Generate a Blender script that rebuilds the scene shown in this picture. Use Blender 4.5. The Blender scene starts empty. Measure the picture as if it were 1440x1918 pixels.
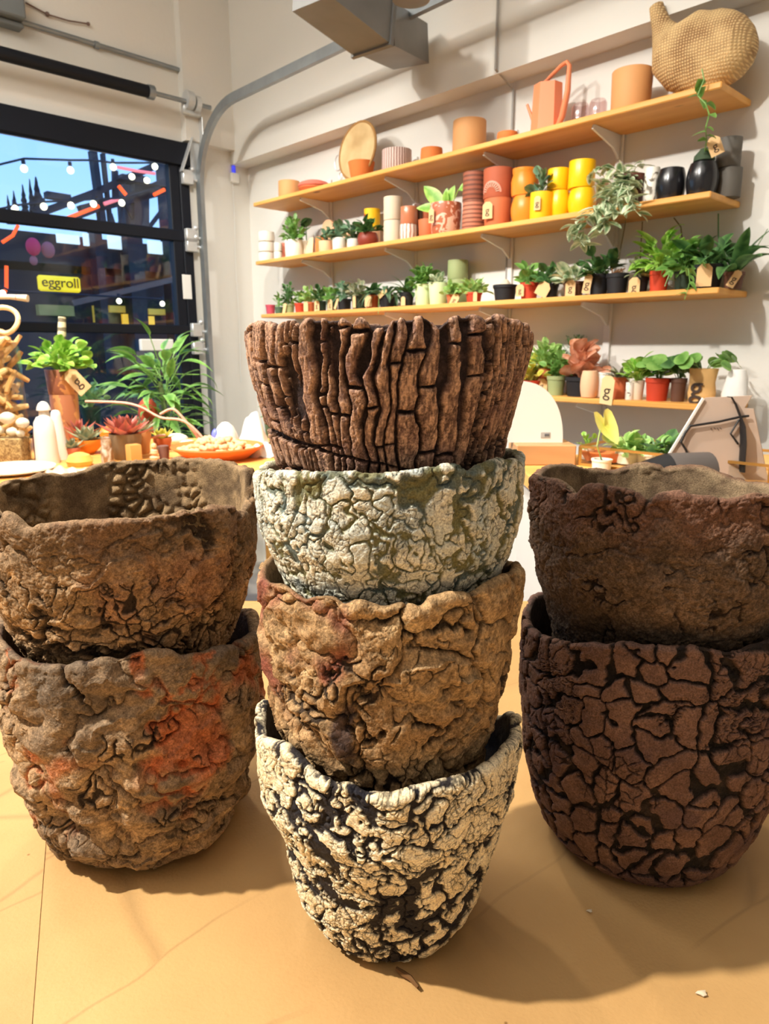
import bpy, math, random
import numpy as np
from mathutils import Vector, Matrix

# ------------------------------------------------------------------ camera, world, lights
F = 1310.0; TH = math.radians(13.2); HC = 1.30
scene = bpy.context.scene
col = scene.collection
cam_d = bpy.data.cameras.new('camera'); cam = bpy.data.objects.new('camera', cam_d); col.objects.link(cam)
cam.location = (0, 0, HC); cam.rotation_euler = (math.radians(90) - TH, 0, 0)
cam_d.sensor_fit = 'VERTICAL'; cam_d.sensor_height = 36.0; cam_d.lens = 36.0 * F / 1918.0
cam_d.clip_start = 0.02; cam_d.clip_end = 200
cam_d.dof.use_dof = True; cam_d.dof.focus_distance = 0.40; cam_d.dof.aperture_fstop = 24.0
scene.camera = cam
scene.view_settings.view_transform = 'Standard'; scene.view_settings.look = 'None'
scene.view_settings.exposure = 0.06; scene.view_settings.gamma = 1.0
scene.view_settings.use_curve_mapping = False

# room frame: corner C, a runs along the shelf wall towards the camera, b runs away from the shelf wall
CX, CY = -0.18 * 4.22, 4.22
ANG = math.radians(43.7)
SU = np.array([math.sin(ANG), -math.cos(ANG)]); NN = np.array([-math.cos(ANG), -math.sin(ANG)])
RZ = math.atan2(SU[1], SU[0])                      # rotation of the room frame (local x = a, local y = -b)
def W(a, b, z):
    return Vector((CX + SU[0]*a + NN[0]*b, CY + SU[1]*a + NN[1]*b, z))

world = bpy.data.worlds.new('dusk_sky'); scene.world = world; world.use_nodes = True
nt = world.node_tree; nt.nodes.clear()
wo = nt.nodes.new('ShaderNodeOutputWorld'); bg = nt.nodes.new('ShaderNodeBackground')
tc = nt.nodes.new('ShaderNodeTexCoord'); sx = nt.nodes.new('ShaderNodeSeparateXYZ'); rp = nt.nodes.new('ShaderNodeValToRGB')
rp.color_ramp.elements[0].position = 0.0; rp.color_ramp.elements[0].color = (0.42, 0.68, 0.98, 1)
rp.color_ramp.elements[1].position = 0.45; rp.color_ramp.elements[1].color = (0.12, 0.33, 0.85, 1)
nt.links.new(tc.outputs['Generated'], sx.inputs[0]); nt.links.new(sx.outputs['Z'], rp.inputs[0])
nt.links.new(rp.outputs[0], bg.inputs[0]); bg.inputs[1].default_value = 1.9
nt.links.new(bg.outputs[0], wo.inputs[0])

def spot(name, loc, target, power, size=0.04, angle=70, blend=0.6, color=(1, 0.84, 0.64)):
    l = bpy.data.lights.new(name, 'SPOT'); l.energy = power; l.shadow_soft_size = size
    l.spot_size = math.radians(angle); l.spot_blend = blend; l.color = color
    o = bpy.data.objects.new(name, l); col.objects.link(o); o.location = loc
    o.rotation_euler = (Vector(target) - Vector(loc)).to_track_quat('-Z', 'Y').to_euler(); return o
def area(name, loc, target, power, sx_, sy_, color=(1, 0.92, 0.8)):
    l = bpy.data.lights.new(name, 'AREA'); l.energy = power; l.shape = 'RECTANGLE'; l.size = sx_; l.size_y = sy_; l.color = color
    o = bpy.data.objects.new(name, l); col.objects.link(o); o.location = loc
    o.rotation_euler = (Vector(target) - Vector(loc)).to_track_quat('-Z', 'Y').to_euler(); return o
spot('key_track_light', (-1.30, 0.16, 2.76), (0, 0.45, 1.05), 325, 0.03, 60, 0.5, (1, 0.90, 0.75))
spot('back_track_light', (-0.55, 2.0, 2.95), (0, 0.5, 1.0), 40, 0.05, 60, 0.7, (1, 0.84, 0.62))
spot('front_track_light', (0.30, -0.85, 2.8), (0.0, 0.45, 1.0), 7, 0.05, 60, 0.7, (1, 0.86, 0.68))
for i, (a_, ta) in enumerate(((0.7, 0.6), (1.5, 1.5), (2.4, 2.5))):
    spot('wall_track_light', W(a_, 2.5, 2.95), W(ta, 0.0, 1.05), 215, 0.05, 64, 1.0, (1, 0.95, 0.87))
spot('display_track_light', W(1.6, 1.9, 2.95), (-0.9, 2.5, 0.95), 300, 0.05, 60, 0.7, (1, 0.90, 0.74))
spot('corner_track_light', W(1.5, 1.1, 3.0), W(0.0, 0.2, 1.25), 90, 0.05, 50, 0.9, (1, 0.96, 0.88))
area('added_wall_fill', W(1.5, 2.3, 3.22), W(1.5, 0.0, 1.0), 36, 2.2, 0.5, (1, 0.94, 0.84))  # unseen area light, added to lift the shaded wall under the shelves
area('added_overhead_fill', W(2.6, 2.6, 3.25), W(2.6, 2.6, 0), 42, 2.6, 2.6, (1, 0.95, 0.87))  # no real fixture: added overhead fill standing in for ceiling bounce

# ------------------------------------------------------------------ picture rays (to read sizes off the photograph)
def ray(px, py):
    X = (px - 720) / F; Y = (959 - py) / F
    return np.array([X, math.cos(TH) + Y*math.sin(TH), -math.sin(TH) + Y*math.cos(TH)])
Cn = np.array([CX, CY])
def hit_b(px, py, b):          # plane parallel to the shelf wall -> (a, z)
    d = ray(px, py); t = (b + Cn @ NN) / (d[:2] @ NN); P = d*t
    return float((P[:2] - Cn) @ SU), float(P[2] + HC)
def hit_a(px, py, a):          # plane parallel to the door wall -> (b, z)
    d = ray(px, py); t = (a + Cn @ SU) / (d[:2] @ SU); P = d*t
    return float((P[:2] - Cn) @ NN), float(P[2] + HC)
def hit_z(px, py, z):
    d = ray(px, py); t = (z - HC) / d[2]; P = d*t
    return float(P[0]), float(P[1])
def hit_y(px, py, y):
    d = ray(px, py); t = y / d[1]; P = d*t
    return Vector((float(P[0]), y, float(P[2] + HC)))
def depth(x, y, z): return y*math.cos(TH) - (z - HC)*math.sin(TH)

# ------------------------------------------------------------------ materials
def new_mat(name):
    m = bpy.data.materials.new(name); m.use_nodes = True
    return m, m.node_tree, m.node_tree.nodes['Principled BSDF']
MC = {}
def mat(name, color, rough=0.6, var=0.12, scale=12, bump=0.0, bscale=80, metal=0.0, spec=0.4, emit=0.0, coords='Object', coat=0.0):
    if name in MC: return MC[name]
    m, t, p = new_mat(name)
    N = t.nodes.new; L = t.links.new
    tcn = N('ShaderNodeTexCoord'); nz = N('ShaderNodeTexNoise'); nz.inputs['Scale'].default_value = scale; nz.inputs['Detail'].default_value = 4
    L(tcn.outputs[coords], nz.inputs['Vector'])
    mx = N('ShaderNodeMix'); mx.data_type = 'RGBA'
    c = color
    mx.inputs['A'].default_value = (c[0]*(1-var), c[1]*(1-var), c[2]*(1-var), 1)
    mx.inputs['B'].default_value = (min(1, c[0]*(1+var)), min(1, c[1]*(1+var)), min(1, c[2]*(1+var)), 1)
    L(nz.outputs[0], mx.inputs['Factor']); L(mx.outputs['Result'], p.inputs['Base Color'])
    p.inputs['Roughness'].default_value = rough; p.inputs['Metallic'].default_value = metal
    p.inputs['Specular IOR Level'].default_value = spec
    if coat: p.inputs['Coat Weight'].default_value = coat
    if emit:
        L(mx.outputs['Result'], p.inputs['Emission Color']); p.inputs['Emission Strength'].default_value = emit
    if bump:
        n2 = N('ShaderNodeTexNoise'); n2.inputs['Scale'].default_value = bscale; n2.inputs['Detail'].default_value = 5
        L(tcn.outputs[coords], n2.inputs['Vector'])
        b = N('ShaderNodeBump'); b.inputs['Strength'].default_value = bump; b.inputs['Distance'].default_value = 0.004
        L(n2.outputs[0], b.inputs['Height']); L(b.outputs[0], p.inputs['Normal'])
    MC[name] = m; return m
def s2l(r, g, b):              # 0-255 picture colour to linear
    f = lambda v: (v/255/12.92) if v/255 <= 0.04045 else ((v/255 + 0.055)/1.055)**2.4
    return (f(r), f(g), f(b))

def mat_wood(name, c1, c2, scale=2.0, knots=True, rot=0.0):
    if name in MC: return MC[name]
    m, t, p = new_mat(name); N = t.nodes.new; L = t.links.new
    tcn = N('ShaderNodeTexCoord'); mp = N('ShaderNodeMapping'); mp.inputs['Rotation'].default_value = (0, 0, rot)
    mp.inputs['Scale'].default_value = (0.9, 9, 9); L(tcn.outputs['Object'], mp.inputs[0])
    nz = N('ShaderNodeTexNoise'); nz.inputs['Scale'].default_value = scale; nz.inputs['Detail'].default_value = 6; nz.inputs['Distortion'].default_value = 0.8
    L(mp.outputs[0], nz.inputs['Vector'])
    cr = N('ShaderNodeValToRGB'); cr.color_ramp.elements[0].position = 0.3; cr.color_ramp.elements[0].color = (*c1, 1)
    cr.color_ramp.elements[1].position = 0.7; cr.color_ramp.elements[1].color = (*c2, 1)
    L(nz.outputs[0], cr.inputs[0]); out = cr.outputs[0]
    if knots:
        vo = N('ShaderNodeTexVoronoi'); vo.inputs['Scale'].default_value = 1.0
        mp2 = N('ShaderNodeMapping'); mp2.inputs['Scale'].default_value = (3.2, 6, 0.0); L(tcn.outputs['Object'], mp2.inputs[0]); L(mp2.outputs[0], vo.inputs['Vector'])
        k = N('ShaderNodeValToRGB'); k.color_ramp.elements[0].position = 0.05; k.color_ramp.elements[0].color = (1, 1, 1, 1)
        k.color_ramp.elements[1].position = 0.10; k.color_ramp.elements[1].color = (0, 0, 0, 1); L(vo.outputs['Distance'], k.inputs[0])
        mx = N('ShaderNodeMix'); mx.data_type = 'RGBA'; L(k.outputs[0], mx.inputs['Factor']); L(out, mx.inputs['A'])
        mx.inputs['B'].default_value = (c1[0]*0.35, c1[1]*0.28, c1[2]*0.25, 1); out = mx.outputs['Result']
    L(out, p.inputs['Base Color']); p.inputs['Roughness'].default_value = 0.5
    b = N('ShaderNodeBump'); b.inputs['Strength'].default_value = 0.15; b.inputs['Distance'].default_value = 0.002
    L(nz.outputs[0], b.inputs['Height']); L(b.outputs[0], p.inputs['Normal'])
    MC[name] = m; return m

def mat_leaf(name, c, c2=None, rough=0.4):
    if name in MC: return MC[name]
    m, t, p = new_mat(name); N = t.nodes.new; L = t.links.new
    uv = N('ShaderNodeUVMap'); sp = N('ShaderNodeSeparateXYZ'); L(uv.outputs[0], sp.inputs[0])
    tcn = N('ShaderNodeTexCoord'); nz = N('ShaderNodeTexNoise'); nz.inputs['Scale'].default_value = 35; L(tcn.outputs['Object'], nz.inputs['Vector'])
    c2 = c2 or tuple(min(1, v*1.7 + 0.01) for v in c)
    # edge distance across the blade, roughened by noise: margin colour / centre colour
    a1 = N('ShaderNodeMath'); a1.operation = 'SUBTRACT'; a1.inputs[1].default_value = 0.5; L(sp.outputs['X'], a1.inputs[0])
    a2 = N('ShaderNodeMath'); a2.operation = 'ABSOLUTE'; L(a1.outputs[0], a2.inputs[0])
    a3 = N('ShaderNodeMath'); a3.operation = 'MULTIPLY_ADD'; a3.inputs[1].default_value = 0.9; L(a2.outputs[0], a3.inputs[0]); L(nz.outputs[0], a3.inputs[2])
    cr = N('ShaderNodeValToRGB'); cr.color_ramp.elements[0].position = 0.5; cr.color_ramp.elements[0].color = (*c, 1)
    cr.color_ramp.elements[1].position = 0.95; cr.color_ramp.elements[1].color = (*c2, 1); L(a3.outputs[0], cr.inputs[0])
    L(cr.outputs[0], p.inputs['Base Color']); p.inputs['Roughness'].default_value = rough
    tr = N('ShaderNodeBsdfTranslucent'); L(cr.outputs[0], tr.inputs[0]); ms = N('ShaderNodeMixShader'); ms.inputs[0].default_value = 0.25
    L(p.outputs[0], ms.inputs[1]); L(tr.outputs[0], ms.inputs[2]); L(ms.outputs[0], t.nodes['Material Output'].inputs[0])
    MC[name] = m; return m

def mat_glass(name, tint=(1, 1, 1), refl=0.12):
    if name in MC: return MC[name]
    m, t, p = new_mat(name); N = t.nodes.new; L = t.links.new
    t.nodes.remove(p); tr = N('ShaderNodeBsdfTransparent'); tr.inputs[0].default_value = (*tint, 1)
    gl = N('ShaderNodeBsdfGlossy'); gl.inputs['Roughness'].default_value = 0.03
    lw = N('ShaderNodeLayerWeight'); lw.inputs[0].default_value = 0.5
    pw = N('ShaderNodeMath'); pw.operation = 'POWER'; pw.inputs[1].default_value = 4.0; L(lw.outputs['Facing'], pw.inputs[0])
    ad = N('ShaderNodeMath'); ad.operation = 'MULTIPLY_ADD'; ad.inputs[1].default_value = 0.6; ad.inputs[2].default_value = 0.035 + refl*0.02; L(pw.outputs[0], ad.inputs[0])
    ms = N('ShaderNodeMixShader'); L(ad.outputs[0], ms.inputs[0]); L(tr.outputs[0], ms.inputs[1]); L(gl.outputs[0], ms.inputs[2])
    L(ms.outputs[0], t.nodes['Material Output'].inputs[0]); MC[name] = m; return m

def mat_stripe(name, c1, c2, freq, axis='Z', rough=0.7, thr=0.5, wave=0.0):
    """two-colour bands around or up a pot (pattern of the glaze)"""
    if name in MC: return MC[name]
    m, t, p = new_mat(name); N = t.nodes.new; L = t.links.new
    tcn = N('ShaderNodeTexCoord'); sp = N('ShaderNodeSeparateXYZ'); L(tcn.outputs['Object'], sp.inputs[0])
    if axis == 'Z': src = sp.outputs['Z']; k = freq
    else:
        at = N('ShaderNodeMath'); at.operation = 'ARCTAN2'; L(sp.outputs['Y'], at.inputs[0]); L(sp.outputs['X'], at.inputs[1]); src = at.outputs[0]; k = freq
    mu = N('ShaderNodeMath'); mu.operation = 'MULTIPLY'; mu.inputs[1].default_value = k; L(src, mu.inputs[0])
    nz = N('ShaderNodeTexNoise'); nz.inputs['Scale'].default_value = 40; L(tcn.outputs['Object'], nz.inputs['Vector'])
    ma = N('ShaderNodeMath'); ma.operation = 'MULTIPLY_ADD'; ma.inputs[1].default_value = wave; L(nz.outputs[0], ma.inputs[0]); L(mu.outputs[0], ma.inputs[2])
    si = N('ShaderNodeMath'); si.operation = 'SINE'; L(ma.outputs[0], si.inputs[0])
    gt = N('ShaderNodeMath'); gt.operation = 'GREATER_THAN'; gt.inputs[1].default_value = thr*2 - 1; L(si.outputs[0], gt.inputs[0])
    mx = N('ShaderNodeMix'); mx.data_type = 'RGBA'; mx.inputs['A'].default_value = (*c1, 1); mx.inputs['B'].default_value = (*c2, 1)
    L(gt.outputs[0], mx.inputs['Factor']); L(mx.outputs['Result'], p.inputs['Base Color']); p.inputs['Roughness'].default_value = rough
    MC[name] = m; return m

def mat_marble(name, c1, c2, scale=25, lo=0.45, hi=0.55, rough=0.5):
    if name in MC: return MC[name]
    m, t, p = new_mat(name); N = t.nodes.new; L = t.links.new
    tcn = N('ShaderNodeTexCoord'); nz = N('ShaderNodeTexNoise'); nz.inputs['Scale'].default_value = scale; nz.inputs['Distortion'].default_value = 1.5
    L(tcn.outputs['Object'], nz.inputs['Vector']); cr = N('ShaderNodeValToRGB')
    cr.color_ramp.elements[0].position = lo; cr.color_ramp.elements[0].color = (*c1, 1); cr.color_ramp.elements[1].position = hi; cr.color_ramp.elements[1].color = (*c2, 1)
    L(nz.outputs[0], cr.inputs[0]); L(cr.outputs[0], p.inputs['Base Color']); p.inputs['Roughness'].default_value = rough
    MC[name] = m; return m

def mat_woven(name, c1, c2, sc=160):
    if name in MC: return MC[name]
    m, t, p = new_mat(name); N = t.nodes.new; L = t.links.new
    tcn = N('ShaderNodeTexCoord'); w1 = N('ShaderNodeTexWave'); w1.inputs['Scale'].default_value = sc/3; w1.inputs['Distortion'].default_value = 2.5; w1.inputs['Detail'].default_value = 2
    w2 = N('ShaderNodeTexWave'); w2.bands_direction = 'Z'; w2.inputs['Scale'].default_value = sc/3; w2.inputs['Distortion'].default_value = 2.5
    L(tcn.outputs['Object'], w1.inputs[0]); L(tcn.outputs['Object'], w2.inputs[0])
    mu = N('ShaderNodeMath'); mu.operation = 'MULTIPLY'; L(w1.outputs[1], mu.inputs[0]); L(w2.outputs[1], mu.inputs[1])
    nz = N('ShaderNodeTexNoise'); nz.inputs['Scale'].default_value = 9; L(tcn.outputs['Object'], nz.inputs[0])
    ad = N('ShaderNodeMath'); ad.operation = 'MULTIPLY_ADD'; ad.inputs[1].default_value = 0.45; L(mu.outputs[0], ad.inputs[0]); L(nz.outputs[0], ad.inputs[2])
    cr = N('ShaderNodeValToRGB'); cr.color_ramp.elements[0].position = 0.35; cr.color_ramp.elements[0].color = (*c1, 1); cr.color_ramp.elements[1].position = 0.75; cr.color_ramp.elements[1].color = (*c2, 1)
    L(ad.outputs[0], cr.inputs[0]); L(cr.outputs[0], p.inputs['Base Color']); p.inputs['Roughness'].default_value = 0.8
    b = N('ShaderNodeBump'); b.inputs['Strength'].default_value = 0.6; b.inputs['Distance'].default_value = 0.003; L(mu.outputs[0], b.inputs['Height']); L(b.outputs[0], p.inputs['Normal'])
    MC[name] = m; return m

# ------------------------------------------------------------------ mesh helpers
class MB:
    def __init__(s): s.v = []; s.f = []; s.uv = {}; s.has_uv = False
    def add(s, vs, fs, uvs=None):
        o = len(s.v); s.v += [tuple(v) for v in vs]
        for i, f in enumerate(fs): s.f.append(tuple(o + k for k in f))
        if uvs is not None:
            s.has_uv = True
            for i, u in enumerate(uvs): s.uv[o + i] = u
        return s
    def box(s, c, size, rot=None):
        cx, cy, cz = c; hx, hy, hz = size[0]/2, size[1]/2, size[2]/2
        vs = [Vector((x*hx, y*hy, z*hz)) for x in (-1, 1) for y in (-1, 1) for z in (-1, 1)]
        if rot is not None: vs = [rot @ v for v in vs]
        vs = [v + Vector(c) for v in vs]
        return s.add(vs, [(0,1,3,2),(4,6,7,5),(0,4,5,1),(2,3,7,6),(0,2,6,4),(1,5,7,3)])
    def rbox(s, c, size, r=0.002, rot=None):
        """box with chamfered edges"""
        hx, hy, hz = size[0]/2, size[1]/2, size[2]/2; r = min(r, hx*.9, hy*.9, hz*.9)
        vs = []; idx = {}
        for X in (-1, 1):
            for Y in (-1, 1):
                for Z in (-1, 1):
                    for k in range(3):
                        p = [X*hx, Y*hy, Z*hz]
                        for j in range(3):
                            if j != k: p[j] -= (X, Y, Z)[j]*r
                        idx[(X, Y, Z, k)] = len(vs); vs.append(Vector(p))
        fs = []
        for k in range(3):
            for S in (-1, 1):
                q = []
                i, j = [(1, 2), (2, 0), (0, 1)][k]
                for (u, w) in ((-1, -1), (1, -1), (1, 1), (-1, 1)):
                    c3 = [0, 0, 0]; c3[k] = S; c3[i] = u; c3[j] = w; q.append(idx[(*c3, k)])
                fs.append(tuple(q if S > 0 else q[::-1]))
        for k in range(3):            # edges along axis k
            i, j = [(1, 2), (2, 0), (0, 1)][k]
            for u in (-1, 1):
                for w in (-1, 1):
                    q = []
                    for S in (-1, 1):
                        c3 = [0, 0, 0]; c3[k] = S; c3[i] = u; c3[j] = w
                        q += [idx[(*c3, i)], idx[(*c3, j)]] if S < 0 else [idx[(*c3, j)], idx[(*c3, i)]]
                    fs.append(tuple(q if u*w > 0 else q[::-1]))
        for X in (-1, 1):
            for Y in (-1, 1):
                for Z in (-1, 1):
                    q = [idx[(X, Y, Z, 0)], idx[(X, Y, Z, 1)], idx[(X, Y, Z, 2)]]
                    fs.append(tuple(q if X*Y*Z > 0 else q[::-1]))
        if rot is not None: vs = [rot @ v for v in vs]
        return s.add([v + Vector(c) for v in vs], fs)
    def lathe(s, prof, seg=32, c=(0, 0, 0), rot=None, sx=1.0, sy=1.0, wob=0.0, seed=0):
        """prof: list of (r, z); open ends are capped if r==0"""
        rnd = random.Random(seed); ph = rnd.random()*6.28
        vs = []; rings = []
        for (r, z) in prof:
            if r < 1e-6: rings.append([len(vs)]); vs.append(Vector((0, 0, z)))
            else:
                ring = []
                for i in range(seg):
                    t = 2*math.pi*i/seg; k = 1 + wob*math.sin(3*t + ph + z*40) + wob*0.6*math.sin(5*t + ph*2 - z*70)
                    ring.append(len(vs)); vs.append(Vector((r*k*math.cos(t)*sx, r*k*math.sin(t)*sy, z)))
                rings.append(ring)
        fs = []
        for A, B in zip(rings[:-1], rings[1:]):
            if len(A) == 1 and len(B) == 1: continue
            for i in range(seg):
                j = (i+1) % seg
                if len(A) == 1: fs.append((A[0], B[j], B[i]))
                elif len(B) == 1: fs.append((A[i], A[j], B[0]))
                else: fs.append((A[i], A[j], B[j], B[i]))
        if rot is not None: vs = [rot @ v for v in vs]
        return s.add([v + Vector(c) for v in vs], fs)
    def tube(s, pts, r, seg=8, cap=True, radii=None, sq=1.0):
        pts = [Vector(p) for p in pts]; vs = []; n = len(pts); up = None
        for i, p in enumerate(pts):
            d = (pts[min(i+1, n-1)] - pts[max(i-1, 0)]).normalized()
            if up is None: up = Vector((0, 0, 1)) if abs(d.z) < 0.9 else Vector((1, 0, 0))
            x = d.cross(up)
            if x.length < 1e-6: x = d.orthogonal()
            x.normalize(); y = x.cross(d).normalized(); up = y
            rr = radii[i] if radii else r
            for k in range(seg):
                t = 2*math.pi*k/seg; vs.append(p + x*math.cos(t)*rr + y*math.sin(t)*rr*sq)
        fs = []
        for i in range(n-1):
            for k in range(seg):
                k2 = (k+1) % seg; fs.append((i*seg+k, (i+1)*seg+k, (i+1)*seg+k2, i*seg+k2))
        if cap: fs.append(tuple(range(seg))); fs.append(tuple((n-1)*seg + k for k in range(seg))[::-1])
        return s.add(vs, fs)
    def ball(s, c, r, seg=16, rings=10, sx=1, sy=1, sz=1, rot=None, wob=0, seed=0):
        prof = [(r*math.sin(math.pi*i/rings) if 0 < i < rings else 0, -r*math.cos(math.pi*i/rings)*sz) for i in range(rings+1)]
        return s.lathe(prof, seg, c, rot, sx, sy, wob, seed)
    def bar(s, p, q, w, h, up=(0, 0, 1)):
        p = Vector(p); q = Vector(q); d = (q-p); L_ = d.length; d.normalize()
        x = d.cross(Vector(up)).normalized(); y = x.cross(d).normalized()
        M_ = Matrix((x, d, y)).transposed()
        return s.box((p+q)/2, (w, L_, h), M_)
    def leaf(s, base, direc, length, width, droop=0.4, fold=0.25, shape='oval', seg=6, twist=0.0, normal=(0, 0, 1)):
        base = Vector(base); d = Vector(direc).normalized(); n = Vector(normal)
        side = d.cross(n)
        if side.length < 0.1: side = d.orthogonal()
        side.normalize()
        if twist: side = (Matrix.Rotation(twist, 3, d) @ side)
        vs = []; uv = []
        p = base.copy(); cur = d.copy()
        for i in range(seg+1):
            t = i/seg
            if shape == 'oval': w = math.sin(math.pi*min(1, t**0.8*1.0))**0.8 if 0 < t < 1 else 0.02
            elif shape == 'lance': w = (math.sin(math.pi*t**0.6))**1.1 if 0 < t < 1 else 0.03
            elif shape == 'heart': w = (1 - t)**0.6*min(1, t*5 + 0.25) if t < 1 else 0.01
            elif shape == 'round': w = math.sqrt(max(0.0004, 1 - (2*t-1)**2))
            elif shape == 'strap': w = min(1, 6*t + 0.3)*(1 - t**4) + 0.02
            w *= width/2
            nn = side.cross(cur).normalized()
            vs += [p - side*w + nn*w*fold, p.copy(), p + side*w + nn*w*fold]
            uv += [(0, t), (0.5, t), (1, t)]
            ax = side; cur = (Matrix.Rotation(-droop/seg, 3, ax) @ cur); p = p + cur*(length/seg)
        fs = []
        for i in range(seg):
            for k in (0, 1): fs.append((i*3+k, i*3+k+1, i*3+k+4, i*3+k+3))
        return s.add(vs, fs, uv)
    def build(s, name, m, parent=None, smooth=True, loc=None, rz=0.0):
        me = bpy.data.meshes.new(name); me.from_pydata(s.v, [], s.f); me.update()
        if s.has_uv:
            ul = me.uv_layers.new(name='UVMap'); li = np.empty(len(me.loops), np.int32); me.loops.foreach_get('vertex_index', li)
            arr = np.zeros((len(s.v), 2), np.float32)
            for k, u in s.uv.items(): arr[k] = u
            ul.data.foreach_set('uv', arr[li].ravel())
        if smooth:
            me.polygons.foreach_set('use_smooth', np.ones(len(me.polygons), bool))
            me.set_sharp_from_angle(angle=math.radians(38))
        me.materials.append(m); o = bpy.data.objects.new(name, me); col.objects.link(o)
        if parent is not None: o.parent = parent
        if loc is not None: o.location = loc
        if rz: o.rotation_euler.z = rz
        return o

def tag(o, label, cat, group=None, kind=None):
    if label: o['label'] = label
    if cat: o['category'] = cat
    if group: o['group'] = group
    if kind: o['kind'] = kind
    return o
def thing(name, loc, label, cat, group=None, rz=0.0):
    o = bpy.data.objects.new(name, None); o.empty_display_size = 0.03; col.objects.link(o)
    o.location = loc; o.rotation_euler.z = rz; return tag(o, label, cat, group)
def struct(o): o['kind'] = 'structure'; return o
def text_mesh(name, body, size, m, parent=None, loc=(0, 0, 0), rot=(math.pi/2, 0, 0), depth_=0.0006, bold=0.0):
    c = bpy.data.curves.new('lettering', 'FONT'); c.body = body; c.size = size; c.extrude = depth_; c.align_x = 'CENTER'; c.align_y = 'CENTER'; c.offset = bold
    t = bpy.data.objects.new('lettering_source', c); col.objects.link(t)
    bpy.context.view_layer.update(); dg = bpy.context.evaluated_depsgraph_get()
    me = bpy.data.meshes.new_from_object(t.evaluated_get(dg)); bpy.data.objects.remove(t)
    me.materials.clear(); me.materials.append(m); o = bpy.data.objects.new(name, me); col.objects.link(o)
    if parent is not None: o.parent = parent
    o.location = loc; o.rotation_euler = rot; return o

# ------------------------------------------------------------------ noise for the sculpted clay
_rs = np.random.RandomState(7)
_PERM = _rs.permutation(4096).astype(np.int32)
_VAL = _rs.rand(4096).astype(np.float32)
def _h(i, j, k=0):
    return _PERM[(_PERM[(_PERM[i & 4095] + j) & 4095] + k) & 4095]
def vnoise(P, s, seed=0):
    Q = P*s + seed*17.31; I = np.floor(Q).astype(np.int32); f = (Q - I).astype(np.float32); f = f*f*(3-2*f); r = 0
    for dx in (0, 1):
        wx = f[:, 0] if dx else 1-f[:, 0]
        for dy in (0, 1):
            wy = f[:, 1] if dy else 1-f[:, 1]
            for dz in (0, 1):
                wz = f[:, 2] if dz else 1-f[:, 2]
                r = r + wx*wy*wz*_VAL[_h(I[:, 0]+dx, I[:, 1]+dy, I[:, 2]+dz)]
    return r*2 - 1
def fbm(P, s, oct_=4, seed=0, gain=0.5):
    r = 0; a = 1; tot = 0
    for o in range(oct_): r = r + a*vnoise(P, s, seed+o*3); tot += a; a *= gain; s *= 2.03
    return r/tot
def voro(u, v, nu, seed=0, jit=0.85):
    """2-D cells on the wall of a pot; u in [0, nu) wraps round.  -> distance to cell border, centre distance, cell random"""
    iu = np.floor(u).astype(np.int32); iv = np.floor(v).astype(np.int32)
    b1 = np.full(u.shape, 1e9, np.float32); b2 = b1.copy(); x1 = b1*0; y1 = b1*0; x2 = b1*0; y2 = b1*0; rid = b1*0
    for di in (-2, -1, 0, 1, 2):
        for dj in (-1, 0, 1):
            ci = iu + di; cj = iv + dj; cm = np.mod(ci, nu)
            ha = _h(cm, cj + 500, seed*7+1); hb = _h(cm, cj + 500, seed*7+2)
            px = ci + 0.5 + (_VAL[ha]-0.5)*jit - u; py = cj + 0.5 + (_VAL[hb]-0.5)*jit - v
            d = px*px + py*py
            c1 = d < b1; c2 = (~c1) & (d < b2)
            b2 = np.where(c1, b1, np.where(c2, d, b2)); x2 = np.where(c1, x1, np.where(c2, px, x2)); y2 = np.where(c1, y1, np.where(c2, py, y2))
            b1 = np.where(c1, d, b1); x1 = np.where(c1, px, x1); y1 = np.where(c1, py, y1); rid = np.where(c1, _VAL[_h(ha, hb)], rid)
    ex = x2-x1; ey = y2-y1; ln = np.sqrt(ex*ex+ey*ey)+1e-6
    edge = ((x1+x2)*0.5*ex + (y1+y2)*0.5*ey)/ln
    return edge.astype(np.float32), np.sqrt(b1), rid
def sst(a, b, x): t = np.clip((x-a)/(b-a), 0, 1); return t*t*(3-2*t)
def mix(a, b, t): t = np.asarray(t)[:, None]; return a*(1-t) + b*t
def L3(*c): return np.array(s2l(*c), np.float32)[None, :]

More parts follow.
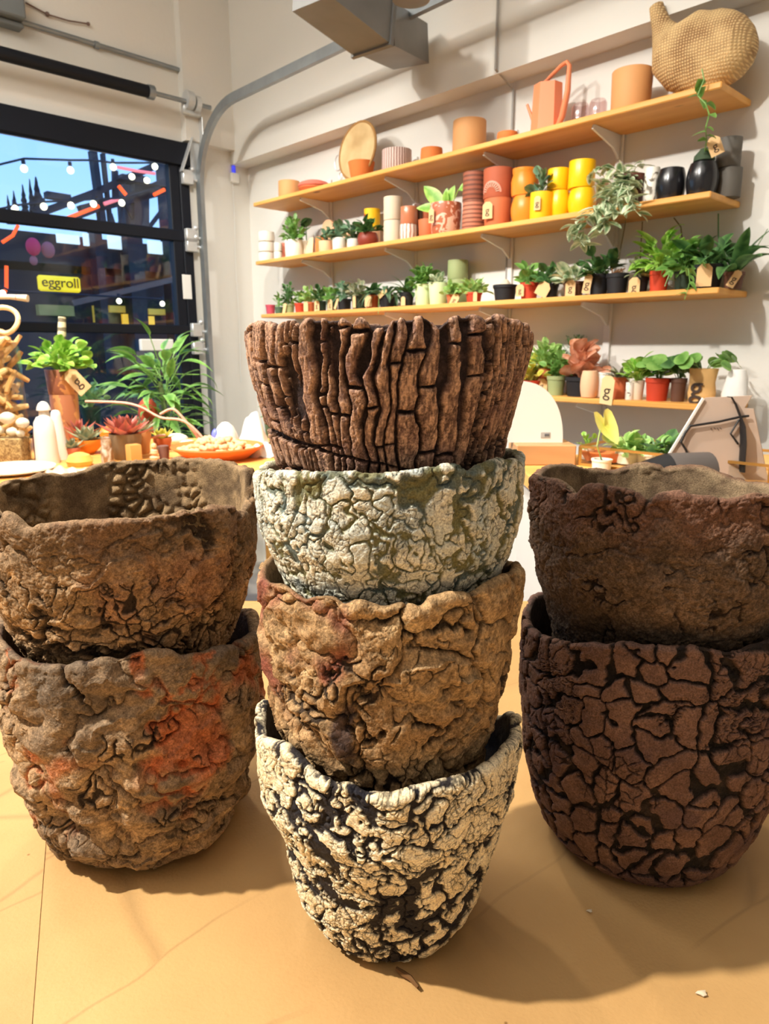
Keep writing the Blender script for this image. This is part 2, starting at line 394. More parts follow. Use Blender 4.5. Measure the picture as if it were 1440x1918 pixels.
def warp(P, s, amp, seed):
    return P + amp*np.stack([fbm(P, s, 3, seed), fbm(P, s, 3, seed+40), fbm(P, s, 3, seed+80)], 1)
def st_bark(c):
    P, th, z, U, t = c['P'], c['th'], c['z'], c['U'], c['t']
    n = 50; w = fbm(P, 24, 3, 1); w2 = fbm(P, 110, 3, 5)
    u = U*n + w*0.8 + w2*0.20
    k = np.floor(u).astype(np.int32)
    e = lambda i: i + (_VAL[_h(np.mod(i, n), 77)]-0.5)*0.72
    lo = e(k); c0 = u < lo; idx = np.where(c0, k-1, k); hi = e(idx+1); c1 = u >= hi; idx = np.where(c1, idx+1, idx)
    lo = e(idx); hi = e(idx+1); im = np.mod(idx, n)
    sp_ = 0.5 + 0.22*(_VAL[_h(im, 55)]-0.5); split = (_VAL[_h(im, 56)] < 0.45); mid = lo + (hi-lo)*sp_ + 0.10*np.sin(z*90 + 9*_VAL[_h(im, 57)])
    du = np.minimum(u-lo, hi-u)*10.6e-3; dm = np.abs(u-mid)*10.6e-3 - 0.0002
    side = (u > mid) & split; im2 = im*2 + side
    per = 0.014 + 0.050*_VAL[_h(im2, 11)]
    v = (z + w*0.006 + w2*0.0012)/per + 7*_VAL[_h(im2, 12)]; kv = np.floor(v).astype(np.int32)
    ev = lambda i: i + (_VAL[_h(im2, i+300, 3)]-0.5)*0.7
    loz = ev(kv); kk = np.where(v < loz, kv-1, kv); kk = np.where(v >= ev(kk+1), kk+1, kk)
    dv = np.minimum(v-ev(kk), ev(kk+1)-v)*per
    gapv = 0.0001 + 0.0007*_VAL[_h(im2, kk+100)]
    band = np.abs(z - (1.246 + 0.009*np.sin(2.1*th+1.2) + 0.006*w)); band2 = np.abs(z - (1.224 + 0.008*np.sin(1.7*th-0.5) + 0.005*w2))
    gap = 0.0006 + 0.0024*sst(-0.22, 0.42, fbm(P, 34, 2, 9)) + 0.0007*sst(0.35, 0.0, t)
    d = np.minimum(du - gap, (dv - gapv)); d = np.where(split, np.minimum(d, dm-0.35*gap), d)
    d = np.minimum(d, band-0.0014*sst(-0.2, 0.3, vnoise(P, 22, 4))-0.0002); d = np.minimum(d, band2-0.0016*sst(-0.1, 0.4, vnoise(P, 25, 8)))
    d = d + 0.0003*fbm(P, 420, 2, 77)
    plate = sst(-0.0002, 0.0006, d); lost = (_VAL[_h(im2, kk+900)] < 0.03); plate = plate*np.where(lost, 0.3, 1)
    dome = sst(0, 0.0022, d); fib = fbm(P*np.array([1, 1, 0.22]), 900, 3, 2); gr = fbm(P, 600, 3, 4)
    disp = -0.0040*(1-plate) + 0.0007*dome + (0.00045*fib + 0.0003*gr)*plate + 0.0022*fbm(P, 30, 2, 3) + 0.0010*(_VAL[_h(im2, kk+20)]-0.5)*plate
    hair, _, _ = voro(U*260 + w2*1.5, z*330, 260, 3); hc = sst(0.02, 0.09, hair + 0.30*sst(-0.05, 0.45, fbm(P, 110, 2, 31)))
    col_ = mix(L3(112, 86, 76), L3(206, 166, 140), sst(-0.45, 0.5, fib + 0.4*gr)); col_ = mix(col_, L3(132, 98, 92), sst(0.0, 0.6, fbm(P, 50, 3, 12))*0.6)
    col_ = mix(col_*0.4, col_, hc); disp = disp - 0.00022*(1-hc)*plate
    gapc = mix(L3(44, 35, 38), L3(70, 55, 55), sst(-0.2, 0.5, fbm(P, 300, 2, 14)))
    return disp, mix(gapc, col_, plate)

def st_slip(c, slip, slip2, base, base2, n=18, wide=0.10, hair_n=170, seed=0, vs=30, cover=0.1, thick=0.0013, small=0.035, hdark=0.4):
    P, th, z, U, t = c['P'], c['th'], c['z'], c['U'], c['t']
    Pw = warp(P, 45, 0.006, 101+seed); f = fbm(P, 160, 3, 5+seed); ff = fbm(P, 480, 3, 8+seed); w1 = fbm(P, 30, 4, 1+seed); w2 = fbm(P, 30, 4, 31+seed)
    e1, d1, r1 = voro(U*n + w1*1.4 + 0.15*f, z*vs + w2*1.4 + 0.15*f, n, 2+seed)
    amt = sst(-0.3, 0.4, fbm(P, 22, 3, 12+seed))
    D1 = e1 - wide*(0.15 + 1.3*amt)
    D2 = 0.55*(fbm(Pw, 58, 4, 201+seed) + cover)
    D3 = 0.8*(np.abs(fbm(Pw, 85, 3, 221+seed)) - small*sst(-0.3, 0.3, fbm(P, 30, 2, 241+seed)))
    D = np.minimum(np.minimum(D1, D2), D3) + 0.035*ff + 0.02*f
    m = sst(0.0, 0.035, D)
    n3 = hair_n; e3, d3, r3 = voro(U*n3 + w1*4 + 0.7*f, z*vs*n3/n*0.9 + w2*4 + 0.7*f, n3, 9+seed)
    n4 = int(n3*0.42); e4, _, _ = voro(U*n4 + w2*2 + 0.35*f, z*vs*n4/n*0.9 + w1*2 + 0.3*f, n4, 19+seed)
    hair = sst(0.01, 0.10, e3 + 0.30*sst(-0.15, 0.45, fbm(P, 75, 2, 42+seed))); hair = hair*sst(0.0, 0.035, e4 - 0.018 + 0.10*sst(0.0, 0.5, fbm(P, 50, 2, 45+seed)))
    disp = thick*m + 0.0005*m*sst(0, 0.25, D) - 0.0004*(1-hair)*m + 0.00035*ff + 0.0003*f*m + 0.0030*fbm(P, 30, 3, 51+seed) - 0.0022*sst(0.05, 0.0, e1)*amt + 0.0007*(fbm(P, 100, 2, 66+seed))
    cs = mix(slip, slip2, sst(-0.2, 0.6, fbm(P, 60, 3, 61+seed)))*(0.90+0.2*sst(-.5, .5, ff))[:, None]; cb = mix(base, base2, sst(-0.1, 0.5, fbm(P, 70, 3, 71+seed)))
    return disp, mix(cb, mix(cs*hdark, cs, hair), m)

def st_boulder(c, seed, cols, n=14, vs=30, bulge=0.006, crack_n=40, crack_amt=0.5, zone=None, patches=(), hair_n=130, big=0.02, crackcol=(44, 34, 28), grain=1.0, deep=0.0, folds=0.0):
    P, th, z, U, t = c['P'], c['th'], c['z'], c['U'], c['t']
    w1 = fbm(P, 18, 4, 1+seed, 0.6); w2 = fbm(P, 18, 4, 31+seed, 0.6); f = fbm(P, 110, 4, 5+seed, 0.6); ff = fbm(P, 560, 3, 8+seed, 0.65); fm = fbm(P, 55, 4, 6+seed, 0.6)
    e1, d1, r1 = voro(U*n + w1*1.3 + 0.1*f, z*vs + w2*1.3 + 0.1*f, n, 2+seed)
    e2, d2, r2 = voro(U*crack_n + w1*3.0 + 0.35*f, z*vs*crack_n/n*0.8 + w2*3.0 + 0.35*f, crack_n, 5+seed)
    e3, d3, r3 = voro(U*hair_n + w1*6 + 0.9*f, z*vs*hair_n/n*0.8 + w2*6 + 0.9*f, hair_n, 9+seed)
    zn = zone(t, th) if zone is not None else 1.0
    a2 = sst(0.25-crack_amt, 0.70-crack_amt, 0.9*fbm(P, 26, 3, 12+seed)+0.12)*zn
    k2 = 1 - sst(0.0, 0.06, e2 - 0.09*a2*sst(-.2, .5, fbm(P, 40, 2, 13+seed)) + 0.35*(1-a2))
    a3 = sst(-0.15, 0.35, fbm(P, 45, 3, 15+seed))*(0.35+0.65*zn)
    k3 = (1 - sst(0.0, 0.07, e3 + 0.35*(1-a3) - 0.01))
    g1 = sst(-0.15, 0.35, fbm(P, 26, 3, 16+seed))                   # a lump border is only here and there an open crack
    k1 = (1 - sst(0.0, big*1.4, e1 - big*(deep + g1) + 0.03*ff))*np.clip(g1 + deep, 0, 1)
    pil = np.sqrt(np.clip(e1, 0, 0.45)/0.45)
    fold = np.abs(fbm(warp(P, 18, 0.02, 400+seed), 25, 2, 410+seed)) if folds else 0
    disp = bulge*(pil-0.7)*(0.55+0.8*r1) - 0.0028*k1 - 0.0016*k2 - 0.0004*k3 + grain*(0.0017*f + 0.0008*ff + 0.0016*fm) + 0.0035*fbm(P, 22, 2, 70+seed) + 0.0004*sst(0, .25, e2)*a2 + folds*fold
    A, B, D = cols
    cc = mix(A, B, sst(-0.35, 0.35, fbm(P, 30, 4, 21+seed, 0.65))); cc = mix(cc, D, sst(0.05, 0.5, fbm(P, 45, 4, 25+seed, 0.65))*0.8)
    cc = cc*(0.60 + 0.74*sst(-0.42, 0.42, 0.8*ff+0.4*f))[:, None]
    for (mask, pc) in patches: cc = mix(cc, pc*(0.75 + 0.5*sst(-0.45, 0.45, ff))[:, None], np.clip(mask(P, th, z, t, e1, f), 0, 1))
    ck = L3(*crackcol)
    cc = mix(cc, ck, np.clip(k1*0.85, 0, 1)); cc = mix(cc, ck, np.clip(k2*0.95, 0, 1)); cc = mix(cc, ck, np.clip(k3*0.55, 0, 1))
    return disp, cc

def st_plates(c, seed=143):
    P, th, z, U, t = c['P'], c['th'], c['z'], c['U'], c['t']
    w1 = fbm(P, 26, 4, 1+seed, 0.6); w2 = fbm(P, 26, 4, 31+seed, 0.6); f = fbm(P, 150, 3, 5+seed); ff = fbm(P, 520, 3, 8+seed)
    n = 30; stretch = 1.0 - 0.45*sst(0.72, 0.95, t)
    e1, d1, r1 = voro(U*n + w1*0.8 + 0.13*f, (z-0.9)*44*stretch + w2*0.8 + 0.13*f, n, 3+seed)
    n2 = 70; e2, d2, r2 = voro(U*n2 + w2*1.6 + 0.3*f, z*103*stretch + w1*1.6 + 0.3*f, n2, 6+seed)
    n3 = 150; e3, _, _ = voro(U*n3 + w1*4 + 0.7*f, z*220 + w2*4 + 0.6*f, n3, 4+seed)
    w = (0.03 + 0.14*sst(-0.30, 0.40, fbm(P, 28, 3, 14+seed)))*sst(-0.04, 0.2, t)
    D = e1 - w + 0.02*ff; p1 = sst(0.0, 0.03, D)
    a2 = sst(-0.3, 0.2, fbm(P, 30, 3, 17+seed))*sst(0.05, 0.35, t)
    p2 = sst(0.0, 0.05, e2 - 0.06*a2*sst(-.2, .4, fbm(P, 60, 2, 18+seed)) + 0.3*(1-a2)); p3 = sst(0.01, 0.08, e3 + 0.45*(1-sst(-.05, .4, fbm(P, 50, 2, 19+seed))))
    disp = -0.0032*(1-p1) - 0.0014*(1-p2) - 0.0003*(1-p3) + 0.0004*ff + 0.0006*f + 0.0004*sst(0, 0.2, D) + 0.0006*(r1-0.5) + 0.0022*fbm(P, 25, 2, 60+seed)
    cc = mix(L3(104, 78, 68), L3(126, 96, 82), sst(-0.4, 0.4, fbm(P, 60, 4, 21+seed))); cc = mix(cc, L3(98, 74, 70), sst(0.1, 0.5, fbm(P, 30, 3, 26+seed)))
    cc = cc*(0.86+0.28*sst(-.5, .5, ff))[:, None]
    gp = mix(L3(30, 25, 24), L3(56, 46, 40), sst(-0.1, 0.5, fbm(P, 120, 3, 27+seed)))
    return disp, mix(gp, mix(cc*0.25, mix(cc*0.5, cc, p3), p2), p1)

def inner_clay(c, pebble=0.0, seed=0, cols=None):
    P, th, z, U = c['P'], c['th'], c['z'], c['U']
    f = fbm(P, 60, 4, 3+seed); ff = fbm(P, 300, 3, 6+seed); w1 = fbm(P, 20, 2, 9+seed)
    n = 58; e, d, r = voro(U*n + w1*1.5, z*95 + w1, n, 4+seed, 0.95)
    am = sst(0.05, 0.3, fbm(P, 20, 3, 40+seed) - 0.02)*pebble
    disp = 0.0010*f + 0.0004*ff + am*0.0055*(sst(0.0, 0.35, e) - 0.6)
    A, B = cols
    cc = mix(A, B, sst(-0.4, 0.4, f)); cc = mix(cc, cc*0.45, (1-sst(0, 0.12, e))*np.clip(am, 0, 1)); cc = cc*(0.85+0.3*sst(-.5, .5, ff))[:, None]
    return disp, cc

def clay_mat(name, rough=0.85, bs=900, spec=0.25):
    m, t, p = new_mat(name); N = t.nodes.new; L = t.links.new
    at = N('ShaderNodeAttribute'); at.attribute_name = 'pigment'
    tcn = N('ShaderNodeTexCoord'); nz = N('ShaderNodeTexNoise'); nz.inputs['Scale'].default_value = bs; nz.inputs['Detail'].default_value = 4
    L(tcn.outputs['Object'], nz.inputs['Vector'])
    cr = N('ShaderNodeValToRGB'); cr.color_ramp.elements[0].position = 0.3; cr.color_ramp.elements[0].color = (0.60, 0.58, 0.56, 1); cr.color_ramp.elements[1].position = 0.7; cr.color_ramp.elements[1].color = (1.30, 1.29, 1.26, 1)
    L(nz.outputs[0], cr.inputs[0])
    mx = N('ShaderNodeMix'); mx.data_type = 'RGBA'; mx.blend_type = 'MULTIPLY'; mx.inputs['Factor'].default_value = 1
    L(at.outputs['Color'], mx.inputs['A']); L(cr.outputs[0], mx.inputs['B']); L(mx.outputs['Result'], p.inputs['Base Color'])
    b = N('ShaderNodeBump'); b.inputs['Strength'].default_value = 0.7; b.inputs['Distance'].default_value = 0.0008
    L(nz.outputs[0], b.inputs['Height']); L(b.outputs[0], p.inputs['Normal'])
    p.inputs['Roughness'].default_value = rough; p.inputs['Specular IOR Level'].default_value = spec
    return m

def rim_trace(front, back, axis, r):
    """rim height round a pot, read off the photograph on a cylinder of radius r"""
    pts = []
    for k, lst in ((0, front), (1, back)):
        for (px, py) in lst:
            d = ray(px, py); a = d[0]**2 + d[1]**2; b = -2*(d[0]*axis[0] + d[1]*axis[1]); cc = axis[0]**2 + axis[1]**2 - r*r
            D = b*b - 4*a*cc
            if D < 0: t = -b/(2*a)
            else: t = (-b - math.sqrt(D))/(2*a) if k == 0 else (-b + math.sqrt(D))/(2*a)
            P = d*t; pts.append((math.atan2(P[1]-axis[1], P[0]-axis[0]), P[2]+HC))
    pts.sort(); return pts

def clay_pot(name, label, axis, zb, prof, rim, th_, style, inner, floor_z, rough=0.85, cols_f=600, cols_b=150, rows=340, lump=0.02, seed=0, lean=None, rim_soft=0.0, spec=0.25, rimnoise=0.0015):
    ax, ay = axis
    face = math.atan2(-ay, -ax)                                     # towards the camera
    hw = math.radians(105)
    a1 = face - hw + 2*hw*(np.arange(cols_f)/cols_f); a2 = face + hw + (2*math.pi - 2*hw)*(np.arange(cols_b)/cols_b)
    th = np.concatenate([a1, a2]); M_ = len(th)
    tw = np.mod(th + math.pi, 2*math.pi) - math.pi
    rp_ = np.array(rim); zr = np.interp(tw, np.concatenate([[rp_[-1, 0]-2*math.pi], rp_[:, 0], [rp_[0, 0]+2*math.pi]]), np.concatenate([[rp_[-1, 1]], rp_[:, 1], [rp_[0, 1]]]))
    ker = 5; zp = np.concatenate([zr[-ker:], zr, zr[:ker]]); zr = np.convolve(zp, np.ones(2*ker+1)/(2*ker+1), 'valid')[:M_]
    R1 = np.stack([np.cos(th), np.sin(th), np.zeros(M_)], 1)
    zr = zr + rimnoise*fbm(R1*0.085 + seed, 60, 3, seed) - th_*0.35
    pz = np.array([p[0] for p in prof]); pr = np.array([p[1] for p in prof])
    rad = lambda z: np.interp(z, pz, pr)
    zs = []; rs = []; kinds = []; ts = []
    for q in (0.0, 0.35, 0.7, 0.92): zs.append(np.full(M_, zb)); rs.append(np.full(M_, max(1e-4, pr[0]*q))); kinds.append(0); ts.append(np.zeros(M_))
    for i in range(rows):
        t = (i/(rows-1)); z = zb + (zr-zb)*t; zs.append(z); rs.append(rad(z)); kinds.append(1); ts.append(np.full(M_, t))
    for i in range(1, 10):
        ph = math.pi*i/10; zs.append(zr + th_*0.42*math.sin(ph)); rs.append(rad(zr) - th_/2 + th_/2*math.cos(ph)); kinds.append(2 + (i/10)); ts.append(np.ones(M_))
    NI = 90
    for i in range(NI):
        t = 1 - (i/(NI-1)); z = floor_z + (zr-floor_z)*t; zs.append(z); rs.append(np.maximum(rad(z) - th_, 0.01)); kinds.append(4); ts.append(np.full(M_, t))
    for q in (0.6, 0.2, 0.0): zs.append(np.full(M_, floor_z)); rs.append(np.maximum((rad(np.full(M_, floor_z)) - th_)*q, 1e-4)); kinds.append(5); ts.append(np.zeros(M_))
    Z = np.array(zs, np.float32); R = np.array(rs, np.float32); T = np.array(ts, np.float32); K = np.repeat(np.array(kinds)[:, None], M_, 1)
    TH_ = np.repeat(th[None, :], len(zs), 0)
    P0 = np.stack([R*np.cos(TH_), R*np.sin(TH_), Z], -1).reshape(-1, 3).astype(np.float32)
    ctx = dict(P=P0, th=TH_.ravel(), z=Z.ravel(), U=np.mod(TH_.ravel(), 2*math.pi)/(2*math.pi), t=T.ravel())
    Kf = K.ravel()
    disp = np.zeros(len(P0), np.float32); rgb = np.zeros((len(P0), 3), np.float32)
    mo = Kf < 4; mi = Kf >= 2.3
    sub = lambda m: {k: v[m] for k, v in ctx.items()}
    d, cl = style(sub(mo)); disp[mo] = d; rgb[mo] = cl
    d, cl = inner(sub(mi)); wi = np.clip((Kf[mi]-2.3)/0.6, 0, 1); disp[mi] = disp[mi]*(1-wi) - d*wi; rgb[mi] = rgb[mi]*(1-wi)[:, None] + cl*wi[:, None]
    disp[Kf == 0] = 0; disp[Kf == 5] = 0
    # slow waver of the wall + displacement along the radius (and up, on the rim)
    nzr = fbm(P0, 14, 2, 80+seed)*lump*0.09
    rr = R.ravel(); sc_ = np.clip(rr/(pr[0]+1e-6), 0, 1); base_fade = sst(0.0, 0.03, T.ravel())*1.0
    base_fade = np.where(Kf == 1, 0.25 + 0.75*base_fade, 1.0)
    nr = rr + nzr*np.where(Kf == 0, 0.0, 1)*np.clip(rr/0.03, 0, 1) + disp*np.where(Kf >= 2, np.where(Kf < 4, np.cos((Kf-2)*math.pi), 1.0), 1)*base_fade
    nz_ = Z.ravel() + np.where((Kf >= 2) & (Kf < 4), disp*np.sin(np.clip(Kf-2, 0, 1)*math.pi)*0.8, 0)
    lx = ly = 0
    if lean is not None: lx = (nz_-zb)*lean[0]; ly = (nz_-zb)*lean[1]
    V = np.stack([nr*np.cos(ctx['th'])+lx, nr*np.sin(ctx['th'])+ly, nz_-zb], 1)
    V[:, 2] = np.maximum(V[:, 2], 0.0003) if True else V[:, 2]
    n_r = len(zs)
    i0 = np.arange(n_r-1)[:, None]*M_; j = np.arange(M_)[None, :]; j2 = (j+1) % M_
    quads = np.stack([i0+j, i0+j2, i0+M_+j2, i0+M_+j], -1).reshape(-1, 4).astype(np.int32)
    me = bpy.data.meshes.new(name); me.vertices.add(len(V)); me.vertices.foreach_set('co', V.astype(np.float32).ravel())
    me.loops.add(quads.size); me.loops.foreach_set('vertex_index', quads.ravel())
    me.polygons.add(len(quads)); me.polygons.foreach_set('loop_start', np.arange(0, quads.size, 4, dtype=np.int32))
    me.update(calc_edges=True); me.polygons.foreach_set('use_smooth', np.ones(len(quads), bool))
    at = me.attributes.new('pigment', 'FLOAT_COLOR', 'POINT'); at.data.foreach_set('color', np.concatenate([rgb, np.ones((len(rgb), 1), np.float32)], 1).ravel())
    me.materials.append(clay_mat(name + '_clay', rough, 900, spec))
    o = bpy.data.objects.new(name, me); col.objects.link(o); o.location = (ax, ay, zb)
    return tag(o, label, 'pot')

TZ = 0.90
CA = (0.003, 0.435)
slip2 = dict(slip=L3(228, 224, 206), slip2=L3(192, 202, 200), base=L3(122, 120, 84), base2=L3(98, 112, 112))
slip4 = dict(slip=L3(246, 234, 204), slip2=L3(234, 216, 178), base=L3(46, 42, 44), base2=L3(30, 30, 40))
# 1  bark-like pot on top of the middle stack
rim1 = rim_trace([(458,640),(462,618),(470,608),(485,603),(500,603),(510,606),(520,612),(530,603),(545,600),(553,604),(560,618),(566,602),(590,597),(610,600),(640,596),(648,606),(655,612),(664,600),(675,593),(686,604),(697,614),(706,614),(718,616),(728,608),(740,592),(752,596),(765,598),(785,594),(805,592),(812,604),(822,620),(830,604),(845,596),(862,592),(885,593),(902,600),(912,606),(925,592),(940,594),(950,598),(962,602),(975,604),(985,606),(995,618),(1001,640)],
                 [(520,612),(620,606),(700,610),(800,606),(900,608),(960,612)], CA, 0.0845)
clay_pot('bark_pot', 'flaring brown pot with upright bark-like strips, topmost of the middle stack', CA, 1.136,
         [(1.136, 0.046), (1.145, 0.051), (1.20, 0.061), (1.226, 0.0675), (1.253, 0.0745), (1.285, 0.0815), (1.30, 0.0842), (1.312, 0.0852), (1.32, 0.0845)], rim1, 0.005,
         st_bark, lambda c: inner_clay(c, 0, 3, (L3(52, 40, 40), L3(74, 58, 54))), 1.15, 0.85, lump=0.012, seed=1, rimnoise=0.001)
# 2  olive pot with cracked white slip
rim2 = rim_trace([(482,890),(490,884),(501,880),(520,886),(550,889),(584,890),(610,888),(666,889),(722,889),(767,886),(797,880),(830,876),(854,871),(863,878),(876,890),(885,884),(899,871),(925,865),(947,862),(970,864),(983,880)],
                 [(505,868),(560,858),(700,855),(850,850),(930,842),(947,840),(962,845),(979,856)], CA, 0.081)
clay_pot('white_slip_pot', 'olive pot under flaking cracked white slip, second from the top of the middle stack', CA, 1.056,
         [(1.056, 0.045), (1.062, 0.050), (1.11, 0.057), (1.13, 0.061), (1.151, 0.066), (1.166, 0.0705), (1.188, 0.0795), (1.205, 0.082), (1.235, 0.0825), (1.25, 0.0815)], rim2, 0.0055,
         lambda c: st_slip(c, n=19, vs=31, wide=0.085, hair_n=170, seed=0, cover=0.42, small=0.06, hdark=0.26, **slip2), lambda c: inner_clay(c, 0, 5, (L3(150, 148, 130), L3(120, 118, 92))), 1.135, 0.8, lump=0.02, seed=2)
# 3  lumpy tan pot
rim3 = rim_trace([(480,1070),(483,1085),(500,1092),(520,1092),(535,1100),(550,1115),(565,1125),(582,1118),(605,1117),(625,1121),(644,1138),(655,1129),(690,1130),(712,1138),(722,1142),(740,1134),(765,1132),(785,1142),(792,1150),(799,1130),(815,1119),(840,1114),(870,1112),(891,1112),(903,1106),(910,1098),(930,1090),(947,1082),(965,1074),(983,1062)],
                 [(490,1048),(500,1040),(509,1036),(560,1040),(700,1050),(900,1045),(945,1048),(962,1050),(978,1056)], CA, 0.0845)
def m3red(P, th, z, t, e, f): return sst(0.0, 0.5, fbm(P, 40, 3, 300)+0.55*sst(-1.75, -2.15, np.mod(th+math.pi, 2*math.pi)-math.pi)-0.36)*sst(1.07, 1.11, z)*sst(-1.55, -1.9, np.mod(th+math.pi, 2*math.pi)-math.pi)
def m3dark(P, th, z, t, e, f):
    a = np.mod(th+math.pi, 2*math.pi)-math.pi
    return sst(0.10, 0.05, np.abs(a+1.92) + 0.05*f)*sst(0.022, 0.014, np.abs(z-1.082)+0.01*f)*0.9
clay_pot('tan_lumpy_pot', 'tan brown pot of lumpy boulder-like clay, third from the top of the middle stack', CA, 0.956,
         [(0.956, 0.046), (0.962, 0.052), (1.0, 0.059), (1.033, 0.0665), (1.0617, 0.0735), (1.093, 0.0795), (1.119, 0.082), (1.14, 0.0830), (1.16, 0.0850), (1.175, 0.0852)], rim3, 0.007,
         lambda c: st_boulder(c, 200, (L3(176, 146, 108), L3(150, 120, 86), L3(196, 168, 128)), n=12, vs=22, bulge=0.0065, crack_n=34, crack_amt=0.40, grain=0.55, patches=((m3red, L3(134, 80, 66)), (m3dark, L3(70, 56, 56)))),
         lambda c: inner_clay(c, 0, 7, (L3(92, 74, 56), L3(120, 96, 70))), 1.055, 0.85, lump=0.03, seed=3)
# 4  black pot with cream slip, at the bottom
rim4 = rim_trace([(476,1382),(484,1378),(500,1384),(524,1395),(545,1412),(565,1430),(576,1447),(602,1462),(625,1474),(645,1472),(662,1477),(685,1490),(710,1490),(734,1493),(752,1484),(775,1478),(797,1474),(835,1467),(857,1459),(880,1452),(902,1442),(920,1430),(935,1418),(950,1400),(960,1388),(974,1368),(983,1380)],
                 [(482,1340),(490,1318),(500,1310),(512,1330),(600,1340),(700,1350),(850,1345),(940,1345),(955,1335),(968,1338)], CA, 0.0865)
clay_pot('cream_flaked_pot', 'black pot with flaking cream slip standing on the table, lowest of the middle stack', CA, TZ,
         [(0.90, 0.047), (0.904, 0.0535), (0.915, 0.0595), (0.93, 0.065), (0.9665, 0.0735), (0.9876, 0.0775), (1.013, 0.0865), (1.0437, 0.0885), (1.09, 0.088)], rim4, 0.0065,
         lambda c: st_slip(c, n=17, vs=27, wide=0.125, hair_n=150, seed=400, cover=0.30, thick=0.0016, small=0.075, hdark=0.22, **slip4), lambda c: inner_clay(c, 0, 9, (L3(40, 36, 38), L3(52, 48, 46))), 0.955, 0.8, lump=0.03, seed=4)
# left stack
LA = (-0.205, 0.535)
rimL2 = rim_trace([(2,1212),(14,1225),(36,1236),(61,1243),(100,1246),(137,1247),(173,1240),(195,1234),(224,1238),(253,1228),(280,1224),(307,1223),(330,1226),(343,1233),(361,1225),(400,1218),(433,1213),(469,1200),(490,1192),(503,1182)],
                  [(5,1160),(60,1150),(200,1140),(400,1140),(480,1150)], LA, 0.102)
def mLor(P, th, z, t, e, f):
    a = np.mod(th+math.pi, 2*math.pi)-math.pi
    return 0.7*sst(0.10, 0.02, e + 0.12*f)*sst(-0.05, 0.3, fbm(P, 18, 3, 500)) + 0.8*sst(0.22, 0.5, fbm(P, 22, 3, 502)+0.28*sst(-1.5, -0.9, a)*sst(1.07, 1.05, z)*sst(0.98, 1.01, z)) + 0.8*sst(0.06, 0.03, np.abs(a+1.20+0.03*f))*sst(1.075, 1.09, z)
def mLgr(P, th, z, t, e, f): return sst(0.0, 0.35, fbm(P, 20, 3, 510))*0.55 + 0.5*sst(0.78, 0.9, t + 0.15*f)
clay_pot('orange_streaked_pot', 'lumpy grey brown pot with orange-red streaks, lower pot of the left stack', LA, TZ,
         [(0.90, 0.056), (0.904, 0.066), (0.92, 0.080), (0.936, 0.0875), (0.960, 0.090), (0.968, 0.0965), (1.0, 0.1005), (1.04, 0.098), (1.06, 0.1), (1.0985, 0.103), (1.12, 0.103)], rimL2, 0.008,
         lambda c: st_boulder(c, 520, (L3(172, 144, 112), L3(142, 118, 92), L3(198, 166, 126)), n=9, vs=14, bulge=0.0085, crack_n=44, crack_amt=0.34, folds=0.012, grain=0.5, patches=((mLgr, L3(112, 98, 84)), (mLor, L3(190, 108, 68)))),
         lambda c: inner_clay(c, 0, 11, (L3(70, 54, 46), L3(92, 72, 60))), 1.025, 0.85, lump=0.05, seed=5)
rimL1 = rim_trace([(0,962),(13,962),(25,970),(36,983),(46,992),(56,992),(66,986),(80,982),(126,978),(170,975),(217,974),(250,973),(275,970),(300,968),(325,966),(340,960),(354,957),(385,954),(415,951),(437,950),(447,955),(458,963),(466,958),(475,944),(490,925)],
                  [(0,903),(47,893),(62,889),(76,884),(101,883),(115,889),(130,893),(142,884),(159,877),(188,865),(217,863),(253,866),(318,860),(379,859),(410,861),(433,862),(442,870),(460,871),(480,876),(487,884)], LA, 0.103)
def zone_L1(t, th): return sst(0.86, 0.74, t)*1.0
clay_pot('crackled_rim_pot', 'wide brown pot with crackled belly and pebbled inside, upper pot of the left stack', LA, 1.026,
         [(1.026, 0.058), (1.034, 0.065), (1.07, 0.080), (1.10, 0.0905), (1.125, 0.0985), (1.15, 0.102), (1.17, 0.1025), (1.20, 0.1045), (1.215, 0.1045)], rimL1, 0.0085,
         lambda c: st_boulder(c, 600, (L3(162, 134, 102), L3(136, 112, 86), L3(200, 162, 118)), n=9, vs=15, bulge=0.0045, crack_n=50, crack_amt=0.72, zone=zone_L1, hair_n=150, big=0.05,
                              patches=((lambda P, th, z, t, e, f: sst(0.1, 0.5, fbm(P, 20, 3, 640))*0.5, L3(146, 98, 74)), (lambda P, th, z, t, e, f: sst(0.8, 0.9, t+0.06*f)*0.6, L3(108, 88, 70)))),
         lambda c: inner_clay(c, 1.0, 13, (L3(104, 86, 66), L3(156, 132, 100))), 1.04, 0.85, lump=0.045, seed=6)
# right stack
RA = (0.215, 0.520)
rimR2 = rim_trace([(963,1150),(985,1170),(1010,1190),(1040,1202),(1080,1206),(1110,1204),(1130,1212),(1150,1208),(1180,1206),(1200,1214),(1225,1212),(1260,1216),(1290,1212),(1330,1220),(1370,1226),(1395,1222),(1410,1212),(1440,1205),(1470,1190)],
                  [(990,1120),(1200,1110),(1440,1125)], RA, 0.103)
clay_pot('plated_crack_pot', 'dark reddish brown pot broken into plates by black cracks, lower pot of the right stack', RA, TZ,
         [(0.90, 0.062), (0.904, 0.072), (0.914, 0.080), (0.937, 0.089), (0.978, 0.0985), (1.026, 0.1035), (1.08, 0.104), (1.117, 0.104), (1.14, 0.104)], rimR2, 0.0075,
         st_plates, lambda c: inner_clay(c, 0, 15, (L3(50, 38, 32), L3(70, 54, 46))), 1.03, 0.85, lump=0.02, seed=7, lean=(0.0, 0.0))
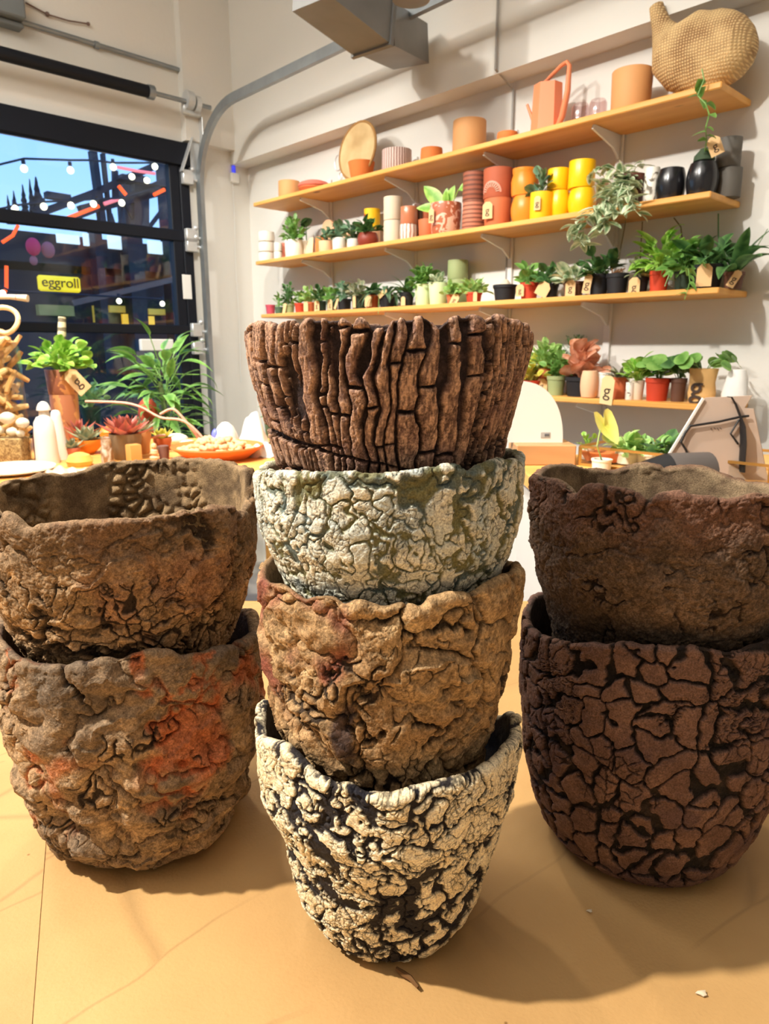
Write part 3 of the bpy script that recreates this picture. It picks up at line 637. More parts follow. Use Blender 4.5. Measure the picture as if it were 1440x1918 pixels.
rimR1 = rim_trace([(966,890),(985,892),(1010,893),(1035,898),(1054,905),(1066,918),(1075,930),(1085,918),(1100,910),(1125,910),(1148,914),(1185,918),(1200,926),(1207,945),(1215,938),(1230,928),(1245,925),(1275,922),(1290,930),(1300,932),(1322,930),(1374,938),(1400,930),(1420,926),(1440,927),(1480,925)],
                  [(985,868),(1020,868),(1060,870),(1096,877),(1130,880),(1155,882),(1170,872),(1183,867),(1215,864),(1228,870),(1240,876),(1265,876),(1304,872),(1330,874),(1345,882),(1356,886),(1375,892),(1391,898),(1420,903),(1440,905),(1470,915)], RA, 0.103)
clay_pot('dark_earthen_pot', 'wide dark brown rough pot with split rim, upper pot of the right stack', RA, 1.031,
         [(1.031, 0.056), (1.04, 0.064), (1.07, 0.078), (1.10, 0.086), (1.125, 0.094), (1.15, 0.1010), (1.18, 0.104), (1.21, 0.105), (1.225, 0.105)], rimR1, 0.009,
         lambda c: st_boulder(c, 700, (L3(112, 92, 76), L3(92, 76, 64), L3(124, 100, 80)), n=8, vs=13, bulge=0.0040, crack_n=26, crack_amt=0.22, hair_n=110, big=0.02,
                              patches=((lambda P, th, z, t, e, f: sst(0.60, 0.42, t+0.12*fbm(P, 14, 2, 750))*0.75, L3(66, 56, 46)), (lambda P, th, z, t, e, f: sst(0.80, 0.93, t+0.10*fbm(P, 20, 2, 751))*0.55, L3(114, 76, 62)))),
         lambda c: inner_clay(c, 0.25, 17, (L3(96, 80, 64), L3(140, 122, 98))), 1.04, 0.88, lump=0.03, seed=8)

# ------------------------------------------------------------------ room shell
wallm = mat('white_painted_block', (0.70, 0.685, 0.64), 0.85, 0.04, 1.5, 0.25, 45)
H_ = 3.3; BM = 4.6; AM = 5.2
def rloc(): return dict(loc=(CX, CY, 0), rz=RZ)
def room(name, boxes, m, kind='structure', bev=0):
    mb = MB()
    for (a0, a1, b0, b1, z0, z1) in boxes: mb.box(((a0+a1)/2, -(b0+b1)/2, (z0+z1)/2), (abs(a1-a0), abs(b1-b0), abs(z1-z0)))
    o = mb.build(name, m, None, False, (CX, CY, 0), RZ)
    if kind: o['kind'] = kind
    return o
room('floor', [(-0.2, AM, -0.2, BM, -0.1, 0)], mat('concrete_floor', (0.42, 0.40, 0.37), 0.6, 0.15, 2))
room('wall_right', [(-0.2, AM, -0.2, 0, 0, H_)], wallm)
DOOR_B0 = 0.375; DOOR_B1 = 3.6; DZ = 2.26
room('wall_left', [(-0.2, 0, 0, DOOR_B0, 0, H_), (-0.2, 0, DOOR_B1, BM, 0, H_), (-0.2, 0, DOOR_B0, DOOR_B1, DZ, H_)], wallm)
room('wall_back', [(-0.2, AM, BM, BM+0.2, 0, H_)], wallm)
room('wall_side', [(AM, AM+0.2, -0.2, BM+0.2, 0, H_)], wallm)
room('ceiling', [(-0.2, AM, -0.2, BM, H_, H_+0.1)], mat('grey_ceiling', (0.45, 0.44, 0.41), 0.9, 0.08, 2))
room('trim_ledge_right', [(0, AM, 0, 0.11, 2.27, H_)], wallm)
room('trim_ledge_left', [(0, 0.05, 0.11, DOOR_B0+0.02, 2.335, H_)], wallm)
# faint joints of the block wall are part of its bump; a pier at the corner
black = mat('black_door_frame', (0.007, 0.009, 0.015), 0.5, 0.1, 8, spec=0.2)
galv = mat('galvanised_steel', (0.30, 0.33, 0.35), 0.42, 0.25, 14, 0.1, 60, metal=0.75)
galv_l = mat('bright_galvanised_steel', (0.62, 0.64, 0.65), 0.4, 0.2, 22, 0.1, 90, metal=0.5)
white_p = mat('white_plastic', (0.78, 0.78, 0.75), 0.4, 0.03, 6)
# ------------------------------------------------------------------ garage door
gd = thing('garage_door', W(0, DOOR_B0, 0), 'black framed glass garage door at left with three rows of panes in view', 'garage door', rz=RZ)
def gpart(name, boxes, m, par=gd):
    mb = MB()
    for (a0, a1, b0, b1, z0, z1) in boxes: mb.rbox(((a0+a1)/2, -((b0+b1)/2 - DOOR_B0), (z0+z1)/2), (abs(a1-a0), abs(b1-b0), abs(z1-z0)), 0.004)
    return mb.build(name, m, par, False)
B1 = DOOR_B1
gpart('head_frame', [(-0.01, 0.035, 0.36, B1, 2.215, 2.325)], black)
gpart('jamb', [(-0.03, 0.02, 0.375, 0.43, 0.0, 2.22)], black)
for z0, z1 in ((1.845, 1.90), (1.372, 1.418), (0.86, 0.91), (0.02, 0.12)): gpart('rail', [(-0.03, 0.02, 0.40, B1, z0, z1)], black)
for b0, b1 in ((0.43, 0.485), (1.80, 1.86), (3.2, 3.26)): gpart('stile', [(-0.03, 0.015, b0, b1, 0.05, 2.22)], black)
glassm = mat_glass('door_glass', (0.90, 0.93, 0.95), 0.3)
for z0, z1 in ((1.90, 2.215), (1.418, 1.845), (0.91, 1.372), (0.12, 0.86)):
    for b0, b1 in ((0.485, 1.80), (1.86, 3.2)): gpart('glass_pane', [(-0.012, -0.008, b0, b1, z0, z1)], glassm)
gpart('pull_box', [(0.02, 0.05, 0.54, 0.72, 1.285, 1.345)], white_p)
gpart('warning_label', [(0.018, 0.021, 0.40, 0.452, 1.555, 1.68)], white_p)
mb = MB()
for z in (2.16, 1.875, 1.395, 1.30, 1.83):      # hinges with roller arms
    mb.rbox((0.035, 0.0+(-0.02), z), (0.03, 0.06, 0.07), 0.004); mb.tube([(0.03, -0.03, z), (0.04, 0.03, z-0.01)], 0.009)
    mb.ball((0.045, 0.005, z+0.04), 0.014, 10, 6)
mb.build('roller_hinges', galv_l, gd)
# track : upright + curve + horizontal run overhead
pts = [(0.055, 0.345, z) for z in (0.0, 0.6, 1.2, 1.7, 2.0)]
tp = [W(0.055, 0.335, z) for z in (0.0, 0.8, 1.5, 2.0, 2.10)]
zc = 2.10; rc = 0.36
for i in range(1, 13):
    an = math.pi/2*i/12; tp.append(W(0.055 + rc*(1-math.cos(an)), 0.335, zc + rc*math.sin(an)))
for k in range(1, 6): tp.append(W(0.055 + rc + 0.5*k, 0.335, zc + rc + 0.004*k))
mb = MB()
n = len(tp)
# C-shaped channel swept along the path
sec = [(-0.020, -0.011), (-0.020, 0.012), (0.020, 0.012), (0.020, -0.011), (0.016, -0.011), (0.016, 0.008), (-0.016, 0.008), (-0.016, -0.011)]
vs = []; su3 = Vector((SU[0], SU[1], 0)); nn3 = Vector((NN[0], NN[1], 0))
for i, p in enumerate(tp):
    d = (tp[min(i+1, n-1)] - tp[max(i-1, 0)]).normalized(); up = nn3.cross(d).normalized()
    for (x, y) in sec: vs.append(p + up*x + nn3*y)
fs = []
for i in range(n-1):
    for k in range(8): k2 = (k+1) % 8; fs.append((i*8+k, i*8+k2, (i+1)*8+k2, (i+1)*8+k))
fs += [tuple(range(8))[::-1], tuple((n-1)*8+k for k in range(8))]
mb.add(vs, fs); o = mb.build('door_track', galv, None, True); tag(o, 'galvanised door track rising beside the garage door and curving overhead', 'track')
# spring on its shaft
sp = thing('torsion_spring', W(0.09, 0.6, 2.50), 'black torsion spring tube on a steel shaft above the garage door', 'spring', rz=RZ)
mb = MB(); pr = []
mb.tube([(0, -2.6, 0.0), (0, 0.0, 0.0)], 0.028, 16); mb.build('spring_tube', mat('black_rubber_tube', (0.009, 0.010, 0.014), 0.5, spec=0.2), sp)
mb = MB(); mb.tube([(0, -2.6, 0), (0, 0.33, 0)], 0.011, 10); mb.tube([(0, -0.01, 0), (0, 0.02, 0)], 0.032, 14); mb.build('shaft', galv, sp)
mb = MB(); mb.tube([(0, 0.19, 0.01), (0, 0.225, 0.01)], 0.042, 18); mb.tube([(0, 0.235, 0.0), (0, 0.262, 0.0)], 0.038, 18); mb.rbox((-0.02, 0.23, -0.02), (0.03, 0.10, 0.07), 0.006); mb.build('cable_drum', galv_l, sp)
br = MB(); br.rbox((0.035, 0, 0.0), (0.012, 0.055, 0.30), 0.003); br.rbox((0.06, 0.028, 0.05), (0.05, 0.006, 0.20), 0.002); br.bar((0.05, -0.02, 0.05), (0.05, -0.09, -0.12), 0.03, 0.006)
o = br.build('end_bracket', galv_l, None, False, W(0, 0.345, 2.30), RZ); tag(o, 'pale steel end bracket under the spring shaft at the door corner', 'bracket')
# conduit along the wall + junction box + dangling cable
mb = MB(); mb.tube([W(0.016, b, 2.672 - 0.012*(1.118-b)) for b in (1.15, 0.8, 0.4, 0.05)], 0.010, 10)
for b in (0.82, 0.30): mb.tube([W(0.016, b, 2.666), W(0.016, b-0.02, 2.666)], 0.016, 10)
o = mb.build('wall_conduit', galv, None, True); tag(o, 'thin grey conduit running along the wall above the torsion spring', 'conduit')
mb = MB(); mb.rbox((0.05, 0, 0), (0.10, 0.20, 0.13), 0.006); mb.rbox((0.03, 0, -0.078), (0.06, 0.20, 0.02), 0.003)
o = mb.build('junction_box', mat('dull_grey_metal', (0.16, 0.18, 0.19), 0.6), None, False, W(0, 1.24, 2.72), RZ); tag(o, 'dark grey junction box at the top left corner of the wall', 'electrical box')
b0, z0 = hit_a(48, 5, 0.01); b1, z1 = hit_a(88, 27, 0.01); b2, z2 = hit_a(165, 45, 0.01)
mb = MB(); mb.tube([W(0.01, b0, z0), W(0.012, b1, z1), W(0.012, (b1+b2)/2, (z1+z2)/2-0.006), W(0.012, b2, z2)], 0.0035, 8); mb.ball(W(0.014, b1, z1), 0.010, 10, 6); mb.ball(W(0.012, b2, z2), 0.008, 10, 6)
o = mb.build('loose_cable', mat('brown_cable', (0.16, 0.10, 0.08), 0.6), None); tag(o, 'short loose cable with a brown knot on the wall by the grey box', 'cable')
# plug-in sensor with its cord
b0, z0 = hit_a(440, 322, 0.02)
se = thing('wall_sensor', W(0, b0, z0), 'small white wall sensor with blue light and a thin cord beside the corner', 'sensor', rz=RZ)
mb = MB(); mb.rbox((0.012, 0, -0.03), (0.024, 0.05, 0.05), 0.005); mb.build('sensor_body', white_p, se, False)
mb = MB(); mb.rbox((0.008, 0, 0.012), (0.016, 0.018, 0.042), 0.004); mb.build('blue_light', mat('blue_led', (0.05, 0.06, 0.9), 0.3, emit=0.6), se, False)
mb = MB(); mb.tube([(0.005, -0.01+0.004*math.sin(k*1.3), -0.05 - k*0.12) for k in range(10)], 0.003, 6); mb.build('cord', white_p, se)
# duct
dm = mat('duct_metal', (0.21, 0.21, 0.205), 0.5, 0.2, 9, 0.1, 30, metal=0.35)
dk = thing('air_duct', W(1.35, 0.4, 2.9), 'grey sheet metal air duct coming down in front of the shelf wall ledge', 'duct', rz=RZ)
dO = dk.location
def dpt(px, py, b_): a_, z_ = hit_b(px, py, b_); return Vector((a_-1.35, 0.4-b_, z_-2.9))
e0 = dpt(768, 88, 0.20); e1_ = dpt(700, 52, 0.50); e2_ = dpt(585, -40, 0.80)
mb = MB(); mb.bar(e0, e1_, 0.15, 0.13); mb.build('duct_end', dm, dk, False)
mb = MB(); mb.bar(e1_, e2_, 0.165, 0.145); mb.bar(e1_.lerp(e2_, -0.02), e1_.lerp(e2_, 0.03), 0.18, 0.16); mb.build('duct_body', dm, dk, False)
mb = MB(); g0 = dpt(770, 0, 0.55); mb.tube([g0, g0 + Vector((0, 0, 0.45))], 0.06, 24); mb.build('round_riser', dm, dk, True)
# thin conduit down the shelf wall
a0, _ = hit_b(960, 300, 0.0)
mb = MB(); mb.tube([W(a0, 0.125, 3.2), W(a0, 0.122, 2.28), W(a0, 0.012, 2.24), W(a0, 0.012, 1.2)], 0.0045, 8); o = mb.build('vertical_wire', mat('grey_wire', (0.32, 0.31, 0.29), 0.5), None); tag(o, 'thin grey wire running straight down the shelf wall', 'wire')

# ------------------------------------------------------------------ shelves
pine = mat_wood('pine_board', s2l(212, 146, 66), s2l(232, 176, 96), 1.6)
SH = {1: (0.37, 2.67, 1.996), 2: (0.37, 2.67, 1.716), 3: (0.40, 2.72, 1.452), 4: (0.60, 2.76, 1.116)}
SHD = 0.22; STH = 0.018
ztop = {k: v[2] + STH for k, v in SH.items()}
names = {1: 'pine wall shelf holding tan pots and the gourd basket, topmost of four', 2: 'pine wall shelf holding yellow and terracotta pots, second of four from the top',
         3: 'pine wall shelf crowded with small tagged nursery pots, third of four from the top', 4: 'pine wall shelf just behind the white rounded board, lowest of four'}
brk = mat('white_bracket', (0.74, 0.73, 0.70), 0.4, 0.03)
for k, (a0, a1, z) in SH.items():
    t_ = thing('wall_shelf', W((a0+a1)/2, 0, z), names[k], 'shelf', 'pine wall shelves', rz=RZ)
    mb = MB(); mb.rbox((0, -(SHD/2+0.002), STH/2), (a1-a0, SHD, STH), 0.003); mb.build('board', pine, t_, False)
    for a in (0.72, 1.30, 1.82, 2.26):
        mb = MB(); x = a-(a0+a1)/2
        mb.add([(x-0.004, -0.016, -0.001), (x-0.004, -0.185, -0.001), (x-0.004, -0.19, -0.014), (x-0.004, -0.06, -0.045), (x-0.004, -0.016, -0.075), (x+0.004, -0.016, -0.001), (x+0.004, -0.185, -0.001), (x+0.004, -0.19, -0.014), (x+0.004, -0.06, -0.045), (x+0.004, -0.016, -0.075)],
               [(0, 1, 2, 3, 4), (9, 8, 7, 6, 5), (0, 5, 6, 1), (1, 6, 7, 2), (2, 7, 8, 3), (3, 8, 9, 4), (4, 9, 5, 0)])
        mb.build('bracket', brk, t_, False)
for i, a in enumerate((0.72, 1.30, 1.82, 2.26)):
    o = MB()
    o.rbox((0, -0.0065, 0), (0.026, 0.013, 1.10), 0.002)
    o = o.build('shelf_standard', brk, None, False, W(a, 0, 1.55), RZ)
    tag(o, ['slotted white upright standard on the wall, nearest the corner', 'slotted white upright standard on the wall behind the bright-leaved patterned pot', 'slotted white upright standard on the wall behind the orange pots', 'slotted white upright standard behind the trailing silver plant'][i], 'shelf standard', 'shelf standards')

# ------------------------------------------------------------------ outside the door
def OUT(px, py, a): b, z = hit_a(px, py, a); return W(a, b, z)
dark1 = mat('dark_facade', (0.035, 0.033, 0.045), 0.8, 0.5, 0.6)
steelb = mat('dark_steel_beam', (0.03, 0.03, 0.04), 0.7, 0.3, 2)
A_OUT = -5.0
room('ground_outside', [(-14, -0.2, -14, 16, -0.15, -0.02)], mat('dark_asphalt', (0.04, 0.04, 0.045), 0.8))
fa = thing('street_building', W(A_OUT, 0, 0), 'dark building across the street with four bright skylight panes', 'building', rz=0)
def wpart(name, prims, m, par, smooth=False, kindcat=None):
    """world-space prims under a parent empty (translation only)"""
    mb = MB()
    for pr_ in prims: pr_(mb)
    off = par.location if par is not None else Vector((0, 0, 0))
    mb.v = [tuple(Vector(v) - off) for v in mb.v]
    return mb.build(name, m, par, smooth)
def obox(p00, p11, a, dp):            # box on a plane a, from two pixel corners
    (x0, y0), (x1, y1) = p00, p11
    b0, z0 = hit_a(x0, y0, a); b1, z1 = hit_a(x1, y1, a)
    def f(mb):
        vs = [W(a + s*dp, b, z) for s in (0, -1) for b in (b0, b1) for z in (z0, z1)]
        mb.add(vs, [(0, 1, 3, 2), (4, 6, 7, 5), (0, 4, 5, 1), (2, 3, 7, 6), (0, 2, 6, 4), (1, 5, 7, 3)])
    return f
def obar(pts, a, w, h=0.1):
    def f(mb):
        q = [OUT(x, y, a) for x, y in pts]
        for i in range(len(q)-1): mb.bar(q[i], q[i+1], w, h, (SU[0], SU[1], 0))
    return f
wpart('facade', [obox((-500, 468), (420, 900), A_OUT, 2.0)], dark1, fa)
wpart('roof_beam', [obox((-500, 448), (420, 472), A_OUT+0.1, 1.6)], steelb, fa)
wpart('column', [obox((258, 330), (274, 900), A_OUT+0.3, 0.2)], steelb, fa)
wpart('column', [obox((190, 430), (200, 700), A_OUT+0.3, 0.2)], steelb, fa)
wpart('column', [obox((312, 300), (345, 900), A_OUT+0.3, 0.2)], steelb, fa)
winm = mat('lit_skylight', (0.75, 0.92, 1.0), 0.5, 0.02, emit=1.1)
for (p, q) in (((106, 437), (150, 458)), ((156, 436), (192, 463)), ((202, 440), (256, 470)), ((277, 450), (310, 477))): wpart('skylight_pane', [obox(p, q, A_OUT+0.14, 0.03)], winm, fa)
yel = mat('yellow_lit_window', (0.85, 0.55, 0.08), 0.5, 0.3, 3, emit=0.35); yel2 = mat('amber_lamp', (1.0, 0.55, 0.05), 0.5, 0.05, emit=0.9)
dimy = mat('dim_yellow_awning', (0.35, 0.33, 0.12), 0.7, 0.2, emit=0.15)
wpart('awning', [obox((72, 570), (140, 592), A_OUT+0.1, 0.1)], dimy, fa)
wpart('lit_window', [obox((205, 572), (255, 586), A_OUT+0.1, 0.1)], yel, fa); wpart('lit_window', [obox((278, 578), (310, 590), A_OUT+0.1, 0.1)], yel, fa); wpart('lit_window', [obox((178, 572), (195, 604), A_OUT+0.1, 0.1)], yel, fa)
wpart('lamp_panel', [obox((230, 588), (247, 612), A_OUT+0.16, 0.05)], yel2, fa); wpart('lamp_panel', [obox((275, 592), (290, 608), A_OUT+0.16, 0.05)], yel2, fa)
brn = mat('brown_beam', (0.22, 0.13, 0.10), 0.7)
wpart('sloping_canopy', [obar([(135, 568), (200, 553), (255, 540), (330, 522)], A_OUT+0.5, 0.06, 0.05)], brn, fa)
# roof truss seen against the sky
trs = thing('roof_truss', W(A_OUT+0.8, 0, 2), 'dark steel roof truss with diagonal struts against the blue sky', 'roof truss')
wpart('chord', [obar([(60, 405), (175, 362), (325, 295)], A_OUT+0.8, 0.07, 0.1), obar([(120, 415), (230, 372), (330, 330)], A_OUT+0.8, 0.06, 0.1), obar([(130, 372), (85, 365)], A_OUT+0.8, 0.06, 0.1), obar([(150, 395), (330, 350)], A_OUT+0.8, 0.10, 0.1)], steelb, trs)
wpart('upright_post', [obar([(173, 283), (192, 425)], A_OUT+0.8, 0.06, 0.1), obar([(192, 288), (207, 425)], A_OUT+0.8, 0.035, 0.06), obar([(215, 320), (216, 372)], A_OUT+0.8, 0.05, 0.06)], steelb, trs)
wpart('strut', [obar([(234, 380), (258, 425)], A_OUT+0.8, 0.04, 0.05), obar([(308, 388), (280, 425)], A_OUT+0.8, 0.035, 0.05), obar([(262, 330), (262, 430)], A_OUT+0.8, 0.17, 0.1), obar([(207, 400), (215, 425)], A_OUT+0.8, 0.02, 0.05), obar([(230, 385), (222, 425)], A_OUT+0.8, 0.015, 0.05)], steelb, trs)
wpart('roof_panel', [obox((225, 335), (330, 352), A_OUT+0.95, 0.2)], steelb, trs)
neon = mat('orange_neon', (1.0, 0.10, 0.01), 0.5, 0.02, emit=1.6); pinkn = mat('pink_neon', (1.0, 0.22, 0.22), 0.5, 0.02, emit=1.0)
for (pts_, m_, r_, lb) in (([(125, 409), (185, 386)], neon, .030, 'orange neon tube slanting along the outside truss, longest of the neon lines'), ([(222, 348), (236, 365)], neon, .033, 'short orange neon tube sloping down right beside the truss post'),
                      ([(288, 365), (308, 355)], neon, .03, 'short orange neon tube near the right door jamb'), ([(4, 454), (24, 441), (34, 422)], neon, .026, 'bent orange neon tube just below the upper door rail at far left'),
                      ([(12, 498), (12, 540), (8, 548)], neon, .028, 'upright orange neon tube above the basket of wood sticks'), ([(220, 313), (255, 320), (290, 325)], pinkn, .025, 'pink neon tube just under the door head'), ([(195, 382), (222, 373)], pinkn, .03, 'pink neon tube between the truss posts')):
    mb = MB(); mb.tube([OUT(x, y, A_OUT+1.0) for x, y in pts_], r_*0.62, 8); tag(mb.build('neon_tube', m_), lb, 'neon tube', 'neon lines outside')
# egg-roll sign
sg = thing('shop_sign', OUT(111, 532, A_OUT+0.4), 'small yellow lit shop sign with dark lettering across the street', 'sign', rz=RZ + math.pi/2)
pw = OUT(73, 528, A_OUT+0.4) - OUT(152, 535, A_OUT+0.4); sw = pw.length; sh = (OUT(111, 518, A_OUT+0.4) - OUT(111, 547, A_OUT+0.4)).length
mb = MB(); mb.rbox((0, 0, 0), (sw, 0.06, sh), 0.02); mb.build('sign_panel', mat('yellow_sign', (1.0, 0.72, 0.02), 0.5, 0.05, emit=0.9), sg, False)
text_mesh('sign_lettering', 'eggroll', sh*0.9, mat('dark_sign_ink', (0.06, 0.05, 0.01), 0.6), sg, (0, -0.045, sh*0.05), (math.pi/2, 0, 0), 0.005, 0.0)
# bulbs on two strings
bulbm = mat('lit_bulb', (1.0, 0.88, 0.62), 0.4, 0.02, emit=3.0)
cordm = mat('bulb_cord', (0.02, 0.02, 0.03), 0.6)
for (cp, lst, lb) in (([(-60, 318), (0, 308), (45, 297), (132, 300), (175, 300), (212, 305), (290, 305), (330, 300)], [(45, 316), (132, 319), (212, 313), (290, 312)], 'upper'),
                      ([(-40, 400), (28, 385), (82, 378), (133, 376), (175, 373), (228, 371), (300, 350)], [(28, 391), (82, 387), (133, 385), (175, 382), (228, 380)], 'lower'),
                      ([(-60, 540), (5, 538), (20, 545), (223, 556), (304, 560)], [(5, 549), (223, 564), (304, 569)], 'far')):
    mb = MB(); mb.tube([OUT(x, y, A_OUT+1.6) for x, y in cp], 0.010, 6)
    tag(mb.build('light_string_cord', cordm), {'upper': 'black cord of the bulb string high in the sky outside', 'lower': 'black cord of the bulb string just above the upper door rail', 'far': 'black cord of the bulb string low before the dark building'}[lb], 'cord')
    for (x, y) in lst:
        c_ = OUT(x, y, A_OUT+1.6); t_ = thing('string_bulb', c_ + Vector((0, 0, 0.07)), {'upper': 'round glowing bulb on the upper string outside', 'lower': 'round glowing bulb on the lower string outside', 'far': 'round glowing bulb on the far string near the yellow windows'}[lb], 'light bulb', 'bulbs on the %s string' % lb)
        mb = MB(); mb.ball((0, 0, -0.07), 0.030 if lb != 'far' else 0.026, 14, 10, sz=1.05); mb.build('globe', bulbm, t_)
        mb = MB(); mb.lathe([(0, 0.0), (0.016, 0), (0.018, -0.03), (0, -0.03)][::-1], 10); mb.build('socket', cordm, t_)
for (x, y) in ((247, 331), (275, 338)):
    c_ = OUT(x, y, A_OUT+1.6); mb = MB(); mb.ball((0, 0, 0), 0.03, 14, 10); tag(mb.build('string_bulb', bulbm, None, True, c_), 'round glowing bulb %s under the pink neon tube' % ('left' if x < 260 else 'right'), 'light bulb')
for (x, y, r_, c_, lb) in ((62, 462, .065, 'crimson', 'crimson paper lantern below the upper door rail outside'), (90, 468, .06, 'dusty_rose', 'dusty rose paper lantern right of the crimson one outside'), (63, 488, .035, 'dusty_rose', 'small rose lantern under the crimson one outside')):
    mb = MB(); mb.ball((0, 0, 0), r_, 16, 10, sz=1.25); tag(mb.build('paper_lantern', mat(c_ + '_lantern', (0.55, 0.03, 0.09) if c_ == 'crimson' else (0.30, 0.10, 0.12), 0.7, 0.2, 4, emit=0.25), None, True, OUT(x, y, A_OUT+1.2)), lb, 'lantern')
# pointed conifers
con = mat('dark_conifer', (0.02, 0.022, 0.03), 0.8)
for i, (x, yt, w) in enumerate(((20, 365, 7), (32, 357, 9), (50, 345, 10), (64, 335, 9), (76, 331, 15))):
    p = OUT(x, 420, A_OUT+0.3); q = OUT(x, yt, A_OUT+0.3); r_ = (OUT(x+w, 400, A_OUT+0.3)-OUT(x-w, 400, A_OUT+0.3)).length/2; h_ = q.z - p.z
    mb = MB(); pr = [(0, 0)]
    for j in range(7): f_ = j/7; pr += [(r_*(1-f_**1.3)*1.0, h_*f_+0.001), (r_*(1-f_**1.3)*0.62, h_*(f_+0.10))]
    pr += [(0, h_)]; mb.lathe(pr, 10, wob=0.15, seed=i)
    tag(mb.build('conifer', con, None, False, p), 'dark pointed conifer on the roof line, %s of five from the left' % ['first', 'second', 'third', 'fourth', 'fifth'][i], 'tree')

# ------------------------------------------------------------------ pots, plants and tags on the shelves
TC = {'tan': s2l(206, 150, 96), 'terra': s2l(196, 104, 62), 'terra2': s2l(178, 92, 56), 'orange': s2l(232, 138, 44), 'yellow': s2l(244, 190, 20), 'white': s2l(226, 222, 208),
      'cream': s2l(214, 200, 176), 'black': s2l(26, 26, 30), 'grey': s2l(92, 88, 82), 'green': s2l(74, 100, 78), 'pink': s2l(190, 74, 92), 'palegreen': s2l(206, 222, 168), 'sage': s2l(150, 162, 112),
      'brown': s2l(94, 62, 46), 'peach': s2l(236, 188, 148), 'darkgreen': s2l(44, 62, 48), 'red': s2l(190, 62, 34), 'salmon': s2l(236, 142, 100), 'dustypink': s2l(206, 124, 104), 'olive': s2l(70, 84, 60)}
def pm(c, rough=0.65): return mat(c + '_ceramic' if rough > 0.4 else c + '_gloss', TC[c], rough, 0.07, 10, spec=0.4 if rough > 0.4 else 0.6)
ink = mat('brown_ink', (0.05, 0.03, 0.02), 0.8); kraft = mat('kraft_tag', s2l(222, 186, 136), 0.85, 0.05, 30)
soilm = mat('dark_soil', (0.035, 0.022, 0.015), 0.95, 0.4, 80, 0.5, 200)
leafmats = {
    'mid': mat_leaf('mid_green_leaf', s2l(92, 142, 62), s2l(138, 184, 98)), 'dark': mat_leaf('dark_green_leaf', s2l(52, 92, 50), s2l(98, 142, 82)),
    'bright': mat_leaf('bright_green_leaf', s2l(116, 176, 52), s2l(178, 218, 104)), 'silver': mat_leaf('silver_variegated_leaf', s2l(120, 152, 108), s2l(232, 238, 204)),
    'blue': mat_leaf('blue_green_leaf', s2l(74, 112, 86), s2l(126, 160, 126)), 'lime': mat_leaf('lime_leaf', s2l(226, 238, 112), s2l(240, 246, 150)),
    'pinkleaf': mat_leaf('pink_veined_leaf', s2l(244, 190, 160), s2l(206, 136, 98)), 'yellowleaf': mat_leaf('yellow_green_leaf', s2l(186, 188, 60), s2l(226, 214, 110)),
    'redleaf': mat_leaf('red_succulent_leaf', s2l(158, 96, 78), s2l(206, 112, 100)), 'light': mat_leaf('light_green_leaf', s2l(140, 186, 96), s2l(190, 220, 142)), 'grey': mat_leaf('grey_green_leaf', s2l(126, 140, 112), s2l(176, 176, 140))}

def pot_profile(kind, rb, rt, h, w=0.004):
    if kind == 'straight': o = [(rb, 0), (rb*1.02, h*0.02), (rt, h*0.985), (rt*0.985, h)]
    elif kind == 'nursery': o = [(rb, 0), (rt*0.97, h*0.80), (rt*1.04, h*0.81), (rt*1.05, h*0.99), (rt*1.03, h)]
    elif kind == 'round': o = [(rb*0.72, 0)] + [(rt*0.8 + (max(rb, rt)*1.16-rt*0.8)*math.sin(math.pi*(0.10+0.80*i/8))**0.8, h*(0.03 + 0.95*i/8)) for i in range(9)] + [(rt*0.82, h)]
    elif kind == 'stout': o = [(rb*0.9, 0), (rb, h*0.06), (rb*1.06, h*0.4), (rt*1.03, h*0.75), (rt, h)]
    elif kind == 'waist': o = [(rb, 0), (rb*1.06, h*0.15), (rt*1.05, h*0.55), (rt*0.92, h*0.80), (rt*0.96, h*0.86), (rt*0.98, h)]
    elif kind == 'bowl': o = [(rb*0.45, 0), (rb*0.55, h*0.05), (rt*0.85, h*0.45), (rt, h*0.95), (rt*0.985, h)]
    elif kind == 'dish': o = [(rb*0.75, 0), (rb*0.8, h*0.1), (rt, h*0.85), (rt*0.985, h)]
    rim = o[-1][0]
    inn = [(max(rim-w, 0.002), h*0.985), (max(min(rb, rim)-w, 0.002)*0.95, h*0.35), (0, h*0.33)]
    return [(0, 0)] + o + inn
def put_pot(name, par, kind, rb, rt, h, m, z=0.0, seg=36, wob=0.0, seed=0, soil=False):
    mb = MB(); mb.lathe(pot_profile(kind, rb, rt, h), seg, (0, 0, z), wob=wob, seed=seed); o = mb.build(name, m, par)
    if soil:
        mb = MB(); mb.lathe([(0, h*0.80+0.001), (rt*0.86, h*0.80)][::-1], 20, (0, 0, z)); mb.build('soil', soilm, par)
    return o
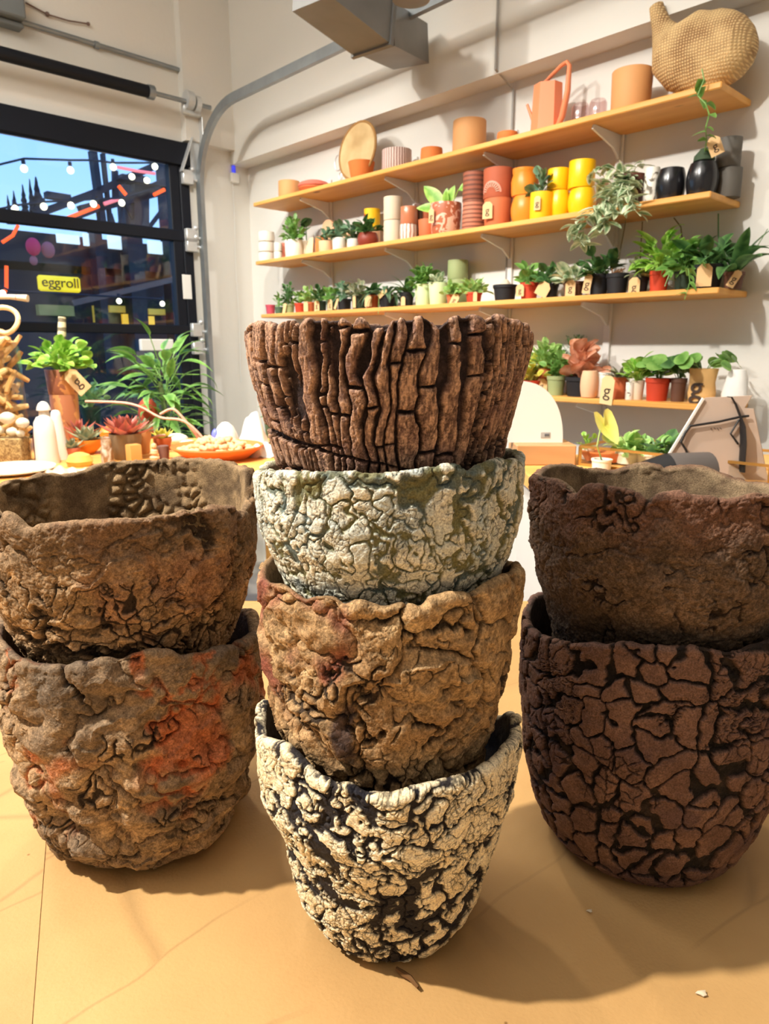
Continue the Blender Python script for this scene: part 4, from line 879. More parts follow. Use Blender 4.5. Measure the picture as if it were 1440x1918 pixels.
def put_tag(par, loc, w, h, tilt=0.0, yaw=0.0, m=None, letter='g', lean=0.0, name='price_tag'):
    mb = MB(); R_ = Matrix.Rotation(tilt, 3, 'Y') @ Matrix.Rotation(lean, 3, 'X')
    c = w*0.28
    out = [(-w/2, -h/2), (w/2, -h/2), (w/2, h/2-c), (w/2-c, h/2), (-w/2+c, h/2), (-w/2, h/2-c)]
    vs = [R_ @ Vector((x, y_, z)) for y_ in (-0.0006, 0.0006) for (x, z) in out]
    mb.add(vs, [tuple(range(6)), tuple(range(6, 12))[::-1]] + [(i, i+6, (i+1) % 6+6, (i+1) % 6) for i in range(6)])
    t_ = mb.build(name, m or kraft, par, False); t_.location = loc; t_.rotation_euler.z = yaw
    if letter:
        g = text_mesh('tag_lettering', letter, h*0.62, ink, t_, (0, 0, 0), (0, 0, 0), 0.0002, 0.0)
        g.matrix_local = (R_ @ Matrix.Rotation(math.pi/2, 3, 'X')).to_4x4(); g.location = R_ @ Vector((0, -0.0012, -h*0.03))
    return t_
def plant(par, style, z, R_, H, m, n=22, ll=0.04, lw=0.02, seed=0, shape='oval', droop=0.6, spread=1.0, name='foliage', flop=None, gap=0.0):
    rnd = random.Random(seed); mb = MB()
    if style == 'bush':
        for i in range(n):
            a = rnd.random()*6.283; el = rnd.uniform(0.15, 1.35); st = rnd.uniform(0.3, 1.0)
            d = Vector((math.cos(a)*math.cos(el)*spread, math.sin(a)*math.cos(el)*spread, math.sin(el))); tip = Vector((d.x*R_*st, d.y*R_*st, z + max(0, d.z)*H*st))
            mb.tube([(0, 0, z-0.004), tip*0.5 + Vector((0, 0, z*0.5 + 0.15*H)), tip], ll*0.03+0.0006, 4)
            dd = (d + Vector((rnd.uniform(-.5, .5), rnd.uniform(-.5, .5), rnd.uniform(-0.2, .5)))).normalized()
            mb.leaf(tip, dd, ll*rnd.uniform(0.7, 1.2), lw*rnd.uniform(0.8, 1.15), droop*rnd.uniform(0.4, 1.3), 0.25, shape, 6, rnd.uniform(-1.1, 1.1))
    elif style == 'rosette':
        for i in range(n):
            a = i*2.399; el = 0.15 + 1.2*(i/n); l = ll*(1-0.5*i/n)
            d = Vector((math.cos(a)*math.cos(el), math.sin(a)*math.cos(el), math.sin(el)))
            b = Vector((d.x*R_*0.12, d.y*R_*0.12, z + 0.2*H*i/n))
            mb.leaf(b, d, l, lw, -droop, 0.35, shape, 7)
    elif style == 'long':
        for i in range(n):
            a = rnd.random()*6.283; el = rnd.uniform(0.5, 1.35); d = Vector((math.cos(a)*math.cos(el)*spread, math.sin(a)*math.cos(el)*spread, math.sin(el)))
            mb.leaf((d.x*0.006, d.y*0.006, z), d, ll*rnd.uniform(0.7, 1.2), lw*rnd.uniform(0.8, 1.1), droop*rnd.uniform(0.5, 1.4), 0.25, shape, 8, rnd.uniform(-0.3, 0.3))
    elif style == 'petiole':      # round leaves carried on long stems
        for i in range(n):
            a = rnd.random()*6.283; st = rnd.uniform(0.45, 1.0); x, y = math.cos(a)*R_*st, math.sin(a)*R_*st; hz = z + H*rnd.uniform(0.45, 1.0)
            mb.tube([(0, 0, z-0.004), (x*0.4, y*0.4, z+(hz-z)*0.75), (x, y, hz)], 0.0011, 5)
            nrm = Vector((x*6, y*6, 0.5)).normalized() if R_ else Vector((0, 0, 1))
            dd = Vector((math.cos(a+1), math.sin(a+1), -0.5)).normalized()
            mb.leaf(Vector((x, y, hz)) - dd*ll*0.5, dd, ll*rnd.uniform(0.8, 1.2), lw*rnd.uniform(0.8, 1.2), 0.2, 0.12, shape, 8, 0, nrm)
    elif style == 'needle':
        for i in range(n):
            a = rnd.random()*6.283; el = rnd.uniform(0.3, 1.5); d = Vector((math.cos(a)*math.cos(el)*spread, math.sin(a)*math.cos(el)*spread, math.sin(el))); b = Vector((0, 0, z))
            tip = b + Vector((d.x*R_, d.y*R_, d.z*H)); mb.tube([b, b.lerp(tip, .5)+Vector((0, 0, .1*H)), tip], 0.0009, 4)
            for k in range(7):
                q = b.lerp(tip, 0.3+0.1*k); s_ = Vector((rnd.uniform(-1, 1), rnd.uniform(-1, 1), rnd.uniform(-.2, 1)))
                mb.leaf(q, s_, ll, lw, 0.2, 0.1, 'lance', 3)
    return mb.build(name, m, par)
def spray(par, paths, ll, lw, m, seed=0, step=0.014, shape='oval', name='vine', r=0.0012, droop=0.8):
    rnd = random.Random(seed); mb = MB()
    for pts_ in paths:
        pts_ = [Vector(p) for p in pts_]; mb.tube(pts_, r, 5)
        for i in range(len(pts_)-1):
            sg_ = pts_[i+1]-pts_[i]; k = max(1, int(sg_.length/step))
            for j in range(k):
                p = pts_[i] + sg_*(j/k); a = rnd.random()*6.28
                d = Vector((math.cos(a), math.sin(a), rnd.uniform(-0.7, 0.4))); mb.leaf(p, d, ll*rnd.uniform(.7, 1.2), lw*rnd.uniform(.8, 1.2), droop*rnd.uniform(.3, 1.3), 0.25, shape, 6, rnd.uniform(-.4, .4))
    return mb.build(name, m, par)

def spx(k, px, w, b, lift=0.0, pyref=None):
    """place on shelf k at picture column px; w = width in picture pixels -> location, radius"""
    z = ztop[k] + lift; py = 600
    for _ in range(6):
        a, _z = hit_b(px, py, b); P = W(a, b, z)
        Z = depth(P.x, P.y, P.z); py = 959 - F*((P.y*math.sin(TH) + (P.z-HC)*math.cos(TH))/Z)
    ob = math.sqrt(1 + ((px-720)/F)**2)
    return W(a, b, z), 0.5*w/F*Z/ob, a
def htop(px, py, b, k, lift=0.0): return hit_b(px, py, b)[1] - ztop[k] - lift
FACE = RZ + 0.30                                     # turned a little towards the room
def keep_clear(o, b, lift=0.0):
    """leaves press against the wall and the board above instead of passing through"""
    me = o.data; n = len(me.vertices); co = np.empty(n*3, np.float32); me.vertices.foreach_get('co', co); co = co.reshape(-1, 3)
    c_, s_ = math.cos(FACE-RZ), math.sin(FACE-RZ); xw = co[:, 0]*c_ - co[:, 1]*s_; yw = co[:, 0]*s_ + co[:, 1]*c_
    lim = b - 0.018; over = yw > lim; yw = np.where(over, lim - 0.02*np.tanh((yw-lim)*8), yw)
    top = 0.236 - lift; co[:, 2] = np.where((co[:, 2] > top-.03) & (yw > b-0.24), np.minimum(co[:, 2], top-.03 + .02*np.tanh((co[:, 2]-top+.03)*10)), co[:, 2])
    co[:, 0] = xw*c_ + yw*s_; co[:, 1] = -xw*s_ + yw*c_; me.vertices.foreach_set('co', co.ravel()); me.update()
def sp_pot(name, k, px, w, pytop, b, kind, c, label, cat='pot', taper=1.0, lift=0.0, rough=0.65, m=None, group=None, wob=0.0, h=None):
    loc, r, a = spx(k, px, w, b, lift); h = h or max(0.012, htop(px, pytop, b, k, lift))
    mb = MB(); mb.lathe(pot_profile(kind, r*taper, r, h), 36, wob=wob, seed=int(px)); o = mb.build(name, m or pm(c, rough), None, True, loc, FACE)
    tag(o, label, cat, group); return o, loc, r, h
def sp_plant(k, px, w, pytop, b, kind, c, label, fol, tg=None, taper=0.82, lift=0.0, rough=0.65, m=None, cat='potted plant', group=None, name='potted_plant', h=None, extra=None):
    loc, r, a = spx(k, px, w, b, lift); h = h or max(0.02, htop(px, pytop, b, k, lift))
    t_ = thing(name, loc, label, cat, group, FACE)
    put_pot('pot', t_, kind, r*taper, r, h, m or pm(c, rough), soil=True)
    if fol:
        f = dict(fol); st = f.pop('style'); mm = leafmats[f.pop('leaf')]; f['n'] = int(f.get('n', 22)*1.6); f['ll'] = f.get('ll', .03)*1.25; f['lw'] = f.get('lw', .015)*1.45
        fo = plant(t_, st, h*0.86, f.pop('R', r*1.6)*1.15, f.pop('H', 0.06)*1.15, mm, seed=int(px), **f)
        keep_clear(fo, b, lift)
    if tg: put_tag(t_, Vector((tg.get('x', 0), -r*1.06-0.004, h*0.55 + tg.get('z', 0))), tg.get('w', 0.026), tg.get('h', 0.042), tg.get('tilt', 0), 0, None, tg.get('t', 'g'), tg.get('lean', 0.0))
    if extra: extra(t_, r, h)
    return t_

# --- top shelf
sp_pot('cylinder_pot', 1, 542, 40, 340, 0.12, 'straight', 'tan', 'small tan cylinder pot at the corner end of the top shelf')
o, loc, r, h = sp_pot('terracotta_dish', 1, 588, 58, 352, 0.11, 'dish', 'terra', 'shallow terracotta dish under the pink one on the top shelf', 'dish', 0.9)
loc2, r2, a2 = spx(1, 588, 60, 0.11, h); mb = MB(); mb.lathe([(0, h*0.0)] + [(r2*0.98, 0.001), (r2*1.02, 0.006), (r2*0.9, 0.020), (r2*0.6, 0.028), (0, 0.029)], 36)
tag(mb.build('pink_dish', mat('rose_ceramic', s2l(206, 110, 92), 0.6), None, True, loc2, FACE), 'rose pink dish turned over on the terracotta dish, top shelf', 'dish')
# flat round basket leaning on the wall, with ring
loc, r, a = spx(1, 673, 98, 0.145); hh = htop(673, 229, 0.13, 1)
tb = thing('round_basket', W(a, 0.150, ztop[1]), 'round flat woven basket leaning upright, top shelf', 'basket', rz=RZ)
wv = mat_woven('pale_woven_straw', s2l(176, 138, 86), s2l(228, 200, 148), 220)
R80 = Matrix.Rotation(math.radians(82), 3, 'X'); rad_ = hh/2; rw = r*1.04
mb = MB(); prf = [(0, -0.004), (rad_*0.80, -0.004), (rad_*0.97, 0.004), (rad_*0.97, 0.010), (rad_*0.80, 0.004), (0, 0.003)]
mb.lathe(prf, 48, (0, 0.0, rad_), R80, sx=rw/rad_); mb.build('basket_dish', wv, tb)
mb = MB(); mb.tube([Vector((0, 0, rad_)) + R80 @ Vector((rw*0.97*math.cos(t), rad_*0.97*math.sin(t), 0.006)) for t in [2*math.pi*i/48 for i in range(49)]], 0.006, 8, False); mb.build('rim', mat('brown_woven_rim', s2l(156, 116, 66), 0.8, 0.2, 90), tb)
mb = MB(); mb.tube([(-rw-0.018+0.022*math.cos(t), 0, rad_*0.80+0.032*math.sin(t)) for t in [2*math.pi*i/24 for i in range(25)]], 0.0028, 6, False); mb.tube([(-rw+0.002+0.010*math.cos(t), -0.004, rad_*0.32+0.016*math.sin(t)) for t in [2*math.pi*i/20 for i in range(21)]], 0.0022, 6, False); mb.build('metal_ring', galv_l, tb)
sp_pot('tapered_pot', 1, 677, 50, 304, 0.165, 'straight', 'terra', 'small terracotta pot in front of the round basket', taper=0.78, rough=0.7, m=mat('warm_terracotta', s2l(214, 122, 60), 0.75))
sp_pot('ribbed_pot', 1, 743, 55, 282, 0.12, 'straight', 'white', 'white pot with fine brown ribs right of the round basket', m=mat_stripe('ribbed_white', s2l(226, 206, 196), s2l(150, 112, 102), 34, 'A', 0.7, 0.45, 1.5))
sp_pot('small_cup', 1, 808, 40, 279, 0.13, 'stout', 'orange', 'little terracotta cup between the ribbed pot and the big tan cylinder', 'cup', m=mat('warm_terracotta', s2l(214, 122, 60), 0.75))
sp_pot('cylinder_pot', 1, 878, 62, 228, 0.11, 'straight', 'tan', 'tall tan cylinder pot in the middle of the top shelf')
o, loc, r, h = sp_pot('low_pot', 1, 950, 44, 250, 0.13, 'stout', 'tan', 'low pale tan pot under a small orange cup left of the watering can', h=0.018)
loc2, r2, _ = spx(1, 950, 38, 0.13, h); mb = MB(); mb.lathe(pot_profile('stout', r2, r2, 0.024), 32); tag(mb.build('shallow_cup', mat('warm_terracotta', s2l(214, 122, 60), 0.75), None, True, loc2, FACE), 'small orange cup set on the low tan pot on the top shelf', 'cup')
# watering can
loc, r, a = spx(1, 1022, 60, 0.13); hw = htop(1024, 158, 0.13, 1)
wc = thing('watering_can', loc, 'salmon pink angular watering can with tall handle on the top shelf', 'watering can', rz=RZ)
sal = mat('salmon_plastic', TC['salmon'], 0.4, 0.04)
mb = MB(); mb.lathe([(0, 0), (r*1.0, 0), (r*1.0, hw*0.03), (r*0.88, hw), (r*0.82, hw), (r*0.9, hw*0.1), (0, hw*0.1)], 6, rot=Matrix.Rotation(math.radians(30), 3, 'Z'), sy=0.75); mb.build('body', sal, wc, True)
mb = MB(); hx = 0.6*r; mb.tube([(r*0.75, 0, hw*0.06), (r*1.15, 0, hw*0.30), (r*1.45, 0, hw*0.75), (r*1.48, 0, hw*1.22), (r*1.30, 0, hw*1.30), (r*0.9, 0, hw*1.27), (-r*0.5, 0, hw*1.0)], 0.008, 10, radii=[0.010, 0.013, 0.012, 0.009, 0.009, 0.008, 0.007], sq=0.8); mb.build('handle', sal, wc)
mb = MB(); mb.tube([(-r*0.75, 0, hw*0.22), (-r*1.15, 0, hw*0.45), (-r*1.55, 0, hw*0.72)], 0.008, 10, radii=[0.010, 0.006, 0.0045]); mb.build('spout', sal, wc)
gl2 = mat_glass('tumbler_glass', (0.93, 0.86, 0.86), 1.0)
for i, (px, lb) in enumerate(((1085, 'clear pinkish glass jar just right of the watering can'), (1118, 'clear pinkish glass jar touching the tan cylinder near the gourd basket'))):
    loc, r, a = spx(1, px, 34, 0.13); h = htop(px, 196-8*i, 0.13, 1); mb = MB(); mb.lathe([(0, 0), (r*0.85, 0), (r, h*0.2), (r, h*0.85), (r*0.8, h), (r*0.74, h), (r*0.93, h*0.82), (r*0.93, h*0.2), (0, 0.006)], 28)
    tag(mb.build('glass_jar', gl2, None, True, loc, FACE), lb, 'jar')
sp_pot('cylinder_pot', 1, 1179, 78, 136, 0.12, 'straight', 'tan', 'big tan cylinder pot beside the gourd basket on the top shelf', taper=0.93)
# gourd basket: body of revolution tilted, neck at the left
loc, r, a = spx(1, 1320, 150, 0.13); a_l, zt_ = hit_b(1238, 8, 0.13)
gb = thing('gourd_basket', loc, 'large tan woven gourd-shaped basket with a short neck, right end of the top shelf', 'basket', rz=RZ)
wv2 = mat_woven('brown_woven_straw', s2l(128, 92, 54), s2l(218, 186, 132), 120)
def gpt(px, py, bb=0.13): a_, z_ = hit_b(px, py, bb); return Vector((a_-a, -(bb-0.13), z_-ztop[1]))
st_ = [((1229, 12), 13), ((1233, 30), 15), ((1240, 52), 19), ((1250, 74), 30), ((1262, 90), 52), ((1282, 97), 66), ((1310, 101), 67), ((1338, 98), 68), ((1365, 93), 61), ((1388, 88), 49), ((1405, 84), 33), ((1415, 81), 16), ((1418, 80), 2)]
pc = [gpt(*q[0]) for q in st_]; sc_g = (gpt(1340, 90)-gpt(1300, 90)).length/40*0.97
mb = MB(); seg = 40; vs = []; 
for i, c0 in enumerate(pc):
    d = (pc[min(i+1, len(pc)-1)] - pc[max(i-1, 0)]).normalized(); y_ = Vector((0, 1, 0)); n_ = d.cross(y_).normalized(); rr = st_[i][1]*sc_g
    for k in range(seg):
        t = 2*math.pi*k/seg; rr_y = min(rr, 0.075); vs.append(c0 + n_*rr*math.cos(t) + y_*rr_y*math.sin(t))
fs = [(i*seg+k, i*seg+(k+1) % seg, (i+1)*seg+(k+1) % seg, (i+1)*seg+k) for i in range(len(pc)-1) for k in range(seg)]
fs.append(tuple((len(pc)-1)*seg+k for k in range(seg))); mb.add(vs, fs)
ci = [pc[0]*0.75+pc[1]*0.25]; mb.add([ci[0] + (Vector(vs[k])-pc[0])*0.7 for k in range(seg)] + [Vector(vs[k]) for k in range(seg)], [(k, (k+1) % seg, seg+(k+1) % seg, seg+k) for k in range(seg)] + [tuple(range(seg))])
mb.v = [(x, y, max(z, 0.002)) for x, y, z in mb.v]; mb.build('woven_body', wv2, gb)

# --- second shelf
for i, (z0, lb) in enumerate(((0, 'white cup at the bottom of the stack of three by the corner'), (1, 'white cup in the middle of the stack of three by the corner'), (2, 'white cup on top of the stack of three by the corner'))):
    hh = 0.050; sp_pot('stacked_cup', 2, 499, 30, 0, 0.15, 'stout', 'white', lb, 'cup', lift=i*hh, h=hh-0.002, group='white cups stacked by the corner', rough=0.35)
for i in range(2): sp_pot('small_white_cup', 2, 521, 15, 0, 0.165, 'straight', 'white', 'narrow white cup %s of a pair right of the three stacked cups' % ['at the bottom', 'on top'][i], 'cup', lift=i*0.042, h=0.04, group='narrow white cups', rough=0.35)
sp_plant(2, 551, 34, 450, 0.16, 'straight', 'white', 'bushy green plant in a white pot near the corner end of the second shelf', dict(style='bush', leaf='mid', R=0.05, H=0.10, n=60, ll=0.026, lw=0.014), taper=0.95)
sp_pot('blush_bowl', 2, 531, 22, 456, 0.13, 'bowl', 'dustypink', 'blush bowl half hidden behind the white pot, second shelf', 'bowl')
sp_plant(2, 575, 20, 452, 0.10, 'straight', 'cream', 'single dark round leaf on a stem in a cream pot, second shelf', dict(style='petiole', leaf='dark', R=0.012, H=0.10, n=3, ll=0.045, lw=0.045, shape='round'), taper=0.95)
loc, r, a = spx(2, 587, 24, 0.17, 0.055)
sp_pot('cream_pot', 2, 598, 40, 458, 0.10, 'straight', 'cream', 'cream pot standing behind the big peach tag card, second shelf')
t_ = thing('tag_card', spx(2, 578, 10, 0.185)[0], 'tall peach card leaning against the pots near the corner, second shelf', 'card', rz=RZ)
mb = MB(); mb.add([(-0.022, -0.004, 0), (0.034, -0.004, 0), (0.012, 0.02, 0.078), (-0.018, 0.02, 0.078), (-0.022, -0.002, 0), (0.034, -0.002, 0), (0.012, 0.022, 0.078), (-0.018, 0.022, 0.078)], [(0, 1, 2, 3), (7, 6, 5, 4), (0, 4, 5, 1), (1, 5, 6, 2), (2, 6, 7, 3), (3, 7, 4, 0)]); mb.build('card', mat('peach_card', s2l(240, 196, 150), 0.8), t_, False)
for i, (px, w, py, lb) in enumerate(((616, 34, 411, 'tall peach rounded board against the wall, second shelf'), (644, 30, 423, 'shorter peach rounded board right of the tall one, second shelf'))):
    loc, r, a = spx(2, px, w, 0.035); h = htop(px, py, 0.035, 2); mb = MB(); N_ = 14
    ol = [(-r, 0), (r, 0)] + [(r*math.cos(math.pi*j/N_), h - r + r*math.sin(math.pi*j/N_)) for j in range(N_+1)]
    nn_ = len(ol); mb.add([(x, y, z) for y in (-0.006, 0.006) for (x, z) in ol], [tuple(range(nn_)), tuple(range(nn_, 2*nn_))[::-1]] + [(j, j+nn_, (j+1) % nn_+nn_, (j+1) % nn_) for j in range(nn_)])
    tag(mb.build('peach_board', pm('peach'), None, False, loc, RZ), lb, 'board')
sp_pot('terra_pot', 2, 601, 20, 444, 0.17, 'straight', 'terra', 'tiny terracotta pot by the card near the corner, second shelf', m=mat('warm_terracotta', s2l(214, 122, 60), 0.75))
sp_plant(2, 612, 30, 452, 0.17, 'straight', 'peach', 'dark leaved plant in a blush pot, second shelf', dict(style='bush', leaf='blue', R=0.03, H=0.05, n=14, ll=0.03, lw=0.016, droop=1.0), taper=0.95)
sp_plant(2, 636, 27, 446, 0.17, 'straight', 'white', 'left one of two white potted small plants with drooping blue-green leaves, second shelf', dict(style='bush', leaf='blue', R=0.035, H=0.055, n=22, ll=0.034, lw=0.02, droop=1.1), taper=0.95)
sp_plant(2, 662, 24, 448, 0.165, 'straight', 'white', 'right one of two white potted small plants with drooping blue-green leaves, second shelf', dict(style='bush', leaf='blue', R=0.035, H=0.06, n=20, ll=0.034, lw=0.02, droop=1.1), taper=0.95)
o, loc, r, h = sp_pot('peach_pot', 2, 697, 30, 430, 0.06, 'straight', 'peach', 'peach pot carrying the yellow and red pot at the back of the second shelf')
loc2, r2, _ = spx(2, 697, 30, 0.06, h); h2 = htop(697, 392, 0.06, 2, h); mb = MB(); mb.lathe(pot_profile('straight', r2*.95, r2, h2), 32); yr = thing('two_tone_pot', loc2, 'yellow pot with a red patch at the back of the second shelf', 'pot', rz=RZ); mb.build('pot', pm('yellow'), yr)
mb = MB(); mb.lathe([(r2*0.985, h2*0.15), (r2*1.01, h2*0.16), (r2*1.01, h2*0.75), (r2*0.985, h2*0.76)], 32); mb.f = [f for f in mb.f if sum(mb.v[i][0] for i in f)/4 < -r2*0.15 and sum(mb.v[i][1] for i in f) < 0.002]; mb.build('red_patch', pm('red'), yr)
sp_plant(2, 689, 34, 436, 0.17, 'round', 'brown', 'green leafy plant in a dark red-brown pot left of the cream cylinders', dict(style='bush', leaf='dark', R=0.045, H=0.055, n=34, ll=0.032, lw=0.024, shape='heart', droop=1.0), m=mat('red_brown_ceramic', s2l(132, 54, 36), 0.5))
for i in range(2): sp_pot('cream_cylinder', 2, 736, 35, 0, 0.14, 'straight', 'cream', 'tall cream cylinder %s left of the terracotta pots' % ['at the bottom of the pair', 'on top of the pair'][i], 'pot', lift=i*0.094, h=0.092, group='cream cylinders stacked on the second shelf')
o, loc, r, h = sp_pot('striped_white_pot', 2, 765, 32, 421, 0.15, 'straight', 'white', 'white pot with brown streaks under the shiny terracotta cup', m=mat_stripe('streaked_white', s2l(232, 222, 212), s2l(176, 120, 96), 14, 'A', 0.6, 0.7, 3.0))
sp_pot('shiny_cup', 2, 766, 32, 0, 0.15, 'straight', 'terra', 'shiny terracotta cup on the streaked white pot', 'cup', lift=h, h=0.068, rough=0.3, m=mat('glazed_terracotta', s2l(186, 116, 82), 0.22, 0.08))
sp_pot('brown_cup', 2, 786, 22, 383, 0.09, 'straight', 'brown', 'dark brown tall cup behind the shiny terracotta cup', 'cup')
sp_pot('terracotta_pot', 2, 800, 34, 412, 0.16, 'straight', 'terra', 'short plain terracotta pot left of the patterned pot with bright leaves', taper=0.9)
sp_pot('terracotta_cup', 2, 797, 26, 386, 0.07, 'straight', 'terra2', 'terracotta cup at the back behind the short terracotta pot')
patt = mat_marble('looped_line_glaze', s2l(176, 98, 66), s2l(232, 186, 162), 34, 0.50, 0.54, 0.4)
def bright_leaves(t_, r, h):
    mb = MB()
    for (d, l, w_) in (((-0.75, -0.1, 0.75), 0.12, 0.045), ((-1.0, -0.2, 0.12), 0.11, 0.032), ((0.05, -0.1, 1), 0.06, 0.025), ((0.35, -0.15, 0.7), 0.075, 0.03), ((0.15, -0.4, 0.9), 0.05, 0.022)):
        mb.tube([(0, 0, h*.8), Vector(d).normalized()*0.02 + Vector((0, 0, h*.85))], 0.003, 6); mb.leaf(Vector(d).normalized()*0.015 + Vector((0, 0, h*0.85)), d, l, w_*1.25, 0.2, 0.15, 'oval', 8, 0, (0.1, -1, 0.35))
    mb.tube([(0.01, 0, h*.8), (0.04, -0.01, h*1.1), (0.06, -0.02, h*1.35)], 0.002, 6); mb.leaf((0.06, -0.02, h*1.35), (0.9, -0.1, 0.30), 0.11, 0.040, 0.2, 0.15, 'oval', 8, 0, (0.1, -1, 0.35))
    mb.build('foliage', leafmats['bright'], t_)
sp_plant(2, 834, 58, 382, 0.15, 'stout', 'terra', 'bright green long-leaved plant in a patterned terracotta pot, second shelf', None, dict(x=-0.030, w=0.022, h=0.050), m=patt, taper=0.9, extra=bright_leaves)
ribm = mat_stripe('ribbed_terracotta', s2l(190, 120, 92), s2l(128, 76, 56), 420, 'Z', 0.7, 0.6, 1.0)
o, loc, r, h = sp_pot('ribbed_terracotta_pot', 2, 886, 42, 378, 0.13, 'straight', 'terra', 'ribbed terracotta pot at the bottom beside the rainbow pot', m=ribm)
sp_pot('ribbed_terracotta_pot', 2, 887, 42, 324, 0.13, 'straight', 'terra', 'ribbed dark terracotta pot on top beside the rainbow pot', lift=h, m=mat_stripe('ribbed_dark_terracotta', s2l(150, 86, 62), s2l(108, 62, 46), 380, 'Z', 0.7, 0.6, 1.0))
# rainbow pot on a tagged terracotta pot
tt = sp_plant(2, 931, 52, 374, 0.145, 'straight', 'terra', 'plain terracotta pot with a square tag under the rainbow pot', None, dict(x=-0.018, w=0.038, h=0.058), cat='pot', name='tagged_pot', taper=0.92, m=mat('warm_terracotta2', s2l(196, 108, 66), 0.7))
h = htop(931, 374, 0.145, 2); loc2, r2, _ = spx(2, 932, 56, 0.145, h); h2 = htop(932, 318, 0.145, 2, h)
rb = thing('rainbow_pot', loc2, 'terracotta pot with a white ray and pink rainbow arch, second shelf', 'pot', rz=FACE); put_pot('pot', rb, 'straight', r2*0.96, r2, h2, mat('warm_terracotta3', s2l(172, 88, 58), 0.7))
def arc_on(mb, R0, R1, r_, zc_, a0=0.0, a1=math.pi, n=18, off=0.0012, xo=-0.008):
    vs = []; 
    for i in range(n+1):
        t = a0 + (a1-a0)*i/n
        for R_ in (R0, R1):
            x = R_*math.cos(t); z = zc_ + R_*math.sin(t); ang_ = (x+xo)/r_ - math.pi/2; vs.append(((r_+off)*math.cos(ang_), (r_+off)*math.sin(ang_), z))
    mb.add(vs, [(2*i, 2*i+1, 2*i+3, 2*i+2) for i in range(n)])
mb = MB(); arc_on(mb, 0.033, 0.040, r2, h2*0.15); mb.build('rainbow_arch', mat('pink_glaze', s2l(226, 150, 130), 0.6), rb)
mb = MB()
for i in range(11): arc_on(mb, 0.019, 0.032, r2, h2*0.15, math.pi*(i+0.5)/11.5, math.pi*(i+0.78)/11.5, 2)
mb.build('rays', pm('cream'), rb)
sp_pot('orange_jar', 2, 982, 46, 368, 0.14, 'round', 'orange', 'orange rounded jar at the bottom, left of the yellow pots', 'jar', wob=0.01, m=mat('orange_glaze', TC['orange'], 0.35, 0.08))
h = htop(982, 368, 0.14, 2); loc2, r2, _ = spx(2, 982, 50, 0.14, h); mb = MB(); h2 = htop(982, 318, 0.14, 2, h); mb.lathe(pot_profile('waist', r2*0.95, r2, h2), 36, wob=0.02, seed=5); tag(mb.build('orange_jar', mat('orange_glaze', TC['orange'], 0.35, 0.08), None, True, loc2, FACE), 'orange dented jar stacked on top, left of the yellow pots', 'jar')
sp_plant(2, 1012, 42, 362, 0.17, 'straight', 'yellow', 'yellow pot with a small blue-green plant and a tag in front of the yellow stacks', dict(style='bush', leaf='blue', R=0.03, H=0.07, n=12, ll=0.032, lw=0.02), dict(x=0.0, w=0.022, h=0.045, t='g'), taper=0.98)
for i, (px, w, lb) in enumerate(((1045, 42, 'left'), (1088, 50, 'right'))):
    h0 = htop(px, 358-4*i, 0.12, 2); sp_pot('yellow_pot', 2, px, w*0.92, 358-4*i, 0.12, 'round', 'yellow', 'yellow rounded pot at the bottom of the %s yellow stack' % lb, m=mat('yellow_glaze', TC['yellow'], 0.3, 0.06))
    sp_pot('yellow_pot', 2, px, w, 318-15*i, 0.12, 'straight', 'yellow', 'yellow cylinder pot on top of the %s yellow stack' % lb, lift=h0, m=mat('yellow_glaze', TC['yellow'], 0.3, 0.06))
# trailing silver plant
loc, r, a = spx(2, 1178, 54, 0.12); h = htop(1178, 330, 0.12, 2)
tr = thing('trailing_plant', loc, 'big silvery variegated trailing plant spilling over the second shelf', 'potted plant', rz=RZ); put_pot('pot', tr, 'nursery', r*0.8, r, h, mat('dark_red_brown', s2l(90, 48, 36), 0.5), soil=True)
def rel(px, py, b): a_, z_ = hit_b(px, py, b); return Vector((a_-a, -(b-0.12), z_-ztop[2]))
paths = [[(0, 0, h), rel(1150, 330, 0.2), rel(1110, 350, 0.24)], [(0, 0, h), rel(1130, 310, 0.16), rel(1100, 330, 0.2)], [(0, 0, h), rel(1140, 360, 0.24), rel(1105, 400, 0.27), rel(1085, 450, 0.27), rel(1095, 462, 0.28)],
         [(0, 0, h), rel(1150, 350, 0.24), rel(1120, 395, 0.28), rel(1075, 425, 0.29), rel(1062, 445, 0.29)], [(0, 0, h), rel(1165, 345, 0.24), rel(1150, 400, 0.27), rel(1120, 430, 0.28)],
         [(0, 0, h), rel(1175, 360, 0.25), rel(1190, 395, 0.27), rel(1200, 405, 0.27)], [(0, 0, h), rel(1170, 320, 0.16), rel(1160, 300, 0.18)], [(0, 0, h), rel(1190, 315, 0.1), rel(1205, 300, 0.10)],
         [(0, 0, h), rel(1160, 380, 0.26), rel(1140, 410, 0.28), rel(1130, 440, 0.28)]]
spray(tr, paths, 0.052, 0.024, leafmats['silver'], 5, 0.0068, 'oval', 'foliage')
sp_pot('marbled_pot', 2, 1217, 28, 316, 0.13, 'stout', 'white', 'white and grey marbled pot left of the black round cup', m=mat_marble('grey_white_marble', s2l(232, 228, 216), s2l(110, 100, 84), 26, 0.5, 0.58))
bgl = mat('black_gloss_glaze', TC['black'], 0.22, 0.05, spec=0.6)
sp_pot('black_cup', 2, 1253, 50, 317, 0.14, 'round', 'black', 'black glossy rounded cup left of the tagged black pot', 'cup', m=bgl)
t_ = sp_plant(2, 1312, 54, 306, 0.14, 'round', 'black', 'black round pot with a green cap, a hanging tag and a climbing vine', None, dict(x=0.030, z=0.075, w=0.036, h=0.052, tilt=-0.4, lean=0.1), taper=1.0, m=bgl)
h = htop(1312, 306, 0.14, 2); a_, z_ = hit_b(1312, 306, 0.14)
